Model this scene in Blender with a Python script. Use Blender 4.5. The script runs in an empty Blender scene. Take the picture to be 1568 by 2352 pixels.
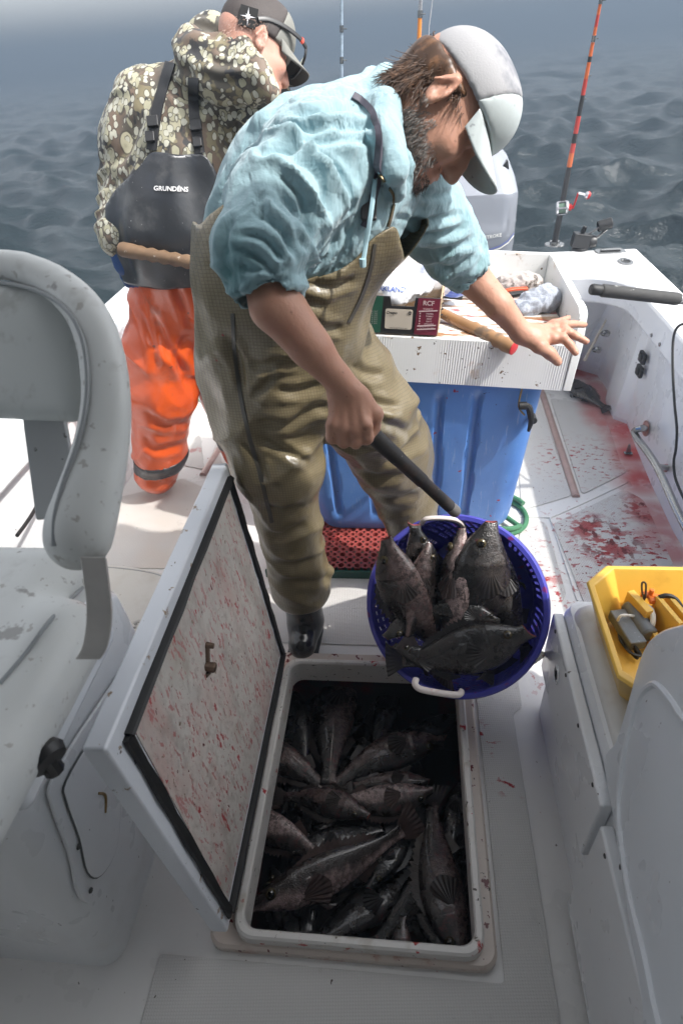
import bpy, bmesh, math, random
import numpy as np
from mathutils import Vector, Matrix
from mathutils.bvhtree import BVHTree
R_ = math.radians
# ---------------------------------------------------------------- camera
sc = bpy.context.scene
FPX, CXP, CYP, CAMH = 1380.0, 784.0, 1176.0, 1.6
_roll, _pitch, _yaw = R_(4.57), math.atan(1081 / FPX), R_(7.9)
_fw = np.array([-math.sin(_yaw) * math.cos(_pitch), math.cos(_yaw) * math.cos(_pitch), -math.sin(_pitch)])
_r0 = np.array([math.cos(_yaw), math.sin(_yaw), 0.0]); _u0 = np.cross(_r0, _fw)
_c, _s = math.cos(_roll), math.sin(_roll)
_R = _c * _r0 - _s * _u0; _U = _s * _r0 + _c * _u0
_O = np.array([0, 0, CAMH])
cam_d = bpy.data.cameras.new('camera'); cam = bpy.data.objects.new('camera', cam_d)
sc.collection.objects.link(cam); sc.camera = cam
cam.matrix_world = Matrix(((_R[0], _U[0], -_fw[0], 0), (_R[1], _U[1], -_fw[1], 0), (_R[2], _U[2], -_fw[2], CAMH), (0, 0, 0, 1)))
cam_d.sensor_fit = 'VERTICAL'; cam_d.sensor_height = 36.0; cam_d.lens = 36.0 * FPX / 2352
cam_d.clip_start = 0.02; cam_d.clip_end = 3000
cam_d.dof.use_dof = True; cam_d.dof.focus_distance = 1.55; cam_d.dof.aperture_fstop = 5.0
# ---------------------------------------------------------------- world + sun
SUN = Vector((0.595, -0.19, 0.775)).normalized()      # towards the sun
sun_el = math.asin(SUN.z); sun_az = math.atan2(SUN.x, SUN.y)
w = bpy.data.worlds.new('World'); sc.world = w; w.use_nodes = True
nt = w.node_tree; nt.nodes.clear()
sky = nt.nodes.new('ShaderNodeTexSky'); sky.sky_type = 'NISHITA'; sky.sun_disc = False
sky.sun_elevation = sun_el; sky.sun_rotation = sun_az; sky.air_density = 1.0; sky.dust_density = 3.0; sky.ozone_density = 1.0
hs = nt.nodes.new('ShaderNodeHueSaturation'); hs.inputs['Saturation'].default_value = 0.16
bg = nt.nodes.new('ShaderNodeBackground'); bg.inputs[1].default_value = 0.15
wo = nt.nodes.new('ShaderNodeOutputWorld')
nt.links.new(sky.outputs[0], hs.inputs['Color']); nt.links.new(hs.outputs[0], bg.inputs[0]); nt.links.new(bg.outputs[0], wo.inputs[0])
sd = bpy.data.lights.new('sun', 'SUN'); sd.energy = 2.0; sd.angle = R_(1.0); sd.color = (1.0, 0.965, 0.92)
so = bpy.data.objects.new('sun', sd); sc.collection.objects.link(so); so.location = (3, -2, 6)
so.rotation_euler = SUN.to_track_quat('Z', 'Y').to_euler()
sc.view_settings.view_transform = 'Standard'; sc.view_settings.look = 'None'
sc.view_settings.exposure = 1.5; sc.view_settings.gamma = 1.0; sc.view_settings.use_curve_mapping = False
sc.render.engine = 'CYCLES'
try:
    sc.cycles.use_denoising = True; sc.cycles.denoiser = 'OPENIMAGEDENOISE'
    sc.cycles.max_bounces = 6; sc.cycles.diffuse_bounces = 4; sc.cycles.glossy_bounces = 3; sc.cycles.transmission_bounces = 4
    sc.cycles.transparent_max_bounces = 8; sc.cycles.volume_bounces = 1
    sc.cycles.use_adaptive_sampling = True; sc.cycles.adaptive_threshold = 0.02
except Exception: pass

# ---------------------------------------------------------------- measuring helpers (a sight line met with a depth or plane)
def ray(x, y): return _fw + _R * (x - CXP) / FPX - _U * (y - CYP) / FPX
def P(x, y, d): return _O + ray(x, y) * d
def PZ(x, y, z=0.0):
    r = ray(x, y); return _O + r * ((z - CAMH) / r[2])
def PY(x, y, Y):
    r = ray(x, y); return _O + r * (Y / r[1])
def PX(x, y, X):
    r = ray(x, y); return _O + r * (X / r[0])

# ---------------------------------------------------------------- materials
class NT:
    def __init__(s, name):
        s.m = bpy.data.materials.new(name); s.m.use_nodes = True; s.t = s.m.node_tree; s.t.nodes.clear()
        s.out = s.n('ShaderNodeOutputMaterial'); s.b = s.n('ShaderNodeBsdfPrincipled'); s.l(s.b.outputs[0], s.out.inputs[0])
        s.tc = s.n('ShaderNodeTexCoord'); s.geo = s.n('ShaderNodeNewGeometry')
        s.obj = s.tc.outputs['Object']; s.pos = s.geo.outputs['Position']
    def n(s, t, **k):
        q = s.t.nodes.new(t)
        for a, v in k.items(): setattr(q, a, v)
        return q
    def l(s, a, b): s.t.links.new(a, b)
    def put(s, sock, v):
        if hasattr(v, 'is_linked'): s.l(v, sock)
        elif isinstance(v, (tuple, list)) and len(v) == 3 and sock.type == 'RGBA': sock.default_value = (*v, 1)
        else: sock.default_value = v
    def math(s, op, a, b=0.0, c=None, clamp=False):
        q = s.n('ShaderNodeMath', operation=op, use_clamp=clamp); s.put(q.inputs[0], a); s.put(q.inputs[1], b)
        if c is not None: s.put(q.inputs[2], c)
        return q.outputs[0]
    def mix(s, f, a, b, mode='MIX'):
        q = s.n('ShaderNodeMix', data_type='RGBA', blend_type=mode); q.clamp_factor = True
        s.put(q.inputs[0], f); s.put(q.inputs[6], a); s.put(q.inputs[7], b); return q.outputs[2]
    def mapr(s, v, a, b, c=0.0, d=1.0, smooth=True):
        q = s.n('ShaderNodeMapRange', interpolation_type='SMOOTHSTEP' if smooth else 'LINEAR')
        for i, x in enumerate((v, a, b, c, d)): s.put(q.inputs[i], x)
        return q.outputs[0]
    def xf(s, vec, scale=(1, 1, 1), rot=(0, 0, 0), loc=(0, 0, 0)):
        q = s.n('ShaderNodeMapping'); s.l(vec, q.inputs[0]); q.inputs[1].default_value = loc; q.inputs[2].default_value = rot; q.inputs[3].default_value = scale
        return q.outputs[0]
    def noise(s, vec, scale, detail=3.0, rough=.55, dist=0.0, col=False):
        q = s.n('ShaderNodeTexNoise'); s.l(vec, q.inputs['Vector']); q.inputs['Scale'].default_value = scale
        q.inputs['Detail'].default_value = detail; q.inputs['Roughness'].default_value = rough; q.inputs['Distortion'].default_value = dist
        return q.outputs['Color' if col else 'Fac']
    def voro(s, vec, scale, feature='F1', out='Distance', rand=1.0):
        q = s.n('ShaderNodeTexVoronoi', feature=feature); s.l(vec, q.inputs['Vector']); q.inputs['Scale'].default_value = scale
        q.inputs['Randomness'].default_value = rand; return q.outputs[out]
    def sep(s, vec):
        q = s.n('ShaderNodeSeparateXYZ'); s.l(vec, q.inputs[0]); return q.outputs
    def warp(s, vec, scale, amt):
        c = s.noise(vec, scale, 2, col=True); q = s.n('ShaderNodeVectorMath', operation='SCALE')
        sub = s.n('ShaderNodeVectorMath', operation='SUBTRACT'); s.l(c, sub.inputs[0]); sub.inputs[1].default_value = (.5, .5, .5)
        s.l(sub.outputs[0], q.inputs[0]); q.inputs['Scale'].default_value = amt
        a = s.n('ShaderNodeVectorMath', operation='ADD'); s.l(vec, a.inputs[0]); s.l(q.outputs[0], a.inputs[1]); return a.outputs[0]
    def blobs(s, pts):
        f = None
        for (c, r) in pts:
            q = s.n('ShaderNodeVectorMath', operation='DISTANCE'); s.l(s.pos, q.inputs[0]); q.inputs[1].default_value = tuple(float(v) for v in c)
            g = s.mapr(q.outputs['Value'], r * 1.15, r * .25)
            f = g if f is None else s.math('MAXIMUM', f, g)
        return f
    def bump(s, h, strength=.3, dist=.002, prev=None):
        q = s.n('ShaderNodeBump'); s.put(q.inputs['Height'], h); q.inputs['Strength'].default_value = strength; q.inputs['Distance'].default_value = dist
        if prev is not None: s.l(prev, q.inputs['Normal'])
        return q.outputs[0]
    def done(s, col, rough=.5, metal=0.0, spec=.5, normal=None, coat=0, coatr=.1, sss=0, sssr=(.01, .004, .002), trans=0, alpha=1, ior=None, sheen=0):
        b = s.b; s.put(b.inputs['Base Color'], col); s.put(b.inputs['Roughness'], rough); s.put(b.inputs['Metallic'], metal)
        b.inputs['Specular IOR Level'].default_value = spec
        b.inputs['Coat Weight'].default_value = coat; b.inputs['Coat Roughness'].default_value = coatr
        b.inputs['Subsurface Weight'].default_value = sss; b.inputs['Subsurface Radius'].default_value = sssr; b.inputs['Subsurface Scale'].default_value = 1.0
        b.inputs['Transmission Weight'].default_value = trans; s.put(b.inputs['Alpha'], alpha); b.inputs['Sheen Weight'].default_value = sheen
        if ior: b.inputs['IOR'].default_value = ior
        if normal is not None: s.l(normal, b.inputs['Normal'])
        return s.m

def lay(N, col, layers, coords=None):
    """sequential stain layers; each: color, scale, thr, soft, stretch, blobs, fac, detail, rot"""
    mk = None
    for L in layers:
        v = N.xf(N.pos if L.get('world') else N.obj, L.get('stretch', (1, 1, 1)), L.get('rot', (0, 0, 0)), L.get('loc', (0, 0, 0)))
        if L.get('vor'): f = N.mapr(N.voro(N.warp(v, L['scale'] * .8, .5 / L['scale']), L['scale']), L['thr'], L['thr'] - L.get('soft', .04))
        else:
            f = N.noise(v, L['scale'], L.get('detail', 4), L.get('rough', .6), L.get('dist', 0)); f = N.mapr(f, L['thr'], L['thr'] + L.get('soft', .06))
        if L.get('blobs'): f = N.math('MULTIPLY', f, N.blobs(L['blobs']))
        if L.get('fac', 1) != 1: f = N.math('MULTIPLY', f, L['fac'])
        col = N.mix(f, col, L['color']); mk = f if mk is None else N.math('MAXIMUM', mk, f)
    return col, mk

def mat(name, col, rough=.5, metal=0.0, var=0.0, vscale=6.0, bumps=(), layers=(), **k):
    N = NT(name); c = col
    if var: c = N.mix(N.noise(N.obj, vscale, 4), tuple(x * (1 - var) for x in col), tuple(min(1, x * (1 + var)) for x in col))
    if layers: c, mk = lay(N, c, layers)
    nr = None
    for (sc_, st, ds) in bumps: nr = N.bump(N.noise(N.obj, sc_, 4), st, ds, nr)
    r = rough
    if k.pop('rvar', 0): r = N.mapr(N.noise(N.obj, vscale * 2.3, 3), .3, .7, rough * .75, min(1, rough * 1.35))
    return N.done(c, r, metal, normal=nr, **k)

BLOOD = (.30, .008, .012); DBLOOD = (.12, .006, .008); DIRT = (.06, .045, .03)
def D(color, scale, thr, **k): return dict(color=color, scale=scale, thr=thr, **k)

def gel(name, col=(.74, .75, .76), rough=.32, dirt=.68, extra=(), specks=True, var=.05, bumps=((14, .05, .01),)):
    L = [D((.42, .40, .35), 3.0, .56, soft=.22, fac=.35)]
    if specks: L += [D(DIRT, 55, .735, soft=.03, fac=.85, detail=2), D((.25, .2, .16), 110, .74, soft=.03, fac=.7, detail=2)]
    return mat(name, col, rough, var=var, vscale=3, layers=L + list(extra), bumps=bumps, rvar=1, coat=.15)

# ---------------------------------------------------------------- scene helpers
ROOTLOC = {}
def link(o): sc.collection.objects.link(o); return o
def tag(o, label=None, cat=None, group=None, kind=None):
    if label: o['label'] = label
    if cat: o['category'] = cat
    if group: o['group'] = group
    if kind: o['kind'] = kind
    return o
def thing(name, label, cat, loc=(0, 0, 0), group=None):
    o = link(bpy.data.objects.new(name, None)); o.location = tuple(float(v) for v in loc); o.empty_display_size = .05
    ROOTLOC[o] = np.array([float(v) for v in loc]); return tag(o, label, cat, group)
def mesh_obj(name, v, f, m=None, parent=None, smooth=True, angle=None, local=False, loc=None, edges=None):
    me = bpy.data.meshes.new(name); v = np.asarray(v, dtype=np.float64).reshape(-1, 3)
    off = np.zeros(3)
    if parent is not None and not local: off = ROOTLOC[parent]
    elif loc is not None: off = np.asarray(loc, float)
    v = v - off
    if isinstance(f, np.ndarray):
        nf = len(f); k = f.shape[1]
        me.vertices.add(len(v)); me.vertices.foreach_set('co', v.ravel()); me.loops.add(nf * k); me.loops.foreach_set('vertex_index', f.ravel().astype(np.int32))
        me.polygons.add(nf); me.polygons.foreach_set('loop_start', np.arange(0, nf * k, k, dtype=np.int32)); me.update(calc_edges=True); me.validate()
    else:
        me.from_pydata([tuple(q) for q in v], edges or [], [tuple(int(i) for i in q) for q in f]); me.update()
    if smooth: me.polygons.foreach_set('use_smooth', [True] * len(me.polygons))
    if smooth and angle: me.set_sharp_from_angle(angle=R_(angle))
    o = link(bpy.data.objects.new(name, me))
    if m is not None: me.materials.append(m)
    if parent is not None: o.parent = parent; ROOTLOC[o] = ROOTLOC[parent]
    else:
        ROOTLOC[o] = off
        if loc is not None: o.location = tuple(off)
    return o
class G:
    """geometry collector; build() links everything collected as ONE mesh"""
    def __init__(s): s.v = []; s.f = []
    def add(s, v, f):
        n = len(s.v); s.v += [tuple(float(c) for c in q) for q in v]; s.f += [tuple(n + i for i in q) for q in f]; return s
    def box(s, lo, hi, M=None):
        (x0, y0, z0), (x1, y1, z1) = lo, hi
        v = [(x0, y0, z0), (x1, y0, z0), (x1, y1, z0), (x0, y1, z0), (x0, y0, z1), (x1, y0, z1), (x1, y1, z1), (x0, y1, z1)]
        if M is not None: v = [tuple(M @ Vector(q)) for q in v]
        return s.add(v, [(0, 3, 2, 1), (4, 5, 6, 7), (0, 1, 5, 4), (1, 2, 6, 5), (2, 3, 7, 6), (3, 0, 4, 7)])
    def hexa(s, q): # eight corners: bottom four, top four
        return s.add(q, [(0, 3, 2, 1), (4, 5, 6, 7), (0, 1, 5, 4), (1, 2, 6, 5), (2, 3, 7, 6), (3, 0, 4, 7)])
    def tube(s, pts, r, seg=10, cap=True, close=False, flat=1.0, up=None):
        pts = [np.array(p, float) for p in pts]; n = len(pts)
        rs = r if hasattr(r, '__len__') else [r] * n
        rings = []; pu = None
        for i, p in enumerate(pts):
            a = pts[(i - 1) % n] if (close or i > 0) else p; b = pts[(i + 1) % n] if (close or i < n - 1) else p
            t = b - a; t = t / (np.linalg.norm(t) + 1e-12)
            if pu is None:
                q = np.array(up, float) if up is not None else (np.array([0, 0, 1.]) if abs(t[2]) < .9 else np.array([1., 0, 0]))
            else: q = pu
            u = q - t * (q @ t); u /= np.linalg.norm(u) + 1e-12; pu = u; vv = np.cross(t, u)
            rings.append([p + rs[i] * (math.cos(2 * math.pi * k / seg) * u * flat + math.sin(2 * math.pi * k / seg) * vv) for k in range(seg)])
        v = [q for ring in rings for q in ring]; f = []
        for i in range(n if close else n - 1):
            for k in range(seg):
                a = i * seg + k; b = i * seg + (k + 1) % seg; j = (i + 1) % n
                f.append((a, b, j * seg + (k + 1) % seg, j * seg + k))
        if cap and not close: f.append(tuple(range(seg))[::-1]); f.append(tuple((n - 1) * seg + k for k in range(seg)))
        return s.add(v, f)
    def lathe(s, prof, M=None, seg=24, cap=True):  # prof: (r, z)
        v = []; f = []; n = len(prof)
        for (r, z) in prof:
            for k in range(seg):
                a = 2 * math.pi * k / seg; v.append((r * math.cos(a), r * math.sin(a), z))
        for i in range(n - 1):
            for k in range(seg): f.append((i * seg + k, i * seg + (k + 1) % seg, (i + 1) * seg + (k + 1) % seg, (i + 1) * seg + k))
        if cap: f.append(tuple(range(seg))[::-1]); f.append(tuple((n - 1) * seg + k for k in range(seg)))
        if M is not None: v = [tuple(M @ Vector(q)) for q in v]
        return s.add(v, f)
    def prism(s, poly, a, b):   # poly: list of 3D points, extruded from +a to +b (vectors)
        a = np.array(a, float); b = np.array(b, float); n = len(poly); poly = [np.array(p, float) for p in poly]
        v = [p + a for p in poly] + [p + b for p in poly]
        f = [tuple(range(n))[::-1], tuple(range(n, 2 * n))] + [(i, (i + 1) % n, n + (i + 1) % n, n + i) for i in range(n)]
        return s.add(v, f)
    def loft(s, rows, close=False, cap=False):
        n = len(rows[0]); v = [q for r in rows for q in r]; f = []
        for i in range(len(rows) - 1):
            for k in range(n if close else n - 1):
                f.append((i * n + k, i * n + (k + 1) % n, (i + 1) * n + (k + 1) % n, (i + 1) * n + k))
        if cap: f.append(tuple(range(n))[::-1]); f.append(tuple((len(rows) - 1) * n + k for k in range(n)))
        return s.add(v, f)
    def build(s, name, m=None, parent=None, smooth=True, angle=35, bevel=0, seg=2, local=False, loc=None, fix=True):
        o = mesh_obj(name, s.v, s.f, m, parent, False, None, local, loc)
        if fix:
            bm = bmesh.new(); bm.from_mesh(o.data); bmesh.ops.recalc_face_normals(bm, faces=bm.faces); bm.to_mesh(o.data); bm.free()
        if smooth: o.data.polygons.foreach_set('use_smooth', [True] * len(o.data.polygons))
        if smooth and not bevel: o.data.set_sharp_from_angle(angle=R_(angle))
        if bevel:
            md = o.modifiers.new('bevel', 'BEVEL'); md.width = bevel; md.segments = seg; md.limit_method = 'ANGLE'; md.angle_limit = R_(30); md.harden_normals = True
        return o
def frame(origin, z, x=None):
    z = Vector(z).normalized(); x = Vector(x) if x is not None else (Vector((1, 0, 0)) if abs(z.x) < .9 else Vector((0, 1, 0)))
    y = z.cross(x).normalized(); x = y.cross(z)
    return Matrix(((x.x, y.x, z.x, origin[0]), (x.y, y.y, z.y, origin[1]), (x.z, y.z, z.z, origin[2]), (0, 0, 0, 1)))
def smooth_path(pts, n=8, close=False):
    pts = [np.array(p, float) for p in pts]; out = []; N = len(pts)
    for i in range(N if close else N - 1):
        p0 = pts[(i - 1) % N] if (close or i > 0) else pts[i]; p1 = pts[i]; p2 = pts[(i + 1) % N]; p3 = pts[(i + 2) % N] if (close or i < N - 2) else p2
        for k in range(n):
            t = k / n; out.append(.5 * ((2 * p1) + (-p0 + p2) * t + (2 * p0 - 5 * p1 + 4 * p2 - p3) * t * t + (-p0 + 3 * p1 - 3 * p2 + p3) * t ** 3))
    if not close: out.append(pts[-1])
    return out
def rrect(x0, y0, x1, y1, r, n=5):
    out = []
    for (cx, cy, a0) in ((x1 - r, y0 + r, -90), (x1 - r, y1 - r, 0), (x0 + r, y1 - r, 90), (x0 + r, y0 + r, 180)):
        for k in range(n + 1):
            a = R_(a0 + 90 * k / n); out.append((cx + r * math.cos(a), cy + r * math.sin(a)))
    return out
def inherit(o, src): o.data = src.data; return o

# numpy value noise
_rng = np.random.RandomState(7); _tab = _rng.rand(4096).astype(np.float32)
def vnoise(p):
    p = np.asarray(p, dtype=np.float64); i = np.floor(p).astype(np.int64); f = p - i; f = f * f * (3 - 2 * f); o = 0
    for dx in (0, 1):
        for dy in (0, 1):
            for dz in (0, 1):
                h = ((i[:, 0] + dx) * 73856093 ^ (i[:, 1] + dy) * 19349663 ^ (i[:, 2] + dz) * 83492791) & 4095
                o = o + _tab[h] * (f[:, 0] if dx else 1 - f[:, 0]) * (f[:, 1] if dy else 1 - f[:, 1]) * (f[:, 2] if dz else 1 - f[:, 2])
    return o * 2 - 1
def fbm(p, o=3):
    a = 1.0; s = 0; p = np.asarray(p, float)
    for k in range(o): s = s + a * vnoise(p * (2.03 ** k) + k * 17.3); a *= .5
    return s

# ---------------------------------------------------------------- signed-distance modeller
class SDF:
    def __init__(s, lo, hi, h):
        s.lo = np.array(lo, float); s.h = h; s.n = np.ceil((np.array(hi) - s.lo) / h).astype(int) + 1
        s.f = np.full(s.n, 9.0, np.float32)
    def sub(s, lo, hi):
        a = np.clip(np.floor((np.array(lo) - s.lo) / s.h).astype(int), 0, s.n); b = np.clip(np.ceil((np.array(hi) - s.lo) / s.h).astype(int) + 1, 0, s.n)
        sl = tuple(slice(a[i], b[i]) for i in range(3))
        ax = [(s.lo[i] + np.arange(a[i], b[i]) * s.h).astype(np.float32) for i in range(3)]
        return sl, ax[0][:, None, None], ax[1][None, :, None], ax[2][None, None, :]
    def comb(s, sl, d, k, mode):
        f = s.f[sl]
        if f.size == 0: return
        if mode == 'add':
            h = np.maximum(k - np.abs(f - d), 0) / max(k, 1e-6); s.f[sl] = np.minimum(f, d) - h * h * k * .25
        elif mode == 'cut':
            d = -d; h = np.maximum(k - np.abs(f - d), 0) / max(k, 1e-6); s.f[sl] = np.maximum(f, d) + h * h * k * .25
        elif mode == 'and':
            h = np.maximum(k - np.abs(f - d), 0) / max(k, 1e-6); s.f[sl] = np.maximum(f, d) + h * h * k * .25
    def cone(s, a, b, ra, rb, k=.02, mode='add', squash=None):
        a = np.array(a, float); b = np.array(b, float); m = max(ra, rb) + k + .02
        sl, X, Y, Z = s.sub(np.minimum(a, b) - m, np.maximum(a, b) + m)
        ab = b - a; L2 = ab @ ab + 1e-9
        t = np.clip(((X - a[0]) * ab[0] + (Y - a[1]) * ab[1] + (Z - a[2]) * ab[2]) / L2, 0, 1)
        dx, dy, dz = X - a[0] - t * ab[0], Y - a[1] - t * ab[1], Z - a[2] - t * ab[2]
        if squash is not None:   # (direction, factor): flatten the section along a direction
            n = np.array(squash[0], float); n /= np.linalg.norm(n); q = dx * n[0] + dy * n[1] + dz * n[2]; g = 1 / squash[1]
            d = np.sqrt(np.maximum(dx * dx + dy * dy + dz * dz + q * q * (g * g - 1), 0))
            d = (d - (ra + (rb - ra) * t)) * min(1, squash[1] * 1.2)
        else: d = np.sqrt(dx * dx + dy * dy + dz * dz) - (ra + (rb - ra) * t)
        s.comb(sl, d.astype(np.float32), k, mode); return s
    def chain(s, pts, rs, k=.02, mode='add', squash=None):
        for i in range(len(pts) - 1): s.cone(pts[i], pts[i + 1], rs[i], rs[i + 1], k, mode, squash)
        return s
    def ell(s, c, r, ax=None, k=.02, mode='add'):
        c = np.array(c, float); r = np.array(r, float) * np.ones(3); m = r.max() + k + .02
        sl, X, Y, Z = s.sub(c - m, c + m); A = np.eye(3) if ax is None else np.array(ax, float)  # rows = axes
        dx, dy, dz = X - c[0], Y - c[1], Z - c[2]
        q = [(dx * A[i][0] + dy * A[i][1] + dz * A[i][2]) for i in range(3)]
        k0 = np.sqrt(sum((q[i] / r[i]) ** 2 for i in range(3))); k1 = np.sqrt(sum((q[i] / r[i] ** 2) ** 2 for i in range(3))) + 1e-6
        s.comb(sl, (k0 * (k0 - 1) / k1).astype(np.float32), k, mode); return s
    def box(s, c, r, ax=None, rnd=.01, k=.02, mode='add'):
        c = np.array(c, float); r = np.array(r, float); m = np.linalg.norm(r) + k + .02
        sl, X, Y, Z = s.sub(c - m, c + m); A = np.eye(3) if ax is None else np.array(ax, float)
        dx, dy, dz = X - c[0], Y - c[1], Z - c[2]
        q = [np.abs(dx * A[i][0] + dy * A[i][1] + dz * A[i][2]) - r[i] + rnd for i in range(3)]
        d = np.sqrt(sum(np.maximum(a, 0) ** 2 for a in q)) + np.minimum(np.maximum(np.maximum(q[0], q[1]), q[2]), 0) - rnd
        s.comb(sl, d.astype(np.float32), k, mode); return s
    def half(s, p, n, k=.01, mode='cut'):  # removes the side n points to
        n = np.array(n, float); n /= np.linalg.norm(n); sl, X, Y, Z = s.sub(s.lo, s.lo + s.n * s.h)
        d = -((X - p[0]) * n[0] + (Y - p[1]) * n[1] + (Z - p[2]) * n[2]); s.comb(sl, np.broadcast_to(d, s.f.shape).astype(np.float32), k, mode); return s
    def mesh(s, smooth=1):
        f = s.f; f = np.pad(f, 1, constant_values=9.0); n = f.shape; I = f < 0
        c = I[:-1, :-1, :-1].astype(np.int8)
        for dx in (0, 1):
            for dy in (0, 1):
                for dz in (0, 1):
                    if dx + dy + dz: c = c + I[dx:n[0] - 1 + dx, dy:n[1] - 1 + dy, dz:n[2] - 1 + dz]
        idx = np.argwhere((c > 0) & (c < 8)); m = len(idx)
        cid = np.full(c.shape, -1, np.int32); cid[idx[:, 0], idx[:, 1], idx[:, 2]] = np.arange(m)
        acc = np.zeros((m, 3)); cnt = np.zeros(m); C = [(a, b, d) for a in (0, 1) for b in (0, 1) for d in (0, 1)]
        for a in C:
            for ax in range(3):
                if a[ax]: continue
                b = list(a); b[ax] = 1
                va = f[idx[:, 0] + a[0], idx[:, 1] + a[1], idx[:, 2] + a[2]]; vb = f[idx[:, 0] + b[0], idx[:, 1] + b[1], idx[:, 2] + b[2]]
                cr = (va < 0) != (vb < 0); t = np.where(cr, va / np.where(va == vb, 1, va - vb), 0)
                p = np.array(a, float)[None, :].repeat(m, 0); p[:, ax] += t
                acc[cr] += p[cr]; cnt[cr] += 1
        v = s.lo + (idx - 1 + acc / np.maximum(cnt, 1)[:, None]) * s.h
        F = []
        for ax in range(3):
            u, w_ = [(1, 2), (2, 0), (0, 1)][ax]
            sl0 = [slice(1, n[i] - 1) for i in range(3)]; sl0[ax] = slice(0, n[ax] - 1); sl1 = list(sl0); sl1[ax] = slice(1, n[ax])
            A = I[tuple(sl0)]; B = I[tuple(sl1)]
            for flip, cond in ((False, A & ~B), (True, ~A & B)):
                e = np.argwhere(cond)
                if not len(e): continue
                for i in range(3):
                    if i != ax: e[:, i] += 1
                q = []
                for (du, dw) in ((-1, -1), (0, -1), (0, 0), (-1, 0)):
                    g = e.copy(); g[:, u] += du; g[:, w_] += dw; q.append(cid[g[:, 0], g[:, 1], g[:, 2]])
                q = np.stack(q, 1); F.append(q[:, ::-1] if flip else q)
        F = np.concatenate(F); F = F[(F >= 0).all(1)]
        for _ in range(smooth): v = lap(v, F)
        return v, F
def lap(v, F, lam=.5):
    acc = np.zeros_like(v); cnt = np.zeros(len(v)); k = F.shape[1]
    for i in range(k):
        for j in (1, k - 1):
            np.add.at(acc, F[:, i], v[F[:, (i + j) % k]]); np.add.at(cnt, F[:, i], 1)
    return v + lam * (acc / np.maximum(cnt, 1)[:, None] - v)
def vnormals(v, F):
    a, b, c, d = (v[F[:, i]] for i in range(4)); n = np.cross(c - a, d - b); out = np.zeros_like(v)
    for i in range(4): np.add.at(out, F[:, i], n)
    return out / (np.linalg.norm(out, axis=1)[:, None] + 1e-12)
def axes(z, x):
    z = np.array(z, float); z /= np.linalg.norm(z); x = np.array(x, float); x = x - z * (x @ z); x /= np.linalg.norm(x); return np.array([x, np.cross(z, x), z])

def text_obj(name, s, size, m, parent, place, bold=0.0, align='CENTER', shear=0, spacing=1.0):
    """place(u, w) -> 3D point; text outlines become a thin sheet of real geometry laid on the surface"""
    cu = bpy.data.curves.new('t', 'FONT'); cu.body = s; cu.size = size; cu.align_x = align; cu.align_y = 'CENTER'; cu.offset = bold; cu.shear = shear; cu.space_character = spacing; cu.resolution_u = 3
    to = link(bpy.data.objects.new('t', cu)); dg = bpy.context.evaluated_depsgraph_get(); dg.update()
    me = bpy.data.meshes.new_from_object(to.evaluated_get(dg)); bpy.data.objects.remove(to); 
    bm = bmesh.new(); bm.from_mesh(me); bmesh.ops.triangulate(bm, faces=bm.faces); bm.to_mesh(me); bm.free()
    v = [place(q.co.x, q.co.y) for q in me.vertices]; f = [tuple(p.vertices) for p in me.polygons]
    bpy.data.meshes.remove(me)
    return mesh_obj(name, v, f, m, parent, False)
# ---------------------------------------------------------------- sea
def PP(x, y, p0, n):
    r = ray(x, y); n = np.array(n, float); return _O + r * (((np.array(p0) - _O) @ n) / (r @ n))
def make_sea():
    rnd = np.random.RandomState(3); SZ = -0.8
    ang = np.concatenate([np.arange(-62, 48, .17), np.arange(48, 298, 5.0)]); rad = [2.2]
    while rad[-1] < 900: rad.append(rad[-1] * 1.0115 + .01)
    rad = np.array(rad); A, Rr = np.meshgrid(np.radians(ang), rad)
    X = np.sin(A) * Rr; Y = np.cos(A) * Rr; Z = np.zeros_like(X); DX = np.zeros_like(X); DY = np.zeros_like(X)
    sp = Rr * .0115 * 1.6
    for i in range(120):
        L = 0.25 * (5 / .25) ** rnd.rand(); th = R_(200) + rnd.randn() * .65; k = 2 * math.pi / L; a = .0125 * L ** .85 * (.5 + rnd.rand()) * (1.15 if L < 1.4 else .6)
        kx, ky = k * math.sin(th), k * math.cos(th); ph = kx * X + ky * Y + rnd.rand() * 6.28
        fade = np.clip((L / sp - 1) / 1.5, 0, 1); Z += a * fade * np.cos(ph); DX -= a * fade * .75 * math.sin(th) * np.sin(ph); DY -= a * fade * .75 * math.cos(th) * np.sin(ph)
    v = np.stack([X + DX, Y + DY, Z * 1.0 + SZ], -1).reshape(-1, 3); n0, n1 = X.shape
    i, j = np.meshgrid(np.arange(n0 - 1), np.arange(n1), indexing='ij'); j2 = (j + 1) % n1
    f = np.stack([i * n1 + j, (i + 1) * n1 + j, (i + 1) * n1 + j2, i * n1 + j2], -1).reshape(-1, 4)[:, ::-1]
    N = NT('sea_water'); nr = N.bump(N.noise(N.xf(N.obj, (1, 1.9, 1), (0, 0, .35)), 2.6, 6, .62), .5, .12)
    nr = N.bump(N.noise(N.xf(N.obj, (1, 1.6, 1), (0, 0, -.3)), 13, 4, .6), .5, .025, nr)
    c = N.mix(N.noise(N.obj, .5, 2), (.006, .012, .014), (.012, .022, .024))
    m = N.done(c, .15, spec=.5, ior=1.333, normal=nr)
    o = mesh_obj('sea', v, f, m); tag(o, kind='structure', label='dark choppy sea fading into fog')
    g = G(); g.box((-1.3, -6, SZ - .5), (1.0, 3.2, SZ - .02)) if 0 else None
make_sea()
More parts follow.
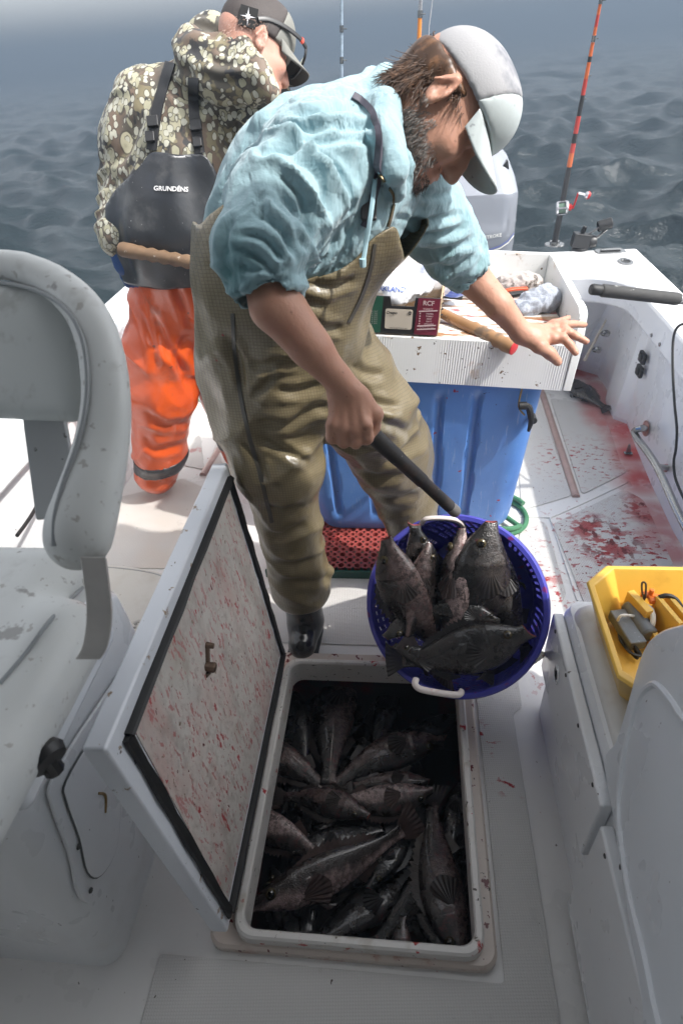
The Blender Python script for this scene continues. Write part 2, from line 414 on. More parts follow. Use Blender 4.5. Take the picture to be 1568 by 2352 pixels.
# haze: one closed box round the camera, the boat and the sea
hz = G().box((-960, -960, -2.2), (960, 960, 4.6)).build('haze', None, smooth=False)
mh = bpy.data.materials.new('haze_air'); mh.use_nodes = True; mh.node_tree.nodes.clear()
_o = mh.node_tree.nodes.new('ShaderNodeOutputMaterial'); _v = mh.node_tree.nodes.new('ShaderNodeVolumePrincipled')
_v.inputs['Color'].default_value = (.175, .22, .275, 1); _v.inputs['Density'].default_value = .024; _v.inputs['Anisotropy'].default_value = 0.1
mh.node_tree.links.new(_v.outputs[0], _o.inputs['Volume']); hz.data.materials.append(mh); tag(hz, 'pale sea fog round the boat', kind='stuff')

# ---------------------------------------------------------------- materials of the boat
GZ = .64
redge = [PZ(x, y, 0) for x, y in [(1317, 845), (1372, 862), (1395, 898), (1390, 923), (1408, 962), (1439, 973), (1464, 1037), (1492, 1105), (1547, 1223)]]
M_gel = gel('white_gelcoat', extra=[D((.5, .08, .07), 5, .5, soft=.3, fac=.35, world=1, blobs=[(redge[0], .3), (redge[2], .2), (redge[5], .25)])])
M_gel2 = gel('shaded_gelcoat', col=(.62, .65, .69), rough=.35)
M_steel = mat('stainless_steel', (.36, .36, .355), .24, 1.0, bumps=((60, .05, .002),))
M_black = mat('black_plastic', (.018, .018, .019), .4, var=.2, layers=[D((.2, .2, .2), 70, .72, soft=.05, fac=.5)])
M_rubber = mat('black_rubber', (.012, .012, .012), .55, bumps=((60, .2, .002),))
def deck_mat():
    N = NT('nonskid_deck'); c = N.mix(N.noise(N.obj, 2.2, 4), (.52, .51, .49), (.64, .63, .61))
    tan = N.math('MULTIPLY', N.mapr(N.noise(N.pos, 1.6, 3), .42, .7), N.blobs([((-.8, 1.6, 0), .9)]))
    c = N.mix(N.math('MULTIPLY', tan, .7), c, (.58, .50, .42))
    rot = N.xf(N.obj, (1, 1, 1), (0, 0, R_(40)))
    s3 = N.sep(rot); wv = N.math('MULTIPLY', N.math('SINE', N.math('MULTIPLY', s3[0], 6.2832 / .0085)), N.math('SINE', N.math('MULTIPLY', s3[1], 6.2832 / .0085)))
    wv = N.mapr(wv, -.2, .6)
    c = N.mix(N.math('MULTIPLY', N.math('SUBTRACT', 1.0, wv), .16), c, (.30, .29, .27))
    PA = [(PZ(1400, 1250), .16), (PZ(1480, 1170), .12), (PZ(1350, 1215), .12)]
    POOL = [(p + np.array((-.06, -.04, 0)), .115) for p in smooth_path(redge, 2)] + [(PZ(1425, 985), .16), (PZ(1445, 1040), .13), (PZ(1465, 1100), .12), (PZ(1395, 935), .12), (PZ(1380, 880), .16), (PZ(1480, 1150), .09), (PZ(1320, 860), .22), (PZ(1505, 1190), .09)]
    fine = N.noise(N.xf(N.obj, (1, 2.2, 1), (0, 0, .5)), 26, 5, .65)
    c, _ = lay(N, c, [
        D((.46, .13, .12), 5, .22, soft=.3, blobs=POOL, fac=.8, world=1),
        D((.45, .02, .02), 6, .36, soft=.25, blobs=[(PZ(1430, 985), .13), (PZ(1450, 1050), .1), (PZ(1470, 1110), .09), (PZ(1330, 855), .16)], fac=.85, world=1),
        D(BLOOD, 12, .47, soft=.06, blobs=PA, detail=6, stretch=(1, 1.7, 1), world=1, fac=.9),
        D(DBLOOD, 16, .53, soft=.05, blobs=PA, detail=6, stretch=(1.5, 1, 1), world=1),
        D(BLOOD, 30, .585, soft=.03, blobs=[(PZ(1430, 1280), .38), (PZ(1330, 1060), .25), (PZ(1230, 1350), .2), (PZ(1250, 1480), .12), (PZ(1100, 1700), .07), (PZ(1170, 1800), .05)], detail=3, stretch=(1, 2, 1), rot=(0, 0, .6), world=1),
        D((.4, .03, .03), 9, .56, soft=.1, blobs=[(PZ(450, 1045), .12), (PZ(520, 1075), .16), (PZ(1255, 1490), .05), (PZ(1290, 1330), .12)], fac=.6, world=1),
        D(DBLOOD, 75, .70, soft=.03, detail=1, fac=.9, blobs=[(PZ(1350, 1300), .8)], world=1),
        D(DIRT, 55, .735, soft=.03, detail=2), D((.2, .13, .09), 9, .66, soft=.12, fac=.4)])
    nr = N.bump(wv, .5, .0012)
    return N.done(c, .42, normal=nr, spec=.5)
M_deck = deck_mat()
M_pan = gel('deck_margin', col=(.70, .69, .67), dirt=.6, extra=[D((.35, .03, .03), 34, .70, soft=.03, fac=.8, detail=3), D((.35, .03, .03), 26, .60, soft=.04, fac=.8, detail=3, world=1, blobs=[(PZ(1350, 1300), .45), (PZ(1230, 1500), .2)]), D((.46, .13, .12), 5, .22, soft=.3, fac=.8, world=1, blobs=[(p + np.array((-.05, -.03, 0)), .12) for p in smooth_path(redge, 2)] + [(PZ(1440, 1000), .2), (PZ(1470, 1100), .16), (PZ(1400, 930), .16), (PZ(1505, 1190), .12), (PZ(1320, 855), .2), (PZ(1385, 880), .16), (PZ(1540, 1270), .1)]),
     D((.45, .02, .02), 4, .34, soft=.2, fac=.85, world=1, blobs=[(PZ(1435, 990), .11), (PZ(1450, 1040), .09), (PZ(1470, 1100), .09), (PZ(1340, 853), .12)])])
# ---------------------------------------------------------------- deck (with the opening for the fish hold)
HX0, HX1, HY0, HY1 = -.44, .20, .42, 1.245        # outer edge of the hold's flange
dk = G()
def sheet(g, x0, y0, x1, y1, z0=-.03, z1=0.): g.box((x0, y0, z0), (x1, y1, z1))
DXL, DXR, DY0, DY1 = -1.42, 1.14, -1.6, 3.45
_q = .03; sheet(dk, DXL, DY0, HX0 + _q, DY1); sheet(dk, HX1 - _q, DY0, DXR, DY1); sheet(dk, HX0 + _q, DY0, HX1 - _q, HY0 + _q - .012); sheet(dk, HX0 + _q, HY1 - _q, HX1 - _q, DY1)
deck = dk.build('deck', M_pan, smooth=False); tag(deck, 'white fibreglass cockpit deck with moulded nonskid panels', kind='structure')
def panel(pix=None, pts=None, r=.03):
    q = [PZ(x, y)[:2] for x, y in pix] if pix else [np.array(p) for p in pts]
    n = len(q); out = []
    for i in range(n):
        a, b, c = q[i - 1], q[i], q[(i + 1) % n]; u = (a - b) / np.linalg.norm(a - b); v = (c - b) / np.linalg.norm(c - b)
        rr = min(r, np.linalg.norm(a - b) * .4, np.linalg.norm(c - b) * .4); p0 = b + u * rr; p1 = b + v * rr
        for k in range(5):
            t = k / 4; out.append((1 - t) ** 2 * p0 + 2 * t * (1 - t) * b + t * t * p1)
    g = G(); g.prism([(p[0], p[1], 0) for p in out], (0, 0, .001), (0, 0, .005))
    return g.build('deck_panel', M_deck, deck, bevel=.002, seg=1)
panel([(1268, 1205), (1432, 1125), (1478, 1150), (1568, 1350), (1568, 1450), (1345, 1400)])
panel(pts=[PZ(1262, 915)[:2], PZ(1380, 935)[:2], PZ(1425, 1065)[:2], PZ(1440, 1085)[:2], PZ(1335, 1138)[:2]], r=.03)
panel([(1195, 1195), (1252, 1200), (1300, 1370), (1215, 1470), (1180, 1340)])
panel([(1215, 905), (1235, 912), (1312, 1140), (1195, 1175), (1190, 1060)], r=.02)
panel(pts=[(HX1 + .012, HY1 - .05), (.345, 1.20), (.345, 1.085), (.315, 1.06), (.315, -.2), (-.55, -.2), (-.55, .405), (HX1 + .012, .405)], r=.012)
panel(pts=[(-.56, 1.30), (.36, 1.30), (.36, 1.62), (-.42, 1.68), (-.56, 1.50)], r=.02)
panel([(420, 1100), (560, 1160), (400, 1308), (200, 1305), (120, 1180), (330, 1130)], r=.02)
panel([(450, 920), (470, 1080), (420, 1070), (415, 1010)], r=.02)
panel([(500, 1010), (515, 1085), (475, 1082)], r=.01)
# rounded hinge rails let into the deck
for (a, b) in (((1243, 900), (1322, 1142)), ((505, 1030), (466, 1092))):
    pa, pb = PZ(*a, .002), PZ(*b, .002); g = G().tube([pa, pb], .017, 10)
    tag(g.build('hinge_rail', mat('stained_aluminium', (.42, .30, .27), .35, .3, var=.25, vscale=20), deck))
# low ridges between deck panels
for L in ([(1188, 1186), (1262, 1190), (1325, 1380)], [(1262, 1190), (1330, 1160), (1440, 1108)], [(735, 1395), (800, 1400), (860, 1395)], [(1330, 1380), (1240, 1480)]):
    G().tube([PZ(x, y, .002) for x, y in L], .0035, 6).build('deck_ridge', M_pan, deck)

# ---------------------------------------------------------------- hull: transom, side decks, liner
boat = thing('boat_hull', 'white fibreglass boat stern with gunwales, transom and cockpit liner', 'boat', (0, 0, 0))
LX0, LX1, TY0, TY1, RX0, RX1 = -1.50, -1.30, 3.04, 3.46, 1.02, 1.185
def inner(r, inset=0.0, z=GZ):
    x0, x1, y1 = LX1 - inset, RX0 + inset, TY0 + inset; out = [(x0, -1.6, z)]
    for k in range(9): a = R_(180 - 90 * k / 8); out.append((x0 + r + r * math.cos(a), y1 - r + r * math.sin(a), z))
    for k in range(9): a = R_(90 - 90 * k / 8); out.append((x1 - r + r * math.cos(a), y1 - r + r * math.sin(a), z))
    out.append((x1, -1.6, z)); return out
def outer(z, off=0.0):
    out = [(LX0 - off, -1.6, z)] + [(LX0 - off, TY1 - .001 * (8 - k), z) for k in range(9)] + [(RX1 + off, TY1 - .001 * k, z) for k in range(9)] + [(RX1 + off, -1.6, z)]; return out
g = G(); rows = [outer(-1.2, -.12), outer(.0, -.04), outer(GZ - .06, .01), outer(GZ - .012, .015), outer(GZ - .003, .006), outer(GZ, -.004)]
rows += [inner(.2, .02), inner(.2, .007, GZ - .003), inner(.2, .0, GZ - .012), inner(.2, 0, GZ - .115), inner(.2, .006, GZ - .125), inner(.2, .05, GZ - .126)]
g.loft(rows); g.build('gunwale', M_gel, boat, angle=28)
# cockpit liner wall: a faceted sweep from deck to the underside of the side deck
lw = [(-1.33, -1.6), (-1.335, 2.95), (-1.2, 3.16), (.75, 3.18)] + [(p[0], p[1]) for p in redge] + [(1.065, 1.5), (1.065, -1.6)]
up = [(-1.35, -1.6), (-1.355, 2.97), (-1.22, 3.12), (.83, 3.12), (1.0, 3.09), (1.07, 3.03), (1.065, 2.95), (1.065, 2.93), (1.075, 2.8), (1.08, 2.74), (1.08, 2.5), (1.08, 2.3), (1.08, 2.0), (1.08, 1.5), (1.08, -1.6)]
g = G(); g.loft([[(x, y, -.01) for x, y in lw], [(x * .995, y - .003, .02) for x, y in lw], [(x, y, GZ - .12) for x, y in up]])
g.build('liner', M_gel, boat, angle=20)
G().box((-1.46, 3.2, -.9), (1.15, 3.42, -.04)).build('transom', M_gel, boat)
# fittings let into the side deck
def ring(name, px, r0, r1, h=.006, mt=M_steel, hole=True, z=GZ, stretch=1.0):
    c = PZ(*px, z); g = G(); prof = [(r1, 0), (r1, h * .6), (r1 * .93, h), (r0, h), (r0 * .97, h * .3), (r0 * .9, .0015)] if hole else [(r1, 0), (r1 * .95, h), (0.001, h * 1.15)]
    g.lathe(prof, Matrix.Translation(c) @ Matrix.Diagonal((1, stretch, 1, 1)), 28); o = g.build(name, mt, boat)
    if hole: G().lathe([(r0 * .93, .0018), (.001, .0019)], Matrix.Translation(c) @ Matrix.Diagonal((1, stretch, 1, 1)), 24, False).build(name + '_hole', M_black, o)
    return c
ring('rod_holder_ring', (1435, 602), .022, .036, stretch=1.6)
c = PZ(1400, 578, GZ); g = G(); g.prism([(c[0] + a, c[1] + b, c[2]) for a, b in rrect(-.075, -.045, .075, .045, .03)], (0, 0, 0), (0, 0, .005)); o = g.build('flush_cleat_plate', M_steel, boat, bevel=.002)
g = G(); g.prism([(c[0] + a, c[1] + b, c[2]) for a, b in rrect(-.05, -.025, .05, .025, .02)], (0, 0, .0055), (0, 0, .0065)); g.build('cleat_pocket', M_black, o)
G().tube([c + (-.05, 0, .011), c + (.05, 0, .011)], .007, 8).build('cleat_bar', M_steel, o)
for p in ((1495, 770), (1514, 791)):
    q = PX(*p, RX0 - .002); g = G(); g.lathe([(.009, 0), (.008, .003), (.001, .003)], frame(q, (-1, 0, 0)), 12); g.build('drain_plug', M_steel, boat)
for p in ((1478, 821), (1471, 852)):
    q = PX(*p, 1.068); F = frame(q, (-1, -.02, .03), (0, 1, 0)); g = G(); g.prism([tuple(F @ Vector((a, b, 0))) for a, b in rrect(-.034, -.025, .034, .025, .009)], (0, 0, 0), tuple(Vector((-.014, 0, 0))))
    o = g.build('washdown_socket', M_black, boat, bevel=.003)
    G().lathe([(.018, .014), (.016, .02), (.001, .021)], F, 18).build('socket_cap', M_black, o)
    for sx in (-.028, .028): G().lathe([(.004, .013), (.003, .0165), (.001, .017)], F @ Matrix.Translation((sx, 0, 0)), 8).build('screw', M_steel, o)
# stainless grab rail on standoffs
ra = [PX(1481, 984, 1.062), PX(1470, 984, .985), PX(1457, 990, .975), PX(1460, 1003, .972), PX(1507, 1071, .97), PX(1568, 1201, .97), PX(1568, 1201, .97) + np.array([0, -.5, 0])]
ra = [ra[0], ra[1]] + ra[2:]; g = G(); g.tube(smooth_path(ra, 6), .0145, 12); rail = g.build('grab_rail', M_steel, boat)
q1 = PX(1533, 1075, 1.062); G().tube([PX(1507, 1071, .97), q1], .0115, 12).build('rail_standoff', M_steel, rail)
for q in (ra[0], q1): g = G(); g.lathe([(.036, 0), (.035, .004), (.018, .006), (.016, .02), (.012, .021)], frame(q + np.array([.002, 0, 0]), (-1, 0, 0)), 24); g.build('rail_flange', mat('stained_steel', (.45, .25, .22), .3, .8, var=.3, vscale=40), rail)
# thin pole on two clips against the transom liner
a, b = PY(1391, 734, 3.07), PY(1341, 828, 3.07)
pole = G().tube([a, a * .5 + b * .5, b], [.004, .008, .009], 8).build('clipped_pole', mat('pole_tan', (.45, .40, .33), .4), boat)
for p in ((1389, 765), (1370, 803)):
    q = PY(*p, 3.12); g = G(); g.lathe([(.017, 0), (.016, .006), (.009, .012), (.009, .03), (.001, .03)], frame(q, (0, -1, 0)) @ Matrix.Diagonal((1.5, 1, 1, 1)), 14); o = g.build('pole_clip', M_steel, pole)
q = PZ(1441, 1042, .004); g = G(); g.box((-.018, -.012, 0), (.018, .012, .006), Matrix.Translation(q)); g.prism([tuple(q + np.array(v)) for v in ((-.012, 0, .006), (.012, 0, .006), (.0, 0, .05), (-.008, 0, .05))], (0, -.004, 0), (0, .004, 0)); g.build('lift_ring', M_steel, deck, bevel=.001)
# the hard top over the helm, with its posts, just out of frame, shading the foreground; enclosing sides and sheet are added for that
M_cl = mat('low_bounce_liner', (.30, .30, .29), .7)  # grey picked to keep bounce light off the foreground
cab = thing('cabin_hardtop', 'white hardtop with added unseen sides, sun sheet and bulkhead over the helm', 'boat cabin', (0, 0, 0))
G().box((-1.5, -1.3, 2.12), (1.18, .84, 2.2)).build('roof', M_cl, cab, bevel=.02)
G().box((-1.48, -1.3, 0), (1.16, -1.25, 2.1)).build('shadewall', M_cl, cab)  # added behind the camera to darken the foreground
N = NT('sun_sheet_translucent'); _t = N.n('ShaderNodeBsdfTranslucent'); _t.inputs[0].default_value = (.82, .82, .80, 1); N.done((.8, .8, .8), .4); _mx = N.n('ShaderNodeMixShader'); _mx.inputs[0].default_value = .75; N.l(_t.outputs[0], _mx.inputs[1]); N.l(N.b.outputs[0], _mx.inputs[2]); N.l(_mx.outputs[0], N.out.inputs[0]); M_sunsheet = N.m  # invented translucent sheet: blocks the sun, passes soft fill light
M_glass = mat('tinted_window', (.05, .06, .065), .05)
for x in (-1.46, 1.14):
    G().box((x - .02, -1.25, 0), (x + .02, -.35, 1.25)).build('shade_side_wall', M_gel, cab)  # unseen sides added to enclose and darken the helm area
    if x > 0: G().box((x - .006, -1.0, 1.25), (x + .006, .82, 2.1)).build('sun_sheet', M_sunsheet, cab); G().box((x - .02, -.35, GZ), (x + .02, .82, 1.25)).build('shade_side_wall', M_gel, cab)  # unseen sheet and wall added to hold direct sun off the foreground
    G().tube([(x, .1, GZ), (x, .2, 2.12)], .022, 12).build('post', M_steel, cab)

# ---------------------------------------------------------------- fish hold with its lid
hold = thing('fish_hold', 'open fish hold in the deck with its blood spattered lid propped up', 'fish hold', ((HX0 + HX1) / 2, (HY0 + HY1) / 2, 0))
M_coam = mat('stained_coaming', (.60, .52, .46), .38, var=.12, vscale=5, layers=[D((.38, .16, .10), 14, .55, soft=.12, fac=.6), D(DBLOOD, 40, .62, soft=.04, detail=3), D(DIRT, 60, .68, soft=.03)], bumps=((30, .1, .002),), coat=.2)
M_rim = mat('worn_white_rim', (.66, .64, .61), .35, var=.08, layers=[D((.4, .02, .02), 26, .63, soft=.05), D(DIRT, 45, .64, soft=.04, stretch=(1, 1, 2)), D((.35, .3, .22), 9, .58, soft=.1, fac=.4)], bumps=((40, .12, .002),), coat=.2)
def rectloop(x0, y0, x1, y1, r, z): return [(x, y, z) for x, y in rrect(x0, y0, x1, y1, r, 6)]
g = G(); g.loft([rectloop(HX0, HY0, HX1, HY1, .035, -.02), rectloop(HX0, HY0, HX1, HY1, .035, .022), rectloop(HX0 + .006, HY0 + .006, HX1 - .006, HY1 - .006, .033, .03), rectloop(HX0 + .045, HY0 + .03, HX1 - .03, HY1 - .05, .03, .03), rectloop(HX0 + .05, HY0 + .035, HX1 - .035, HY1 - .055, .03, .024)], close=True)
g.build('flange', M_coam, hold, angle=25)
IX0, IX1, IY0, IY1 = -.362, .152, .452, 1.178
g = G(); g.loft([rectloop(IX0 - .022, IY0 - .022, IX1 + .022, IY1 + .02, .045, .02), rectloop(IX0 - .02, IY0 - .02, IX1 + .02, IY1 + .018, .045, .056), rectloop(IX0 - .015, IY0 - .015, IX1 + .015, IY1 + .013, .042, .061), rectloop(IX0 - .004, IY0 - .004, IX1 + .004, IY1 + .004, .036, .061), rectloop(IX0, IY0, IX1, IY1, .034, .055), rectloop(IX0, IY0, IX1, IY1, .034, -.03)], close=True)
g.build('rim', M_rim, hold, angle=25)
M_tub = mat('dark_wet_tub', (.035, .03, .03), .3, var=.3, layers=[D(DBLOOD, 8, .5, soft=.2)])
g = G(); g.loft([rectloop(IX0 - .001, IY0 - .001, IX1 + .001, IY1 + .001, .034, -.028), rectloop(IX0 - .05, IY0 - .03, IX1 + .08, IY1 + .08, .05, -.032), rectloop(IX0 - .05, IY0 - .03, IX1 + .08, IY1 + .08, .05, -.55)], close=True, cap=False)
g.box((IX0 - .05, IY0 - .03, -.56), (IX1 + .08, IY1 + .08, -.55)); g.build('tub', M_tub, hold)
g = G(); g.box((IX0 - .035, IY0 - .05, -.03), (IX0 - .03, IY1 + .05, .02))
# lid: hinged on its left edge, standing open
tilt = .062; LH = .745
def lidp(s, y, o): return (-.388 - s * tilt - o * 1.0, y, .065 + s - o * tilt)   # s up the lid, o out through its thickness
LY0, LY1 = .437, 1.192
M_lid = mat('lid_white', (.70, .73, .78), .35, var=.04, layers=[D((.3, .22, .15), 30, .64, soft=.06), D(DIRT, 60, .68, soft=.03)], coat=.15)
M_lin = mat('lid_lining', (.56, .53, .49), .45, var=.14, vscale=22, layers=[D((.32, .28, .25), 13, .52, soft=.12, fac=.45, stretch=(1, 1, .45)), D((.50, .20, .17), 6, .48, soft=.25, fac=.40, stretch=(1, 1, .35)), D((.33, .28, .20), 4, .55, soft=.15, fac=.45), D((.42, .05, .06), 60, .58, soft=.05, fac=.6, stretch=(1, 1.5, .5), detail=3), D((.40, .015, .025), 30, .62, soft=.04, fac=.9, stretch=(1, 1.6, .6), detail=4), D((.30, .26, .23), 70, .50, soft=.12, fac=.25, stretch=(1, 1, .6), detail=3), D((.24, .17, .14), 30, .56, soft=.12, fac=.35, stretch=(1, 1, .6), detail=5), D(DBLOOD, 60, .69, soft=.03, stretch=(1, 1.4, .6), detail=2), D((.22, .16, .11), 42, .66, soft=.05)], bumps=((26, .3, .004), (90, .15, .001)))
g = G(); a = [lidp(0, LY0, 0), lidp(0, LY1, 0), lidp(LH, LY1, 0), lidp(LH, LY0, 0)]; b = [lidp(0, LY0, .04), lidp(0, LY1, .04), lidp(LH, LY1, .04), lidp(LH, LY0, .04)]
g.hexa(a + b); lid = g.build('lid', M_lid, hold, bevel=.006, seg=3)
def lq(s, y, o=-.002): return np.array(lidp(s, y, o))
g = G(); poly = [(.05, LY0 + .045), (.05, LY1 - .03), (LH - .045, LY1 - .045), (LH - .055, LY0 + .065)]
g.prism([lq(s, y, -.0012) for s, y in poly], (-.004, 0, 0), (.001, 0, 0)); g.build('lid_lining', M_lin, lid)
gas = G(); W = .010
loop = [(.03, LY0 + .03), (.03, LY1 - .008), (.36, LY1 - .012), (LH - .03, LY1 - .025), (LH - .035, LY0 + .045)]
for i in range(len(loop)):
    (s0, y0), (s1, y1) = loop[i], loop[(i + 1) % len(loop)]; n = 8; pts = [lq(s0 + (s1 - s0) * k / n, y0 + (y1 - y0) * k / n, -.004 - .001 * math.sin(k * 2.1 + i)) for k in range(n + 1)]
    gas.tube(pts, [.0125 + .0015 * math.sin(k * 3.1 + i * 2) for k in range(n + 1)], 8, flat=.5)
gas.build('gasket', M_rubber, lid)
g = G(); q = lq(.55, .79); g.tube([q, q + (.018, 0, -.003)], [.008, .006], 10); g.tube([q + (.0, -.03, -.032), q + (.020, -.03, -.036), q + (.024, -.03, -.037)], [.010, .012, .007], 10); g.tube([q + (.002, -.045, -.045), q + (.006, -.005, -.062)], [.006, .009], 8); g.tube([q + (.004, .0, 0), q + (.006, -.03, -.034)], .005, 8); g.build('latch', mat('rusty_latch', (.16, .11, .08), .4, .6, var=.5, vscale=60), lid, bevel=.002)
for yy in (.60, 1.04): G().tube([lq(-.012, yy - .03, .0), lq(-.012, yy + .03, .0)], .008, 10).build('hinge', M_steel, lid)
# ---------------------------------------------------------------- blue tote
M_blue = mat('blue_tote_plastic', (.095, .23, .55), .38, var=.06, vscale=3, layers=[D((.12, .26, .58), 5, .55, soft=.2, fac=.5), D((.02, .03, .05), 60, .72, soft=.02, detail=2), D((.30, .42, .62), 50, .62, soft=.05, stretch=(2, 2, .12), fac=.45), D((.05, .12, .35), 4, .55, soft=.2, stretch=(1, 1, .5), fac=.5), D((.30, .01, .02), 24, .73, soft=.02, detail=2), D((.35, .42, .6), 30, .72, soft=.02, stretch=(1, 1, .15), fac=.5)], bumps=((9, .08, .01),), coat=.15)
tote = thing('blue_tote', 'tall blue ribbed plastic tote under the white cutting tray', 'tote', (.03, 2.08, .03))
g = G(); rows = []
gv = [-.27, -.125, -.011, .103, .221]
for iz, t in enumerate(np.linspace(0, 1, 30)):
    z = .05 + t * .665; x0, x1 = -.36 - .05 * t, .40 + .05 * t; y0, y1 = 1.845 - .045 * t, 2.32 + .04 * t
    ins = .012 * math.exp(-t * 40); base = rrect(x0 + ins, y0 + ins, x1 - ins, y1 - ins, .085, 7); pts = []
    for k in range(len(base)):
        a, b = np.array(base[k]), np.array(base[(k + 1) % len(base)]); n = 1 if np.linalg.norm(b - a) < .1 else 90
        for q in range(n): pts.append(a + (b - a) * q / n)
    endf = np.clip((t - .10) / .05, 0, 1) * np.clip((.93 - t) / .03, 0, 1); row = []
    for (x, y) in pts:
        if abs(y - (y0 + ins)) < 1e-4:
            for c in gv:
                cc = c + (c - .02) * .03 * (t - .5) * 2; d = abs(x - cc) / .018
                if d < 1: y += .016 * endf * (1 - d ** 4)
        row.append((x, y, z))
    rows.append(row)
g.loft(rows, close=True, cap=True); g.build('body', M_blue, tote, angle=50)
g = G(); g.tube(smooth_path([(.362, 1.79, .69), (.358, 1.785, .63), (.38, 1.78, .60)], 5), .003, 6); g.build('latch_cord', mat('cord_brown', (.25, .18, .08), .7), tote)
g = G(); q = [PY(1200, 932, 1.78), PY(1213, 935, 1.78), PY(1219, 965, 1.78), PY(1213, 990, 1.785)]; g.tube(smooth_path(q, 5), [.009, .012, .012, .011, .010, .011, .011, .011, .011, .010, .009, .009, .008, .007, .006, .005], 8); g.lathe([(.013, -.012), (.013, .012)], frame(q[0], (1, 0, 0)), 12); g.build('latch', M_rubber, tote)
g = G(); g.lathe([(.012, -.03), (.012, .006), (.008, .008)], frame(PY(1224, 965, 1.80), (0, -1, 0)), 12); g.build('latch_stud', M_black, tote)

# ---------------------------------------------------------------- red perforated mat in a green tray, under the tote
mt = thing('drain_mat', 'red perforated rubber drain mat lying under the blue tote', 'mat', (-.1, 1.8, 0))
M_red = mat('red_rubber_mat', (.30, .060, .05), .45, var=.2, vscale=12, layers=[D((.2, .02, .02), 14, .6, soft=.1)])
g = G(); x0, y0, cs = -.53, 1.625, .030; nx, ny = 24, 12; zt = .048
for i in range(nx):
    for j in range(ny):
        cx, cy = x0 + (i + .5) * cs, y0 + (j + .5) * cs; rr = cs * (.40 if (i + j) % 2 else .27); ii = [(cx + rr * math.cos(a), cy + rr * math.sin(a)) for a in np.arange(8) * math.pi / 4 + math.pi / 8]
        s = cs / 2; oo = [(cx + s * max(-1, min(1, 1.45 * math.cos(a))), cy + s * max(-1, min(1, 1.45 * math.sin(a)))) for a in np.arange(8) * math.pi / 4 + math.pi / 8]
        v = [(x, y, zt) for x, y in oo] + [(x, y, zt) for x, y in ii] + [(x, y, zt - .03) for x, y in ii]
        g.add(v, [(k, (k + 1) % 8, 8 + (k + 1) % 8, 8 + k) for k in range(8)] + [(8 + k, 8 + (k + 1) % 8, 16 + (k + 1) % 8, 16 + k) for k in range(8)])
g.build('perforated_sheet', M_red, mt, fix=False, smooth=False)
G().box((x0 - .004, y0 - .012, .002), (x0 + nx * cs, y0 - .001, .040)).box((x0, y0, .003), (x0 + nx * cs, y0 + ny * cs, .012)).build('green_backing', mat('green_rubber', (.01, .06, .04), .4), mt, bevel=.003)

# ---------------------------------------------------------------- white cutting tray on the tote
tray = thing('cutting_tray', 'worn white wooden cutting tray with a ribbed front board on the blue tote', 'tray', (.505, 1.77, .69))
TM = Matrix.Translation((.507, 1.768, 0)) @ Matrix.Rotation(R_(-1.5), 4, 'Z') @ Matrix.Translation((0, 0, .69)) @ Matrix.Rotation(R_(4), 4, 'Y') @ Matrix.Translation((0, 0, -.69))
def tp(x, y, z): return np.array(TM @ Vector((x, y, z)))
CHIP = [D((.16, .10, .05), 26, .665, soft=.02, detail=5), D((.42, .22, .08), 9, .62, soft=.12, fac=.5), D(DIRT, 60, .70, soft=.02, detail=3)]
M_wood = mat('white_painted_wood', (.76, .77, .76), .4, var=.05, layers=CHIP, bumps=((18, .15, .003), (60, .08, .001)))
M_top = mat('worn_table_top', (.74, .72, .69), .4, var=.08, layers=[D((.30, .16, .08), 8, .50, soft=.05, stretch=(.5, 2.2, 1), detail=6), D((.62, .50, .40), 5, .5, soft=.15, fac=.5), D(BLOOD, 14, .61, soft=.06, stretch=(1, 2, 1), fac=.8), D(DIRT, 50, .69, soft=.03)], bumps=((18, .2, .003),))
g = G(); rows = [[], []]; nn = 900; W = .84
for z in (0, 1):
    for i in range(nn + 1):
        x = -W + W * i / nn; amp = .0007 * (.10 + .90 * max(0, min(1, .5 + 1.2 * math.sin(x * 19 + 1)))) ; y = amp * math.sin(x * 2 * math.pi / .0076 + .6 * math.sin(x * 31))
        rows[z].append(tp(x - .028, y, (.69, .836)[z]))
g.loft(rows); g.hexa([tp(-W - .028, .003, .69), tp(-.028, .003, .69), tp(-.028, .022, .69), tp(-W - .028, .022, .69), tp(-W - .028, .003, .836), tp(-.028, .003, .836), tp(-.028, .022, .836), tp(-W - .028, .022, .836)])
fb = g.build('front_board', M_wood, tray, angle=60, fix=False)
q = PY(1167, 824, 1.785); G().lathe([(.013, .004), (.001, .0045)], frame(q + (0, .002, 0), (0, -1, 0)), 16, False).build('bolt_hole', M_black, fb)
def tb(lo, hi, name, m, bv=.003, par=None):
    (a, b, c), (d, e, f) = lo, hi; g = G(); g.hexa([tp(a, b, c), tp(d, b, c), tp(d, e, c), tp(a, e, c), tp(a, b, f), tp(d, b, f), tp(d, e, f), tp(a, e, f)]); return g.build(name, m, par or tray, bevel=bv)
tb((-W - .02, .024, .80), (-.03, .60, .838), 'table_top', M_top)
tb((-W - .02, .602, .70), (-.028, .625, .935), 'back_board', M_wood)
g = G(); pr_ = [(-.002, .69), (-.004, .84), (.03, .925), (.06, .935), (.625, .935), (.625, .69)]
g.prism([tp(-.025, y, z) for y, z in pr_], (0, 0, 0), tp(.0, 0, 0) - tp(-.025, 0, 0)); g.build('side_board', M_wood, tray, bevel=.003)
tb((-W - .05, -.002, .69), (-W - .03, .625, .935), 'side_board', M_wood)
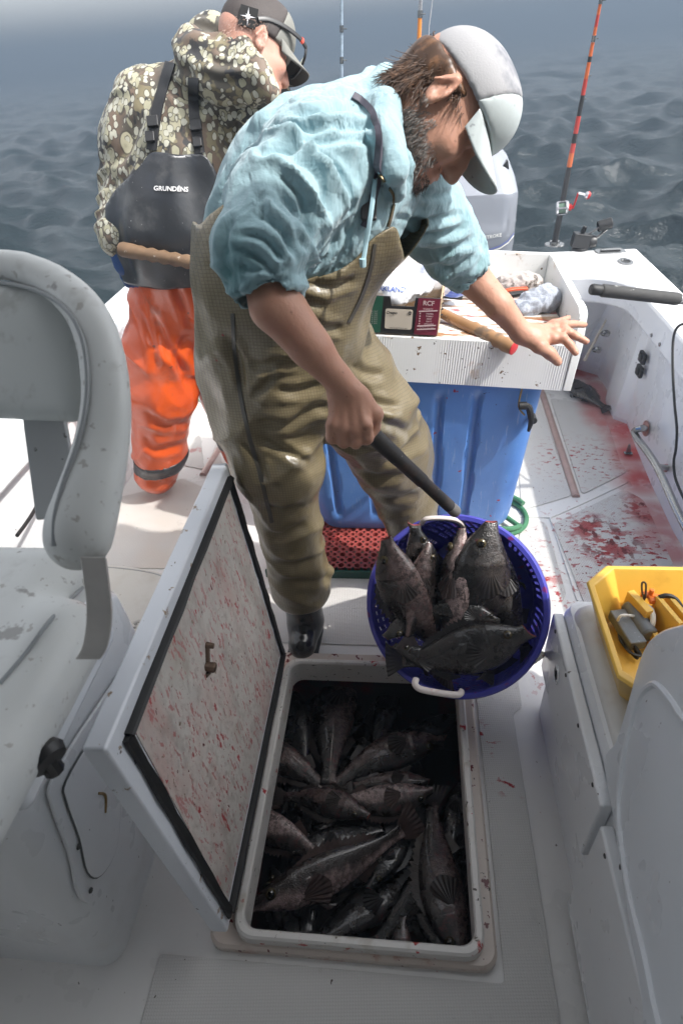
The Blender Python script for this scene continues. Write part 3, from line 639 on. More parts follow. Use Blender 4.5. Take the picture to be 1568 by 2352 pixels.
# ---------------------------------------------------------------- cardboard carton with printing
ctn = thing('cardboard_carton', 'printed black, green and maroon fruit carton on the front edge of the tray', 'box', tp(-.52, .16, .838))
bw0, bw1, bz0, bz1 = -.72, -.432, .842, .955; bd0, bd1 = .012, .20
M_kraft = mat('kraft_cardboard', (.46, .33, .21), .8, var=.12, vscale=10, layers=[D((.2, .12, .07), 12, .62, soft=.08)])
M_cb = mat('carton_black', (.012, .012, .013), .5); M_cg = mat('carton_green', (.012, .075, .045), .5); M_cr = mat('carton_maroon', (.16, .015, .035), .5); M_lab = mat('carton_label', (.52, .46, .38), .6, var=.1)
M_ink = mat('print_pale', (.55, .42, .42), .6); M_inkk = mat('print_black', (.02, .02, .02), .6)
xa, xb, xc = -.60, -.50, -.505
def cbp(x, z, d=0): return tp(x, bd0 - d, z)
prof = [(bw0, bz0), (bw1, bz0), (bw1, bz1), (-.505, bz1), (-.508, bz1 - .028), (-.575, bz1 - .028), (-.58, bz1), (bw0, bz1)]
g = G(); g.prism([cbp(x, z) for x, z in prof], (0, 0, 0), (0, .005, 0)); fr = g.build('front_panel', M_cb, ctn, smooth=False)
G().prism([cbp(x, z, .0012) for x, z in ((bw0, bz0 + .002), (-.605, bz0 + .002), (-.60, bz1 - .001), (bw0, bz1 - .001))], (0, 0, 0), (0, .001, 0)).build('green_print', M_cg, fr, smooth=False)
G().prism([cbp(x, z, .0012) for x, z in ((-.502, bz0 + .002), (bw1, bz0 + .002), (bw1, bz1 - .001), (-.497, bz1 - .001))], (0, 0, 0), (0, .001, 0)).build('maroon_print', M_cr, fr, smooth=False)
G().prism([cbp(x, z, .0018) for x, z in rrect(-.592, bz0 + .016, -.510, bz1 - .036, .006)], (0, 0, 0), (0, .001, 0)).build('blank_label', M_lab, fr, smooth=False)
def ctxt(s, x, z, size, m, bold=0.0, name='lettering', shear=0, sp=1.0): text_obj(name, s, size, m, fr, lambda u, v: cbp(x + u, z + v, .0036), bold, shear=shear, spacing=sp)
xm = (-.50 + bw1) / 2
ctxt('RCF', xm, bz1 - .014, .019, M_ink, .0004); ctxt('VARIETY', xm, bz1 - .031, .0065, M_ink, .0002, sp=1.2)
G().box(tuple(cbp(-.493, bz1 - .037, .004)), tuple(cbp(bw1 - .005, bz1 - .0363, .003))).build('print_rule', M_ink, fr, smooth=False)
for i, s in enumerate(('HADEN', 'TOMMY', 'KENT', 'KEITT', 'ATAULFO')):
    zz = bz1 - .045 - i * .0078; ctxt(s, xm + .006, zz, .0058, M_ink, .0002, sp=1.1)
    G().box(tuple(cbp(-.490, zz - .0018, .0036)), tuple(cbp(-.4865, zz + .0018, .003))).build('tick_box', M_ink, fr, smooth=False)
ctxt('STORE AT 12 C - 50 F', xm, bz0 + .026, .0047, M_ink)
for (a, b, c, d) in ((-.494, bz0 + .031, bw1 - .006, bz0 + .0316), (-.494, bz0 + .0205, bw1 - .006, bz0 + .0211)): G().box(tuple(cbp(a, b, .0036)), tuple(cbp(c, d, .003))).build('print_rule', M_ink, fr, smooth=False)
ctxt('Crespo', -.574, bz1 - .047, .011, M_inkk, .0005, shear=.4); ctxt('www.CrespoOrganic.com', -.551, bz0 + .020, .0052, M_inkk, .0001)
G().lathe([(.0055, 0), (.0054, .0005), (.001, .0005)], frame(cbp(-.519, bz1 - .046, .0025), (0, -1, 0)), 16).build('round_seal', M_inkk, fr); ctxt('USDA', -.519, bz1 - .0455, .0038, M_lab, .0001)
for r in range(7):
    for cx in (-.645, -.622):
        zz = bz0 + .068 - r * .0062; G().box(tuple(cbp(cx - .010, zz - .001, .0036)), tuple(cbp(cx - .008, zz + .001, .003))).build('tick_box', M_ink, fr, smooth=False)
        ctxt('%d CT' % (5 + r * 2 if cx < -.63 else 14 + r * 4), cx + .0015, zz, .0042, M_ink)
g = G()
for a, b in (((bw1 + .0005, bd0 + .003), (bw1 + .014, bd1)),): g.prism([tp(a[0], a[1], bz0), tp(b[0], b[1], bz0), tp(b[0] + .004, b[1], bz1 - .02), tp(b[0] - .004, b[1] - .05, bz1 - .005), tp(a[0] + .005, a[1] + .05, bz1 - .012), tp(a[0], a[1], bz1)], (-.002, 0, 0), (.002, 0, 0))
sp_ = g.build('side_panel', M_kraft, ctn, smooth=False)
for k in range(7):
    a = tp(bw1 + .009, bd0 + .09, bz0 + .03 + k * .009); b = a + np.array([.003, .03 * (1 if k % 2 else -1), .014]); G().tube([a, b], [.001, .0035], 5).build('leaf_print', M_inkk, sp_)
tb((bw0, bd1, bz0), (bw1 + .012, bd1 + .004, bz1 - .01), 'back_panel', M_kraft, 0, ctn); tb((bw0, bd0 + .006, bz0), (bw1 - .001, bd1 - .001, bz0 + .004), 'bottom_panel', M_kraft, 0, ctn)
# bags
def blob_obj(name, c, parts, h, m, amp=.01, fr_=18, seed=0, smooth=1, sub=None, parent=None, loc=None, lo=None, hi=None):
    """soft crumpled thing from ellipsoids plus folded noise"""
    P_ = np.array([q[0] for q in parts], float); r = max(np.max(q[1]) for q in parts) + .03
    s = SDF(P_.min(0) - r, P_.max(0) + r, h)
    for q in parts: s.ell(q[0], q[1], q[2] if len(q) > 2 else None, k=.03)
    if sub: sub(s)
    v, f = s.mesh(1); n = vnormals(v, f); q = v * fr_ + seed
    d = (1 - np.abs(fbm(q, 3)) * 1.6) * amp + fbm(q * .4 + 9, 2) * amp
    v = v + n * d[:, None]; return mesh_obj(name, lap(v, f, .3), f, m, parent, True, loc=loc)
M_bag = NT('clear_plastic_bag'); _n = M_bag.bump(M_bag.noise(M_bag.obj, 24, 5), .6, .01)
M_bag = M_bag.done((.86, .88, .92), .18, trans=.35, normal=_n, alpha=.62, coat=.3)
M_bagw = mat('white_plastic_bag', (.80, .81, .84), .3, bumps=((28, .5, .006),), coat=.3)
M_bagb = mat('blue_plastic_film', (.05, .13, .50), .3, var=.3, vscale=30, bumps=((30, .5, .005),), coat=.3)
bc = tp(-.545, .11, .955)
bg1 = blob_obj('white_bag', None, [(bc, (.085, .06, .035)), (bc + (-.01, -.055, -.012), (.034, .03, .022)), (bc + (-.06, .01, .01), (.05, .04, .03))], .005, M_bagw, .007, 30, loc=bc + (0, 0, -.05)); tag(bg1, 'white plastic food bag with blue print stuffed in the fruit carton', 'bag')
def on_surface(o, pix, off=.0008):
    me = o.data; vs = [o.location + v.co for v in me.vertices] if o.parent is None else [Vector(ROOTLOC[o]) + v.co for v in me.vertices]
    t = BVHTree.FromPolygons(vs, [tuple(p.vertices) for p in me.polygons]); r = ray(*pix); dn = Vector(r).normalized(); h = t.ray_cast(Vector(_O), dn)
    return None if h[0] is None else np.array(h[0] - dn * off)
def surf_text(name, s, px, size, m, o, bold=0, rot=0, parent=None, shear=0, off=.0015, sp=1.0, fb=None):
    """lettering laid on a curved surface; px is where its centre is, size in picture units"""
    me = o.data; L = Vector(ROOTLOC[o]) ; t = BVHTree.FromPolygons([L + v.co for v in me.vertices], [tuple(p.vertices) for p in me.polygons]); c, s_ = math.cos(rot), math.sin(rot); dep = [1.0]
    def pl(u, v):
        u *= size; v *= size; r = Vector(ray(px[0] + u * c + v * s_, px[1] + u * s_ - v * c)); ln = r.length; h = t.ray_cast(Vector(_O), r / ln)
        if h[0] is None: return Vector(_O) + r * dep[0]
        dep[0] = h[3] / ln; return h[0] - r / ln * off
    return text_obj(name, s, 1.0, m, parent or o, pl, bold, shear=shear, spacing=sp)
surf_text('lettering', 'KIRKLAND', (893, 664), 16, mat('bag_ink', (.10, .16, .45), .5), bg1, .02, .05, off=.003)
bc2 = tp(-.49, .20, .95)
bg2 = blob_obj('clear_bag', None, [(bc2, (.075, .06, .04)), (bc2 + (.055, .02, -.01), (.04, .04, .05)), (bc2 + (-.09, 0, 0), (.05, .04, .035))], .006, M_bag, .008, 24, 3, loc=bc2 + (0, 0, -.05)); tag(bg2, 'crumpled clear plastic bag behind the fruit carton', 'bag')
bc3 = tp(-.43, .30, .93); bg3 = blob_obj('blue_bag', None, [(bc3, (.09, .06, .055)), (bc3 + (.05, .0, -.03), (.045, .04, .04))], .006, M_bagb, .005, 20, 5, loc=bc3 + (0, 0, -.09)); tag(bg3, 'bright blue plastic bag on the tray behind the clear bag', 'bag')
# turned wooden handle with a red end
def turned(a, b, prof, m, seg=18):
    a = np.array(a, float); b = np.array(b, float); L = np.linalg.norm(b - a); g = G(); g.lathe([(r, t * L) for t, r in prof], frame(a, b - a), seg); return g
M_tw = mat('varnished_wood', (.30, .165, .075), .4, var=.25, vscale=14, layers=[D((.10, .07, .05), 9, .56, soft=.08, fac=.8, stretch=(1, 1, 1)), D((.6, .55, .5), 60, .70, soft=.03, fac=.6)], bumps=((40, .2, .002),), coat=.2)
ha, hb = tp(-.43, .16, .865), PY(1179, 800, 1.745)
pf = [(0, .016), (.45, .0185)] + [(.5 + .05 * k, .0195 if k % 2 else .0232) for k in range(9)] + [(.97, .0215), (.998, .0205)]
wh = thing('wooden_club', 'turned wooden gaff handle with a red end lying across the front of the tray', 'handle', (ha + hb) / 2)
turned(ha, hb, pf, M_tw).build('shaft', M_tw, wh, angle=60); d_ = (hb - ha) / np.linalg.norm(hb - ha)
G().lathe([(.0207, -.001), (.0207, .0015), (.018, .003), (.001, .0032)], frame(hb, d_), 20).build('red_end', mat('red_paint', (.50, .03, .035), .4, layers=[D((.1, .02, .02), 90, .7, soft=.04)]), wh)
# rags and shears
def stripes(name, c0, c1, sc_, th, bump_=.8):
    N = NT(name); f = N.mapr(N.noise(N.xf(N.warp(N.obj, 14, .05), (1, 1, .6)), sc_, 2), th, th + .05); c = N.mix(f, c0, c1); c = N.mix(N.mapr(N.noise(N.obj, 220, 2), .4, .7), c, tuple(q * .75 for q in c0))
    return N.done(c, .95, normal=N.bump(N.noise(N.obj, 260, 3), bump_, .003), sheen=.3, spec=.2)
rc = tp(-.135, .46, .868)
o = blob_obj('striped_rag', None, [(rc, (.055, .045, .035)), (rc + (-.05, .01, -.005), (.04, .04, .028)), (rc + (.045, .0, -.004), (.03, .04, .03))], .004, stripes('rag_beige', (.50, .45, .42), (.09, .075, .06), 18, .56), .007, 34, 1, loc=rc - (0, 0, .03)); tag(o, 'balled beige rag with dark stripes in the far corner of the tray', 'rag')
rc = tp(-.105, .29, .865)
o = blob_obj('grey_towel', None, [(rc, (.06, .05, .03)), (rc + (.04, .02, .01), (.035, .04, .035)), (rc + (-.04, -.03, -.008), (.035, .04, .02))], .004, stripes('towel_grey', (.38, .41, .47), (.20, .23, .28), 30, .6), .008, 30, 4, loc=rc - (0, 0, .03)); tag(o, 'blue-grey terry towel beside the right side board of the tray', 'towel')
a, b = tp(-.215, .375, .862), tp(-.12, .40, .872); sh = thing('shears', 'orange-handled shears tucked under the grey towel', 'shears', a)
G().tube(smooth_path([a, a + (.03, .004, .006), a * .4 + b * .6 + (0, 0, .004), b], 6), .009, 10, flat=.7).build('orange_grip', mat('orange_plastic', (.62, .08, .02), .35), sh)
G().tube([a + (.015, -.02, -.006), b + (-.02, -.035, -.004)], .010, 10).build('black_grip', M_black, sh)
a, b = tp(-.34, .36, .845), tp(-.24, .345, .845); kn = thing('fillet_knife', 'thin fillet knife lying on the stained tray top', 'knife', a)
G().prism([a, b, b + (0, .012, 0), a + (0, .016, 0)], (0, 0, 0), (0, 0, .002)).build('blade', M_steel, kn); G().tube([a, a + (a - b) * .7], .009, 10).build('handle', M_black, kn)

# ---------------------------------------------------------------- hose
M_hose = mat('green_hose', (.06, .20, .10), .4, var=.15)
hc = PZ(1150, 1190, .0); pts = [hc + np.array([.10 * math.cos(a), .115 * math.sin(a), .011]) for a in np.linspace(0, 2 * math.pi, 28)[:-1]]
g = G(); g.tube(pts, .0105, 10, close=True); g.tube([p + np.array([.004, .006, .021]) for p in pts[2:24]], .0105, 10); g.tube(smooth_path([pts[23] + (0, 0, .02), (.0, 2.45, .02), (-.5, 2.6, .011), PZ(460, 918, .011), PZ(420, 890, .011), PZ(360, 880, .011)], 8), .0105, 10)
o = g.build('garden_hose', M_hose, None, loc=hc); tag(o, 'green garden hose looped on the deck behind the blue tote', 'hose')

# ---------------------------------------------------------------- outboard motor
mot = thing('outboard_motor', 'silver-grey outboard engine cowling behind the transom', 'outboard motor', (.36, 3.95, .0))
M_cowl = mat('silver_cowl_paint', (.30, .32, .36), .25, .35, var=.03, layers=[D((.6, .62, .66), 30, .74, soft=.02, stretch=(.3, 1, 1))], coat=.6)
g = G(); rows = []
for (z, x0, x1, y0, y1, r) in ((.2, .12, .60, 3.72, 4.30, .10), (.55, .11, .605, 3.70, 4.34, .10), (.62, .108, .607, 3.695, 4.35, .095), (.86, .105, .605, 3.70, 4.34, .09), (.885, .108, .602, 3.705, 4.335, .09), (.95, .14, .585, 3.76, 4.30, .10), (1.04, .19, .545, 3.86, 4.24, .11), (1.09, .24, .49, 3.92, 4.16, .10), (1.105, .30, .44, 3.97, 4.10, .05)):
    rows.append([(x, y, z) for x, y in rrect(x0, y0, x1, y1, r, 7)])
g.loft(rows, close=True, cap=True); cowl = g.build('cowling', M_cowl, mot, angle=24)
q = PY(1158, 388, 3.85); g = G(); g.prism([PY(*p, 3.84) for p in ((1145, 405), (1153, 380), (1166, 368), (1168, 388))], (0, -.01, 0), (0, .06, 0)); g.build('air_intake', M_black, mot, bevel=.003)
M_dec = mat('decal_white', (.75, .75, .72), .4); M_decb = mat('decal_blue', (.10, .13, .35), .4)
def mtx(s, px, size, rot, sh=.3, m=M_dec): surf_text('lettering', s, px, size, m, cowl, .02, rot, shear=sh, off=.004)
mtx('FOUR STROKE', (1115, 546), 11, -.18); mtx('0', (1063, 503), 26, 0, .2)
g = G()
for (dz, m_, n_) in ((.0, M_dec, 'stripe_white'), (.012, M_decb, 'stripe_blue')):
    G().loft([[np.array(v) + (0, 0, 0) for v in [(.33, 3.690, .575 + dz), (.45, 3.689, .585 + dz), (.52, 3.691, .605 + dz), (.565, 3.705, .63 + dz), (.595, 3.73, .66 + dz)]], [np.array(v) for v in [(.33, 3.690, .581 + dz), (.45, 3.689, .592 + dz), (.52, 3.691, .613 + dz), (.565, 3.705, .638 + dz), (.595, 3.73, .669 + dz)]]]).build(n_, m_, cowl, fix=False)
g = G(); c = np.array([.6075, 3.83, .74]); g.lathe([(.030, 0), (.030, .002), (.024, .002), (.024, .0)], frame((.606, 3.82, .73), (1, -.05, 0)) @ Matrix.Diagonal((1.3, 1, 1, 1)), 24, False); g.build('round_emblem', M_dec, cowl)
G().box((.2, 3.46, -.7), (.5, 3.9, .3)).build('midsection', M_cowl, mot, bevel=.04)

# ---------------------------------------------------------------- rods standing in the transom
def rod(label, base, tip, bands, rr, guides, grp='fishing rods standing at the stern', rings=True):
    base = np.array(base, float); tip = np.array(tip, float); t = thing('fishing_rod', label, 'fishing rod', base, grp)
    L = tip - base
    for (a, b, m) in bands:
        n = max(2, int((b - a) * 12)); pts = [base + L * (a + (b - a) * k / n) for k in range(n + 1)]
        G().tube(pts, [rr[0] + (rr[1] - rr[0]) * (a + (b - a) * k / n) for k in range(n + 1)], 10).build('grip' if a == 0 else 'blank', m, t)
    nx = np.cross(L, (0, 1, 0)); nx /= np.linalg.norm(nx)
    for a in guides:
        c = base + L * a + nx * -.012; g = G(); g.tube([c + .009 * (math.cos(q) * nx + math.sin(q) * np.array([0, 1, 0])) for q in np.linspace(0, 6.28, 13)[:-1]], .0018, 6, close=True); g.tube([base + L * a - L / np.linalg.norm(L) * .012, base + L * a + L / np.linalg.norm(L) * .012], rr[1] + .0022, 8); g.build('line_guide', M_steel, t)
    return t, base, L
M_rk = mat('rod_grip_black', (.03, .03, .032), .5, var=.3, vscale=60); M_ro = mat('rod_orange', (.55, .13, .04), .3, var=.2, vscale=30, coat=.4); M_rr = mat('rod_red', (.45, .05, .04), .3, coat=.4); M_or = mat('rod_amber', (.70, .25, .05), .3, coat=.4)
M_rb = mat('rod_blue_white', (.30, .38, .46), .3, var=.6, vscale=50, coat=.4)
b0 = PZ(1272, 562, GZ); tp_ = PY(1381, -10, b0[1] - .12)
L_ = [(0, .37, M_rk), (.37, .43, M_ro), (.43, .47, M_rr), (.47, .51, M_rk), (.51, .58, M_rr), (.58, .66, M_rk), (.66, .72, M_rr), (.72, .78, M_ro), (.78, .80, M_rk), (.80, .90, M_ro), (.90, .94, M_rr), (.94, 1.0, M_ro)]
rt, bb, LL = rod('tall orange and black banded rod with a silver and red reel in the transom holder', b0, tp_, L_, (.0165, .0065), (.645, .73, .86, .985))
g = G(); g.lathe([(.045, 0), (.043, .005), (.022, .008), (.022, .02)], Matrix.Translation(b0) @ Matrix.Diagonal((1.2, 1.2, 1, 1)), 24); g.build('holder_flange', M_steel, rt)
rcn = PY(1290, 478, b0[1] - .05); fr2 = frame(rcn, (1, -.15, .1), (0, -1, .2)); M_alum = mat('silver_reel', (.6, .6, .62), .25, .8); M_redm = mat('red_anodised', (.55, .03, .03), .3, .4)
reel = thing('fishing_reel', 'silver and red conventional reel on the right-hand rod', 'reel', rcn)
G().lathe([(.001, -.031), (.027, -.031), (.033, -.027), (.033, -.018), (.024, -.018)], fr2, 24).build('side_plate', M_alum, reel)
G().lathe([(.024, .018), (.033, .018), (.033, .024), (.028, .031), (.001, .031)], fr2, 24).build('side_plate', M_alum, reel)
G().lathe([(.022, -.018), (.024, 0), (.022, .018)], fr2, 20).build('line_spool', mat('green_line', (.10, .16, .12), .5), reel)
g = G(); X_ = Vector((1, -.15, .1)).normalized()
for (u, vv) in ((.03, 0), (-.03, 0), (0, .03), (0, -.03)):
    a = fr2 @ Vector((u, vv, -.025)); b = fr2 @ Vector((u, vv, .025)); g.tube([a, b], .0035, 6)
g.build('frame_bar', M_alum, reel)
G().lathe([(.016, .032), (.016, .045), (.009, .046), (.009, .058), (.001, .058)], fr2, 18).build('drag_star', M_redm, reel)
h0, h1, h2 = PY(1318, 470, rcn[1] - .02), PY(1327, 443, rcn[1] - .02), PY(1342, 447, rcn[1] - .02)
G().tube([fr2 @ Vector((0, 0, .055)), h0, h1], .0045, 8).build('handle_arm', M_redm, reel); g = G(); g.tube([h1, h2], .006, 8); g.lathe([(.006, 0), (.015, .004), (.019, .014), (.014, .026), (.001, .03)], frame(h2, h2 - h1), 16); g.build('handle_knob', M_alum, reel)
G().lathe([(.0195, .013), (.0195, .018), (.0145, .0262)], frame(h2, h2 - h1), 16, False).build('knob_band', M_redm, reel)
rod('thin blue and white rod on the left, behind the hooded man', PY(785, 600, 3.25), PY(784, -10, 3.2), [(0, .25, M_rk), (.25, 1, M_rb)], (.009, .006), (.70, .80, .90))
rod('amber-orange rod standing between the two men', PY(940, 600, 3.25), PY(966, -10, 3.2), [(0, .3, M_rk), (.3, .94, M_or), (.94, 1, M_alum)], (.010, .0085), (.945,))
o = G().tube([PY(962, 600, 3.3), PY(985, 60, 3.3), PY(994, -12, 3.25)], .0022, 6).build('fishing_line', mat('clear_line', (.5, .52, .55), .3), None, loc=PY(962, 600, 3.3)); tag(o, 'thin pale fishing line running up beside the amber rod', 'line')
# black rod rest clamp on the transom
cl = PZ(1330, 574, GZ); ct = thing('rod_clamp', 'black clamp-on rod rest with two steel arms on the transom', 'rod holder', cl)
g = G(); g.lathe([(.042, 0), (.04, .012), (.02, .018), (.018, .04)], Matrix.Translation(cl), 16); g.build('foot', M_black, ct, bevel=.002)
q = PY(1333, 552, cl[1]); g = G(); g.box((-.045, -.03, -.035), (.045, .03, .035), frame(q, (.15, 0, 1))); g.tube([q + (0, 0, .03), q + (.01, 0, .07)], .012, 8); g.lathe([(.03, -.02), (.034, 0), (.03, .02)], frame(q + np.array((.055, 0, -.01)), (1, .2, 0)), 14); g.build('clamp_body', M_black, ct, bevel=.008)
e1 = PY(1385, 520, cl[1]); e2 = PY(1362, 548, cl[1])
G().tube([q + (.02, 0, .02), e1 + (-.02, 0, -.005)], .006, 8).build('arm', M_steel, ct); G().tube([e2 + (0, 0, -.01), e1 + (.02, 0, -.015)], .006, 8).build('arm', M_steel, ct)
g = G(); g.lathe([(.024, -.035), (.028, -.03), (.028, .03), (.024, .035), (.018, .034), (.018, -.034)], frame(e1 + (.005, 0, .008), (1, 0, .25)), 16, False); g.build('cradle', M_black, ct)
# rod butt resting over the side deck at the right
a, b = P(1355, 664, 1.80), P(1600, 692, 1.86); rb = thing('rod_butt', 'black foam rod handle reaching in over the right side deck', 'fishing rod', b)
d_ = b - a; L = np.linalg.norm(d_); F = frame(a, d_)
G().lathe([(.001, 0), (.0135, .001), (.016, .006), (.016, .033), (.0145, .036)], F, 20).build('butt_cap', M_rubber, rb)
G().lathe([(.0165, .035), (.019, .04), (.0185, L * .5), (.019, L * .8), (.017, L * .82)], F, 20).build('foam_grip', mat('worn_foam', (.045, .045, .045), .75, var=.3, vscale=30, layers=[D((.4, .4, .38), 45, .67, soft=.04)]), rb)
G().lathe([(.0145, L * .8), (.0145, L * 2.1)], F, 16).build('reel_seat', mat('grey_seat', (.3, .3, .31), .3, .5), rb)
# cable down the liner
pts = [(1600, 745), (1568, 744), (1551, 757), (1544, 790), (1544, 860), (1548, 930), (1553, 985), (1551, 1030), (1546, 1060), (1549, 1095), (1562, 1130), (1590, 1185)]
o = G().tube(smooth_path([PX(x, y, .96 + (0 if i > 2 else .0)) for i, (x, y) in enumerate(pts)], 5), .0048, 8).build('black_cable', M_rubber, None, loc=PX(1568, 744, .96)); tag(o, 'black power cable hanging down the right cockpit side', 'cable')
# left side: cable and cleat by the gunwale
o = G().tube(smooth_path([PZ(-60, 900, GZ + .01), PZ(0, 905, GZ + .01), PZ(50, 945, GZ + .008), PX(78, 985, -1.29), PX(100, 1060, -1.28), PX(110, 1110, -1.28), PX(75, 1180, -1.24), PX(40, 1230, -1.2)], 6), .006, 8).build('black_cable', M_rubber, None, loc=PZ(0, 905, GZ)); tag(o, 'black cable draped over the left gunwale behind the helm seat', 'cable')
q = PZ(5, 893, GZ); o = blob_obj('net_bundle', None, [(q + (-.12, .05, .03), (.12, .12, .05)), (q + (-.02, .06, .02), (.07, .06, .025))], .012, mat('black_netting', (.02, .02, .02), .8, bumps=((90, 1, .01),)), .01, 30, loc=q + (-.1, .05, 0)); tag(o, 'heap of black netting on the left gunwale', 'net')
# vinyl pad on the left deck
vp = [PZ(x, y, 0)[:2] for x, y in ((120, 1310), (250, 1308), (370, 1325), (392, 1350), (390, 1400), (330, 1530), (280, 1640), (120, 1640))]
M_vin = mat('dirty_vinyl', (.56, .55, .51), .45, var=.07, vscale=4, layers=[D((.40, .36, .30), 5, .5, soft=.2, fac=.5), D((.03, .025, .02), 45, .50, soft=.06, world=1, blobs=[(PZ(318, 1441, .03), .04)]), D((.3, .25, .2), 30, .66, soft=.04)], bumps=((12, .15, .004),))
sm = [p[:2] for p in smooth_path([(p[0], p[1], 0) for p in vp], 5, close=True)]; g = G(); g.prism([(p[0], p[1], 0) for p in sm], (0, 0, .006), (0, 0, .03)); pad = g.build('vinyl_pad', M_vin, None, bevel=.01, seg=3, loc=(-1.0, 1.3, .006)); tag(pad, 'stained off-white vinyl pad with stitched rounded corner left of the hold lid', 'pad')
cen = np.mean(sm, 0); g = G(); g.tube([(cen[0] + (p[0] - cen[0]) * .93, cen[1] + (p[1] - cen[1]) * .93, .0302) for p in sm], .0025, 6, close=True); g.build('stitched_seam', mat('seam_grey', (.35, .36, .36), .6), pad)

# ---------------------------------------------------------------- helm seat (left foreground)
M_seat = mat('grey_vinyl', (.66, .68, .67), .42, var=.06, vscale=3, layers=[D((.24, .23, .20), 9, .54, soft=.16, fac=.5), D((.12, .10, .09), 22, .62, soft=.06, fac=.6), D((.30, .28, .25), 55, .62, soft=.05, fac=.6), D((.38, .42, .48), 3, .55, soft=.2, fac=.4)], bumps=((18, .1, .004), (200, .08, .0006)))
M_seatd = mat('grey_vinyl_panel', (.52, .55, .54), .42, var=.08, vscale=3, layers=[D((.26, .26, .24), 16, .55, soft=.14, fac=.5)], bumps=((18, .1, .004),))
seat = thing('helm_seat', 'grey vinyl helm chair with a wraparound backrest in the left foreground', 'boat seat', (-.7, .6, .75))
def pd(x, y, d, r): return P(x, y, d), r / FPX * d
ch = [(-160, 625, .86, 40), (0, 607, .84, 36), (95, 632, .82, 40), (165, 680, .80, 44), (212, 745, .785, 48), (238, 840, .775, 54), (244, 940, .765, 56), (230, 1040, .755, 62), (207, 1130, .74, 72), (187, 1200, .73, 76), (178, 1238, .725, 72)]
ch = [tuple(q) for q in smooth_path([np.array(c, float)[[0, 1, 2]] * (1, 1, 1000) for c in ch], 5)]; _r = np.interp(np.linspace(0, 10, len(ch)), range(11), [32, 32, 36, 41, 46, 50, 53, 60, 68, 74, 72]); ch = [(c[0], c[1], c[2] / 1000, r) for c, r in zip(ch, _r)]
pp = [pd(*c) for c in ch]; A_ = np.array([p[0] for p in pp])
s = SDF(A_.min(0) - .12, A_.max(0) + .12, .0065)
tv = -_fw
s.chain([p[0] for p in pp], [p[1] for p in pp], k=.006, squash=(tv, .72))
v, f = s.mesh(2); mesh_obj('backrest_bolster', v, f, M_seat, seat)
s = SDF(A_.min(0) - .12, A_.max(0) + .12, .008)
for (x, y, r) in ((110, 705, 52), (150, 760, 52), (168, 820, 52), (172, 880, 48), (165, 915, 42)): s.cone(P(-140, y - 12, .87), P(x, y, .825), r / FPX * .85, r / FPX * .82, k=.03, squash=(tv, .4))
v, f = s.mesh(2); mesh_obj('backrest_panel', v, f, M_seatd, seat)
M_pip = mat('grey_piping', (.27, .29, .30), .4)
pip = [(-120, 648, .80), (0, 642, .79), (95, 664, .775), (160, 705, .757), (193, 765, .74), (205, 850, .73), (203, 940, .725), (180, 1030, .715), (145, 1110, .70), (122, 1190, .69), (125, 1255, .688)]
def lay_on(objs, pts, off=.001):
    ts = [BVHTree.FromPolygons([Vector(ROOTLOC[o]) + v.co for v in o.data.vertices], [tuple(p.vertices) for p in o.data.polygons]) for o in objs]; out = []
    for (x, y) in pts:
        r = Vector(ray(x, y)).normalized(); best = None
        for t in ts:
            h = t.ray_cast(Vector(_O), r)
            if h[0] is not None and (best is None or h[3] < best[1]): best = (h[0] - r * off, h[3])
        if best: out.append(np.array(best[0]))
    return out
bol = [o for o in sc.objects if o.name.startswith('backrest')]
for pth in (pip,):
    q = lay_on(bol, [p[:2] for p in pth], 0.0005)
    q = [q[0]] + [(q[i - 1] + q[i] * 2 + q[i + 1]) / 4 - _fw * .001 for i in range(1, len(q) - 1)] + [q[-1]]
    if len(q) > 2: G().tube(smooth_path(q, 6), .0032, 8).build('piping', M_pip, seat)
g = G(); q = [P(x, y, .86) for x, y in ((40, 880), (135, 890), (165, 1060), (142, 1085), (120, 1190), (82, 1195))]; g.prism(q, tuple(_fw * .012), (0, 0, 0)); g.build('back_strut', mat('grey_moulding', (.42, .44, .45), .4, var=.05, layers=[D((.15, .16, .15), 50, .68, soft=.05)]), seat, bevel=.003)
s = SDF((-1.2, -.05, .80), (-.3, .9, 1.12), .008); s.box((-.79, .36, .945), (.28, .33, .062), rnd=.055); s.cone((-.50, .06, .955), (-.488, .52, .955), .06, .058, k=.04)
v, f = s.mesh(2); cush = mesh_obj('seat_cushion', v, f, M_seat, seat)
q = lay_on([cush], [(190, 1350), (120, 1420), (60, 1500), (0, 1570)]) 
if len(q) > 2: G().tube(smooth_path(q, 6), .003, 8).build('piping', M_pip, seat)
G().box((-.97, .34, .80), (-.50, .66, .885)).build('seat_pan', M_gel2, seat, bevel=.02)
g = G(); q = [P(x, y, .695) for x, y in ((214, 1280), (222, 1340), (228, 1400), (225, 1450), (216, 1490), (202, 1515))]; q = smooth_path(q, 5); rt_ = np.array(_R)
rows = [[p - rt_ * .015 + _fw * .0, p + rt_ * .014, p + rt_ * .014 + _fw * .005, p - rt_ * .015 + _fw * .005] for p in q]; g.loft(rows, close=True, cap=True); g.build('side_bracket', mat('brushed_aluminium', (.60, .58, .55), .35, .6, var=.2, vscale=30), seat, bevel=.001)
kp = P(105, 1738, .74); g = G(); g.lathe([(.001, -.012), (.022, -.010), (.026, 0), (.022, .010), (.001, .012)], frame(kp + (0, 0, .0), (.5, -.3, -.2)), 18); g.tube([kp, P(48, 1718, .75)], [.008, .006], 10); g.tube([kp + (0, .0, .02), kp + (0, 0, -.03)], [.011, .013], 10); g.build('swivel_knob', M_black, seat)
G().tube([(-.78, .55, .66), (-.78, .55, .82)], .045, 20).build('pedestal_post', M_steel, seat)
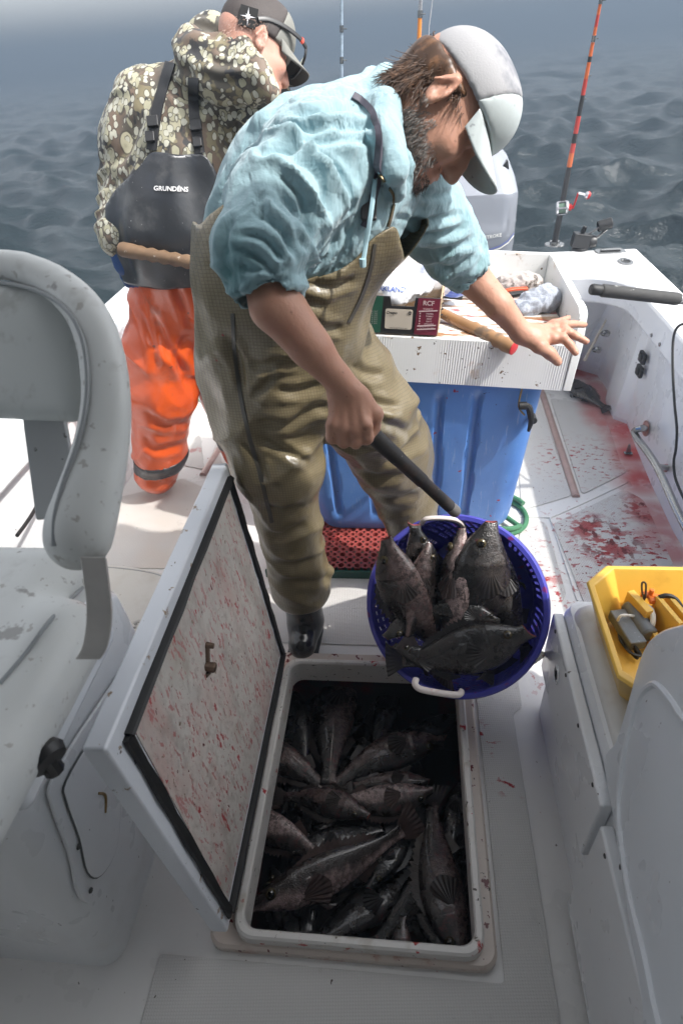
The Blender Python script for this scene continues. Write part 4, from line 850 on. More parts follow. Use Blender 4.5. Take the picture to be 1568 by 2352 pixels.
# ---------------------------------------------------------------- seat box (left, below the helm chair)
M_box = gel('seat_box_gelcoat', col=(.76, .78, .79), rough=.3)
sb = thing('seat_box', 'white moulded fibreglass seat box with a screwed access door', 'seat box', (-1.0, .75, 0))
g = G(); rows = []
for (z, o_, r) in ((-.0, 0, .05), (.03, 0, .05), (.55, .004, .055), (.64, .008, .055), (.67, .03, .05), (.675, .06, .04)):
    rows.append([(x, y, z) for x, y in rrect(-1.38 + o_, .372 + o_, -.632 - o_, .93 - o_, r, 6)])
g.loft(rows, close=True, cap=True); g.build('body', M_box, sb, angle=40)
def fx(pts, x=-.634): return [PX(a, b, x) for a, b in pts]
dpo = fx([(316, 1490), (330, 1560), (280, 1800), (262, 1975), (215, 2065), (175, 2060), (150, 1960), (110, 1850), (112, 1790), (205, 1640)])
dpo = [p for p in smooth_path(dpo, 4, close=True)]
g = G(); g.prism([(-.632, max(.385, p[1]), min(p[2], .64)) for p in dpo], (0, 0, 0), (.008, 0, 0)); dr = g.build('access_door', M_box, sb, bevel=.003)
cy, cz = np.mean([p[1] for p in dpo]), np.mean([p[2] for p in dpo])
inn = [(-.624, cy + (max(.385, p[1]) - cy) * .78, cz + (min(p[2], .64) - cz) * .80) for p in dpo]
G().prism(inn, (0, 0, 0), (.006, 0, 0)).build('door_panel', M_box, dr, bevel=.003)
G().tube([(-.6215, p[1], p[2]) for p in [(0, cy + (q[1] - cy) * 1.0, cz + (q[2] - cz) * 1.0) for q in inn]], .0022, 6, close=True).build('door_gasket', mat('gasket_grey', (.10, .11, .11), .6), dr)
for (x, y) in ((238, 1645), (155, 1830), (208, 2045), (300, 1545), (180, 1945)):
    q = PX(x, y, -.622); G().lathe([(.006, 0), (.005, .003), (.001, .003)], frame(q, (1, 0, 0)), 10).build('screw', mat('dull_screw', (.10, .10, .10), .4, .6), dr)
g = G(); q = PX(300, 1880, -.622) ; q = PX(232, 1850, -.618); g.tube(smooth_path([q + (0, .01, .03), q + (.002, .02, .0), q + (0, 0, -.03)], 5), .003, 6); g.build('door_latch', mat('latch_amber', (.25, .15, .04), .4), dr)
G().box((-1.42, .95, 0), (-.70, 1.12, .24)).build('step', M_box, sb, bevel=.03, seg=3)

# ---------------------------------------------------------------- right cabinet with doors, tray of tackle on top
rc_ = thing('side_cabinet', 'moulded white tackle cabinet with drop-down doors along the right side', 'cabinet', (.6, .6, 0))
M_cab = gel('cabinet_gelcoat', col=(.72, .74, .76), rough=.3, extra=[D((.30, .22, .16), 5, .6, soft=.1, fac=.25)])
g = G(); rows = []
for (z, o_, r) in ((0, .0, .03), (.36, .0, .03), (.43, .004, .03), (.455, .012, .03), (.462, .03, .03)):
    rows.append([(x, y, z) for x, y in rrect(.392 + o_, -.6, 1.05, 1.10 - o_ * .8, r, 6)])
g.loft(rows, close=True, cap=True); g.build('body', M_cab, rc_, angle=40)
def slab(y0, y1, z0, z1, name, ins=.03):
    g = G(); g.prism([(.389, y0, z0), (.389, y1, z0), (.389, y1, z1), (.389, y0, z1)], (-.022, 0, 0), (.004, 0, 0)); d = g.build(name, M_cab, rc_, bevel=.006, seg=3)
    for q in np.linspace(y0 + .05, y1 - .05, 4): G().lathe([(.005, 0), (.004, .002), (.001, .002)], frame((.367, q, z1 - .015), (-1, 0, 0)), 10).build('screw', M_black, d)
    G().lathe([(.03, 0), (.028, .003), (.022, .003), (.020, -.001), (.001, -.002)], frame((.367, (y0 + y1) / 2 + (.12 if y0 > .5 else -.05), (z0 + z1) / 2 + .02), (-1, 0, 0)) @ Matrix.Diagonal((.7, 1, 1, 1)), 20).build('flush_latch', M_steel if 0 else M_cab, d)
    return d
slab(.585, 1.075, .215, .43, 'cabinet_door'); slab(-.3, .565, .02, .40, 'cabinet_door')
s = SDF((.36, .35, .42), (1.05, 1.15, .56), .007)
s.cone((.445, .66, .455), (.445, 1.03, .455), .034, .034, k=.02, squash=((0, 0, 1), .8)); s.cone((.445, 1.03, .455), (.95, 1.055, .455), .034, .034, k=.02, squash=((0, 0, 1), .8)); s.box((.72, .75, .455), (.27, .30, .018), rnd=.015, k=.02); s.cone((.445, .66, .455), (.43, .45, .47), .034, .04, k=.02)
v, f = s.mesh(2); mesh_obj('top_moulding', v, f, mat('stained_tinted_top', (.64, .64, .62), .35, var=.06, layers=[D((.42, .33, .24), 5, .52, soft=.2, fac=.6), D(DIRT, 50, .68, soft=.03), D((.75, .35, .04), 7, .42, soft=.3, fac=.5, world=1, blobs=[(PZ(1395, 1450, .47), .07)])], coat=.2), rc_)  # brown stains and dirt, plus an orange-yellow tint beside the yellow tray
# moulded seat back rising at the lower right
p0 = PZ(1384, 1745, .44); nn_ = np.cross(PZ(1480, 2340, .52) - p0, PZ(1568, 1436, .80) - p0); nn_ = tuple((nn_ if nn_ @ _fw < 0 else -nn_) / np.linalg.norm(nn_))
ol = [(1384, 1748), (1412, 1700), (1440, 1610), (1462, 1530), (1482, 1480), (1510, 1452), (1545, 1438), (1600, 1434), (1700, 1500), (1800, 1800), (1800, 2500), (1492, 2500), (1470, 2300), (1435, 2090), (1408, 1900)]
q = [PP(x, y, p0, nn_) for x, y in ol]; q = smooth_path(q, 4, close=True); g = G(); nv = np.array(nn_) / np.linalg.norm(nn_)
g.prism(q, (.22, .02, -.03), (0, 0, 0)); M_sb2 = gel('seatback_gelcoat', col=(.60, .63, .66), rough=.3)
sbk = thing('moulded_seat_back', 'grey moulded seat back with a recessed panel at the lower right', 'boat seat', PP(1500, 1900, p0, nn_) + (.1, .05, -.2)); g.build('shell', M_sb2, sbk, bevel=.028, seg=5)
ol2 = [(1420, 1850), (1440, 1700), (1465, 1610), (1492, 1575), (1515, 1580), (1560, 1640), (1640, 1800), (1640, 2400), (1530, 2400), (1480, 2200), (1440, 2030)]
q2 = smooth_path([PP(x, y, p0, nn_) for x, y in ol2], 4, close=True); g = G(); g.tube([p + nv * .001 for p in q2], .007, 8, close=True, flat=1.0); g.build('panel_ridge', M_sb2, sbk)
g = G(); g.prism([p for p in q2], tuple(nv * .001), tuple(nv * .003)); g.build('recessed_panel', M_sb2, sbk, bevel=.002)
q3 = smooth_path([PP(x, y, p0, nn_) + nv * .006 for x, y in ((1518, 1727), (1532, 1735), (1538, 1752), (1524, 1785), (1530, 1805), (1533, 1818), (1518, 1822))], 5); G().tube(q3, .0042, 8).build('pull_cord', mat('cord_grey', (.13, .14, .15), .5), sbk)
for (x, y) in ((1497, 1548), (1402, 1810), (1420, 1990)): G().lathe([(.005, 0), (.004, .002), (.001, .0025)], frame(PP(x, y, p0, nn_) + nv * .002, nv), 10).build('screw', mat('dull_screw2', (.05, .05, .05), .4, .6), sbk)

# yellow tackle tray
yt = thing('yellow_tackle_tray', 'yellow plastic tackle tray with dividers on the right cabinet', 'tray', (.64, .82, .475))
M_yel = mat('yellow_plastic', (.74, .45, .07), .35, var=.05, vscale=8, layers=[D((.45, .22, .03), 8, .58, soft=.15, fac=.35), D((.2, .08, .03), 50, .73, soft=.03)], coat=.2)
def ylp(o, z, ch=.055):  # chamfered rectangle
    x0, y0, x1, y1 = .412 + o, .71 + o, .90 - o, 1.075 - o; return [(x0 + ch, y1, z), (x1 - ch, y1, z), (x1, y1 - ch, z), (x1, y0 + ch, z), (x1 - ch, y0, z), (x0 + ch, y0, z), (x0, y0 + ch, z), (x0, y1 - ch, z)]
g = G(); g.loft([ylp(.035, .476), ylp(.001, .582), ylp(-.004, .588), ylp(.0, .594), ylp(.010, .594), ylp(.013, .588), ylp(.043, .486)][:7], close=True); g.add(ylp(.043, .486), [tuple(range(8))]); g.add(ylp(.035, .476), [tuple(range(8))]); g.build('shell', M_yel, yt, bevel=.002)
def wall(a, b, z0, z1, th=.006, n='divider'):
    a = np.array(a, float); b = np.array(b, float); d = b - a; d /= np.linalg.norm(d); nn = np.array([-d[1], d[0]]) * th
    g = G(); g.hexa([(a[0] - nn[0], a[1] - nn[1], z0), (b[0] - nn[0], b[1] - nn[1], z0), (b[0] + nn[0], b[1] + nn[1], z0), (a[0] + nn[0], a[1] + nn[1], z0), (a[0] - nn[0] * .8, a[1] - nn[1] * .8, z1), (b[0] - nn[0] * .8, b[1] - nn[1] * .8, z1), (b[0] + nn[0] * .8, b[1] + nn[1] * .8, z1), (a[0] + nn[0] * .8, a[1] + nn[1] * .8, z1)]); return g.build(n, M_yel, yt, bevel=.0015)
zc = .56
dv = lambda p, z=zc: PZ(*p, z)[:2]
wall(dv((1447, 1356)), dv((1493, 1404)), .487, zc, .011); wall(dv((1493, 1404)), dv((1522, 1448)), .487, .53, .008)
wall(dv((1493, 1404)), dv((1506, 1376)), .487, .545, .005); wall(dv((1506, 1376)), dv((1560, 1440)), .487, .572, .007); wall(dv((1530, 1372)), dv((1580, 1430)), .487, .572, .007)
def lead(c, d, r, L, label, sq=False):
    c = np.array(c, float); d = np.array(d, float) / np.linalg.norm(d); F = frame(c, d, (0, 0, 1)); M_l = mat('lead_grey', (.15, .165, .18), .5, .3, var=.3, vscale=40, layers=[D((.4, .42, .44), 30, .62, soft=.06, fac=.5)], bumps=((60, .3, .002),))
    g = G()
    if sq: g.box((-r * .7, -r, -L / 2), (r * .7, r, L / 2), F)
    else: g.lathe([(.001, -L / 2), (r * .8, -L / 2), (r, -L / 2 + .006), (r, L / 2 - .006), (r * .8, L / 2), (.001, L / 2)], F, 16)
    o = g.build('lead_sinker', M_l, None, bevel=.004 if sq else .002, loc=c); tag(o, label, 'sinker', 'lead sinkers in the yellow tray')
lead(PZ(1438, 1445, .515), (.2, -.95, 0), .019, .10, 'square lead sinker bar in the yellow tray', True)
lead(PZ(1466, 1425, .520), (.2, -.95, 0), .021, .095, 'round lead sinker beside the square one in the yellow tray')
q = PZ(1483, 1420, .525); o = G().tube([q + np.array([.006 * math.sin(a), .03 * math.cos(a), .024 * math.sin(a)]) for a in np.linspace(0, 6.28, 17)[:-1]], .006, 8, close=True).build('white_ring', mat('white_plastic', (.75, .74, .70), .4), None, loc=q); tag(o, 'white plastic ring leaning on the divider in the yellow tray', 'ring')
o = G().tube(smooth_path([PZ(x, y, z) for x, y, z in ((1422, 1440, .495), (1418, 1425, .53), (1428, 1413, .545), (1455, 1415, .535))], 5), .003, 6).build('twine', mat('white_cord_m', (.75, .75, .74), .6), None, loc=PZ(1422, 1440, .495)); tag(o, 'short white cord looped by the square sinker', 'cord')
for i, pp_ in enumerate(([(1420, 1452, .495), (1424, 1470, .51), (1440, 1490, .50), (1462, 1512, .495), (1455, 1490, .51), (1430, 1460, .51)], [(1430, 1480, .50), (1448, 1500, .515), (1470, 1505, .51), (1450, 1475, .52)])):
    o = G().tube(smooth_path([PZ(*q) for q in pp_], 6), .0035, 6).build('rope', M_rubber, None, loc=PZ(*pp_[0])); tag(o, ('tangled black cord under the square sinker', 'short black cord at the near end of the yellow tray')[i], 'cord')
q = [PZ(x, y, z) for x, y, z in ((1478, 1378, .55), (1473, 1355, .585), (1474, 1338, .60), (1482, 1342, .60), (1481, 1368, .565), (1478, 1378, .55))]; o = G().tube(smooth_path(q, 5), .0022, 6).build('twine', mat('brown_cord_m', (.12, .09, .06), .7), None, loc=q[0]); tag(o, 'small brown cord loop standing behind the yellow divider', 'cord')
q = [PZ(x, y, z) for x, y, z in ((1512, 1372, .57), (1530, 1368, .575), (1548, 1374, .57), (1562, 1392, .56), (1566, 1410, .55), (1600, 1420, .55))]; o = G().tube(smooth_path(q, 5), .0055, 8).build('rope', M_rubber, None, loc=q[0]); tag(o, 'thick black cord over the double divider of the yellow tray', 'cord')
q = PZ(1492, 1368, .56); g = G(); g.box((-.02, -.006, -.006), (.025, .006, .006), frame(q, (0, 0, 1), (1, -.3, 0))); g.box((-.006, -.02, -.008), (.006, .012, .004), frame(q, (0, 0, 1))); g.tube([q, q + (.0, .0, .02)], .006, 8); o = g.build('orange_clip', mat('orange_clip_m', (.75, .18, .02), .35), None, bevel=.002, loc=q); tag(o, 'orange line clip at the divider corner of the yellow tray', 'clip')
# ================================================================ basket
BC = P(1040, 1392, 1.60); bax = np.array(_fw) * .93 + np.array(_R) * .40 + np.array(_U) * -.02; bax /= np.linalg.norm(bax)   # rim centre, direction rim -> bottom
BF = frame(BC, -bax, (1, 0, 0))      # local z points out of the mouth
BH, BR0, BR1 = .29, .232, .178
bsk = thing('fish_basket', 'round purple-blue perforated plastic basket full of black fish, tipped over the hold', 'basket', BC + bax * BH)
M_bsk = mat('purple_basket_plastic', (.060, .062, .40), .38, var=.08, layers=[D((.22, .02, .10), 26, .60, soft=.05, fac=.8), D(DBLOOD, 50, .66, soft=.03), D((.20, .20, .50), 5, .55, soft=.2, fac=.5)], coat=.2)
g = G(); seg, rows_ = 132, 34; v = []; f = []
def brad(t): return BR0 + (BR1 - BR0) * t + .010 * math.sin(t * math.pi) 
for i in range(rows_ + 1):
    t = i / rows_
    for k in range(seg): a = 2 * math.pi * k / seg; r = brad(t) * (1 + (.0035 if k % 2 else -.0035) * min(1, t * 6)); v.append((r * math.cos(a), r * math.sin(a), -BH * t))
for i in range(rows_):
    for k in range(seg):
        if i % 2 == 1 and 2 < i < rows_ - 3 and k % 2 == 1 and i % 10 != 9 and k % 22 != 21: continue
        f.append((i * seg + k, i * seg + (k + 1) % seg, (i + 1) * seg + (k + 1) % seg, (i + 1) * seg + k))
v = [tuple(BF @ Vector(q)) for q in v]; o = mesh_obj('basket_wall', v, f, M_bsk, bsk, False); md = o.modifiers.new('thick', 'SOLIDIFY'); md.thickness = .0032; md.offset = 0
G().lathe([(BR1 - .001, -BH + .002), (BR1 - .001, -BH - .002), (.001, -BH - .002), (.001, -BH + .002)], BF, 60, False).build('basket_bottom', M_bsk, bsk)
rp = [(BR0 - .004, -.006), (BR0 - .004, .006), (BR0 - .001, .010), (BR0 + .009, .010), (BR0 + .013, .004), (BR0 + .013, -.018), (BR0 + .009, -.020), (BR0 + .009, -.002), (BR0 + .002, -.006)]
G().lathe(rp, BF, 72, False).build('basket_rim', M_bsk, bsk, angle=30)
for dz in (-.05, -.25): G().lathe([(brad(-dz / BH) + .001, dz + .004), (brad(-dz / BH) + .006, dz), (brad(-dz / BH) + .001, dz - .004)], BF, 72, False).build('hoop', M_bsk, bsk)
M_hand = mat('white_rope_handle', (.62, .56, .54), .45, var=.08, layers=[D((.5, .12, .12), 16, .58, soft=.1, fac=.6)])
def bhandle(pix, dd):
    pts = [P(x, y, d) for x, y, d in pix]; g = G(); g.tube(smooth_path(pts, 5), .0085, 10, flat=.8); g.build('basket_handle', M_hand, bsk)
bhandle([(968, 1202, 1.62), (978, 1192, 1.600), (1010, 1190, 1.595), (1045, 1194, 1.595), (1062, 1205, 1.60), (1064, 1215, 1.615)], 0)
bhandle([(955, 1560, 1.52), (953, 1572, 1.505), (966, 1583, 1.50), (1010, 1592, 1.50), (1050, 1596, 1.50), (1060, 1588, 1.52)], 0)

# ================================================================ fish
def fish_mat(name, back, belly, speck, blood=.0):
    N = NT(name); at = N.n('ShaderNodeAttribute'); at.attribute_name = 'tint'; s3 = N.sep(at.outputs['Color'])   # r: back(1)..belly(0)  g: nose(0)..tail(1)
    nz = N.noise(N.obj, 22, 5, .65); f = N.mapr(N.math('ADD', s3[0], N.math('MULTIPLY', N.math('SUBTRACT', nz, .5), .8)), .38, .70)
    c = N.mix(f, belly, back)
    sc_ = N.mapr(N.voro(N.obj, 260), .10, .55); c = N.mix(N.math('MULTIPLY', sc_, .35), c, tuple(x * .25 for x in back))
    sp = N.mapr(N.noise(N.obj, 85, 3), .49, .55); c = N.mix(N.math('MULTIPLY', sp, N.mapr(s3[0], .1, .6, .75, .2)), c, speck)
    c = N.mix(N.math('MULTIPLY', N.mapr(N.noise(N.obj, 30, 4), .56, .66), .55), c, tuple(min(1, x * 1.8 + .01) for x in back))
    if blood: c = N.mix(N.math('MULTIPLY', N.mapr(N.noise(N.obj, 24, 6, .75), .64 - blood * .12, .76 - blood * .1), .55), c, (.22, .025, .03))
    nr = N.bump(N.voro(N.obj, 260), .7, .0016); nr = N.bump(N.noise(N.obj, 40, 4), .3, .004, nr)
    return N.done(c, N.mapr(N.noise(N.obj, 26, 3), .35, .65, .16, .40), normal=nr, spec=.6, coat=.8, coatr=.06)
FM = {'dark': fish_mat('fish_dark', (.014, .013, .013), (.055, .045, .042), (.009, .008, .008), .15),
      'mid': fish_mat('fish_mottled', (.026, .020, .018), (.21, .14, .13), (.016, .012, .011), .6),
      'pale': fish_mat('fish_pale', (.050, .040, .036), (.56, .42, .40), (.04, .03, .028), .6)}
M_fin = {}
for k, c_ in (('dark', (.018, .016, .016)), ('mid', (.030, .023, .021)), ('pale', (.055, .036, .032))):
    N = NT('fish_fin_' + k); nn = N.noise(N.obj, 60, 3); M_fin[k] = N.done(N.mix(nn, tuple(x * .6 for x in c_), tuple(x * 2.2 for x in c_)), .3, coat=.3, trans=.0, alpha=.93)
M_mouth = mat('fish_mouth', (.34, .09, .085), .35, var=.4, vscale=60); M_eye = mat('fish_eye', (.006, .006, .006), .05, coat=1); M_iris = mat('fish_iris', (.075, .06, .03), .2, .2)
HT = [(0, .040), (.03, .075), (.08, .125), (.15, .190), (.22, .245), (.30, .285), (.40, .305), (.50, .292), (.60, .25), (.70, .19), (.80, .128), (.87, .098), (.93, .098), (.97, .11)]
WD = [(0, .030), (.03, .055), (.08, .085), (.15, .115), (.22, .140), (.30, .150), (.40, .150), (.50, .138), (.60, .112), (.70, .08), (.80, .05), (.87, .034), (.93, .022), (.97, .012)]
def make_fish(head, tail, side, label, kind='dark', gape=.5, bend=0.0, group='black rockfish in the hold', fat=1.0, pect=1.0, roll=0.0, flip=1, name='rockfish'):
    """head, tail: 3D points; side: direction the upper flank faces; flip: which way the back lies"""
    head = np.array(head, float); tail = np.array(tail, float); X = tail - head; Lc = np.linalg.norm(X); X /= Lc; L = Lc / 1.06 * (1 + bend * bend / 24)
    Y = np.array(side, float); Y -= X * (Y @ X); Y /= np.linalg.norm(Y); Z = np.cross(X, Y) * flip; Y = Y
    c, s = math.cos(roll), math.sin(roll); Y, Z = Y * c + Z * s, Z * c - Y * s
    root = thing(name, label, 'fish', (head + tail) / 2, group); rs = random.Random(label)
    def W(x, y, z):   # fish space: x nose->tail, y flank, z back; bent in the x-z plane
        a = bend * (x / L - .5); 
        if abs(bend) > 1e-3: R0 = L / bend; px = R0 * math.sin(a) - z * math.sin(a); pz = R0 * (1 - math.cos(a)) + z * math.cos(a)
        else: px = x - .5 * L; pz = z
        return (head + tail) / 2 + X * (px - .02 * L) + Y * y + Z * pz
    def body_parts():
        n, m = 34, 24; V = []; T = []
        xs = [0, .008, .02, .04, .065, .09, .12, .15, .18, .21, .235, .25, .262, .275, .30] + list(np.linspace(.33, .97, n - 15))
        for t in xs:
            h = np.interp(t, *zip(*HT)) * L * fat * .5; w = np.interp(t, *zip(*WD)) * L * .5 * (fat * .5 + .5)
            if .2 < t <= .262: w *= 1.0 + .10 * (t - .2) / .06; h *= 1 + .02 * (t - .2) / .06
            zc = L * (-.012 + .02 * math.sin(t * 3)) * (1 - t)
            for k in range(m):
                a = 2 * math.pi * k / m; ca, sa = math.cos(a), math.sin(a); yy = w * np.sign(ca) * abs(ca) ** .82; zz = h * np.sign(sa) * abs(sa) ** .92 * (1.0 if sa > 0 else .95) + zc
                xo = t * L
                if t < .05: xo += gape * L * .035 * (1 if sa < 0 else -.25) * (-abs(sa)) * (1 - t / .05); zz += gape * L * .035 * (1 if sa > 0 else -1) * abs(sa) ** .5 * (1 - t / .05)
                if .26 < t < .28: yy *= .985
                V.append(W(xo, yy, zz)); T.append((.5 + .5 * sa * .95 + (.12 if t > .6 else 0) + (.10 if t < .1 else 0), t, 0))
        F_ = [(i * m + k, i * m + (k + 1) % m, (i + 1) * m + (k + 1) % m, (i + 1) * m + k) for i in range(len(xs) - 1) for k in range(m)]; F_.append(tuple((len(xs) - 1) * m + k for k in range(m)))
        return V, F_, T, m
    V, F_, T, m = body_parts(); b = mesh_obj('body', V, F_, FM[kind], root)
    bm = bmesh.new(); bm.from_mesh(b.data); bmesh.ops.recalc_face_normals(bm, faces=bm.faces); bm.to_mesh(b.data); bm.free()
    at = b.data.color_attributes.new('tint', 'FLOAT_COLOR', 'POINT'); at.data.foreach_set('color', np.array([(*t, 1) for t in T], dtype=np.float32).ravel())
    mv = [V[k] for k in range(m)]; inner_ = []
    for sc_, dx in ((.8, .03), (.5, .07), (.05, .09)): inner_ += [W(dx * L, 0, -.012 * L) + (V[k] - sum(mv) / m) * sc_ for k in range(m)]
    mesh_obj('mouth', mv + inner_, [(r * m + k, r * m + (k + 1) % m, (r + 1) * m + (k + 1) % m, (r + 1) * m + k) for r in range(3) for k in range(m)], M_mouth, root)
    for q in (1, -1):
        ex = np.interp(.125, *zip(*WD)) * L * .5 * (fat * .5 + .5); c0 = W(.125 * L, q * (ex - .008 * L), .038 * L); F0 = frame(c0, Y * q + Z * .25)
        e = G().lathe([(.030 * L, -.004 * L), (.030 * L, .006 * L), (.024 * L, .013 * L), (.019 * L, .016 * L)], F0, 14, False).build('eye', M_iris, root)
        G().lathe([(.019 * L, .0155 * L), (.013 * L, .020 * L), (.001, .022 * L)], F0, 12, False).build('pupil', M_eye, e)
        # pectoral fin
        r = []; ph = rs.uniform(-.6, .3) * pect; n = 15; pect_ = pect * .8
        for i in range(n):
            a = -.75 + 1.35 * i / (n - 1) - .1; ln = L * .18 * (1 - .35 * abs(i / (n - 1) - .45)) * pect; wv = .004 * L * (1 if i % 2 else -1); row = []
            for t in (0, .35, .7, 1.0):
                row.append(W(.285 * L + ln * t * math.cos(a), q * (.068 * L * (fat * .5 + .5) + ln * t * (.22 + .25 * ph) + wv * t), -.03 * L - ln * t * math.sin(a) * 1.0 - .010 * L * i / n))
            r.append(row)
        G().loft(r).build('pectoral_fin', M_fin[kind], root, angle=10, fix=False)
    # dorsal fin: spines with scalloped membrane
    g = G(); base = []; topp = []; n = 27
    for i in range(n):
        t = .30 + .50 * i / (n - 1); h = np.interp(t, *zip(*HT)) * L * .5 * fat; spk = i % 2 == 0; fh = L * (.062 if t < .58 else .05) * (1 if spk else .62) * min(1, (t - .27) * 9) * min(1, (.84 - t) * 8); q_ = .002 * L * (1 if spk else -1)
        base.append(W(t * L, 0, h * .93)); topp.append(W(t * L + fh * .55, q_, h + fh))
        if spk and t < .60: g.tube([W(t * L, 0, h * .9), W(t * L + fh * .3, 0, h + fh * .55), W(t * L + fh * .62, 0, h + fh * 1.12)], [.0028 * L, .002 * L, .0006 * L], 5)
    g.loft([base, [(a * .45 + b_ * .55) for a, b_ in zip(base, topp)], topp]).build('dorsal_fin', M_fin[kind], root, fix=False)
    # tail, anal and pelvic fins
    r = []; n = 17
    for i in range(n):
        a = (i / (n - 1) - .5) * 1.15; ln = L * .16 * (1 - .10 * math.cos(a * 2.6)); wv = .0035 * L * (1 if i % 2 else -1); z0 = (i / (n - 1) - .5) * .105 * L; r.append([W(.955 * L + ln * t * math.cos(a), wv * t, z0 + ln * t * math.sin(a)) for t in (0, .4, .8, 1)])
    G().loft(r).build('tail_fin', M_fin[kind], root, fix=False)
    r = []
    for i in range(9): t = .62 + .13 * i / 8; h = np.interp(t, *zip(*HT)) * L * .5 * fat; ln = L * .055 * (1 - i * .07); r.append([W(t * L + ln * u * .55, .003 * L * (1 if i % 2 else -1) * u, -h * .92 - ln * u) for u in (0, .5, 1)])
    G().loft(r).build('anal_fin', M_fin[kind], root, fix=False)
    for q in (1, -1):
        r = []
        for i in range(7): ln = L * .14 * (1 - i * .06); a = .5 + i * .1; r.append([W(.34 * L + ln * u * math.cos(a) + i * .004 * L, q * (.035 * L + .02 * L * u) + .003 * L * (1 if i % 2 else -1) * u, -.125 * L * fat - ln * u * math.sin(a) * .6) for u in (0, .5, 1)])
        G().loft(r).build('pelvic_fin', M_fin[kind], root, fix=False)
    return root
tc_ = -np.array(_fw)
def hf(hp, tp_, zh, zt, label, **k):
    a, b = PZ(*hp, zh), PZ(*tp_, zt); return make_fish(a, b, k.pop('side', (0, -.1, 1)), label, **k)
# in the hold
Z0 = -.16
hf((572, 2098), (955, 1908), Z0, Z0 - .02, 'pale-bellied blood-streaked fish lying along the near left of the hold', kind='pale', bend=.35, flip=-1, gape=.4, side=(.2, -.75, .7), fat=.82)
hf((520, 1850), (770, 1972), Z0 - .03, Z0 - .03, 'pale fish half under the left rim of the hold', kind='pale', bend=.5, flip=1, gape=.2, side=(0, -.5, .8), fat=.9)
hf((786, 1520), (742, 1830), Z0 - .05, Z0 - .04, 'speckled fish with its broad flank up at the far middle of the hold', kind='mid', bend=-.2, flip=1, fat=1.05, side=(0, -.3, 1))
hf((655, 1560), (712, 1800), Z0 - .05, Z0 - .06, 'dark fish with raised back spines at the far left of the hold', kind='dark', bend=.5, flip=1, side=(-.2, -.2, 1))
hf((560, 1690), (775, 1815), Z0 - .03, Z0 - .05, 'mottled fish with a spread fin under the left rim', kind='mid', bend=.4, flip=1, side=(.1, -.3, 1))
hf((1010, 1680), (740, 1790), Z0 - .01, Z0 - .05, 'arched fish with bloody gills in the upper middle of the hold', kind='mid', bend=.75, flip=-1, gape=.9, side=(0, -.2, 1))
hf((985, 1790), (795, 1800), Z0 - .02, Z0 - .05, 'small mottled fish with wet raised fins in the centre', kind='mid', bend=.3, flip=-1, side=(0, -.2, 1), fat=.9)
hf((998, 1826), (740, 1850), Z0, Z0 - .03, 'white-bellied fish facing right in the middle of the hold', kind='pale', bend=-.25, flip=-1, gape=.2, side=(0, -.45, .9), fat=.95)
hf((850, 1862), (640, 1815), Z0, Z0 - .05, 'brownish fish with its head towards the centre of the hold', kind='mid', bend=.5, flip=-1, gape=.3, side=(0, -.3, 1))
hf((1050, 2230), (975, 1820), Z0 - .02, Z0 - .03, 'large speckled fish lying along the right side of the hold', kind='mid', bend=-.35, flip=-1, fat=.95, side=(-.1, -.2, 1))
hf((670, 1960), (900, 1900), Z0 - .04, Z0 - .07, 'near-black fish with a round gold-ringed eye at the left centre', kind='dark', bend=.2, flip=-1, fat=1.0)
hf((845, 2040), (965, 1860), Z0 - .07, Z0 - .07, 'dark fish showing a scaly patch below the centre', kind='dark', bend=.2, flip=1)
hf((925, 2105), (915, 2330), Z0 + .0, Z0 - .03, 'fish with pale lips pointing up at the near edge of the hold', kind='mid', bend=.1, flip=1, gape=.9, side=(0, -.6, .8))
hf((1060, 1790), (1030, 2000), Z0 - .07, Z0 - .06, 'dark fish in shadow against the right wall of the hold', kind='dark', bend=.2, flip=-1)
hf((905, 1560), (860, 1740), Z0 - .07, Z0 - .08, 'black fish with a wet shine at the far right of the hold', kind='dark', bend=.2, flip=1)
hf((560, 2010), (540, 2200), Z0 - .05, Z0 - .05, 'dark fish tail and flank in the near left corner of the hold', kind='dark', bend=-.1, flip=1)
hf((760, 2150), (620, 2190), Z0 - .06, Z0 - .06, 'dark fish behind the near rim of the hold', kind='dark', bend=.1, flip=1)
rnd = random.Random(4)
n_ = 0
for (x, y) in ((640, 1620), (730, 1690), (840, 1660), (930, 1740), (1010, 1640), (660, 1760), (620, 1890), (760, 1900), (880, 1980), (1010, 1960), (700, 2040), (820, 2100), (960, 2060), (1030, 2130), (640, 2140), (780, 1760), (900, 1860)):
    a = PZ(x, y, Z0 - .13); th = rnd.uniform(0, 6.28); dd = np.array([math.cos(th) * .19, math.sin(th) * .19, rnd.uniform(-.02, .02)]); hi = a + dd; lo = a - dd
    for q in (hi, lo): q[0] = min(max(q[0], IX0 - .02), IX1 + .05); q[1] = min(max(q[1], IY0 + .0), IY1 + .05)
    make_fish(hi, lo, (rnd.uniform(-.2, .2), rnd.uniform(-.3, .1), 1), 'dark fish in the buried lower layer of the heap in the hold', kind='dark', bend=rnd.uniform(-.5, .5), flip=rnd.choice((1, -1)), group='rockfish in the buried lower layer', gape=.3); n_ += 1
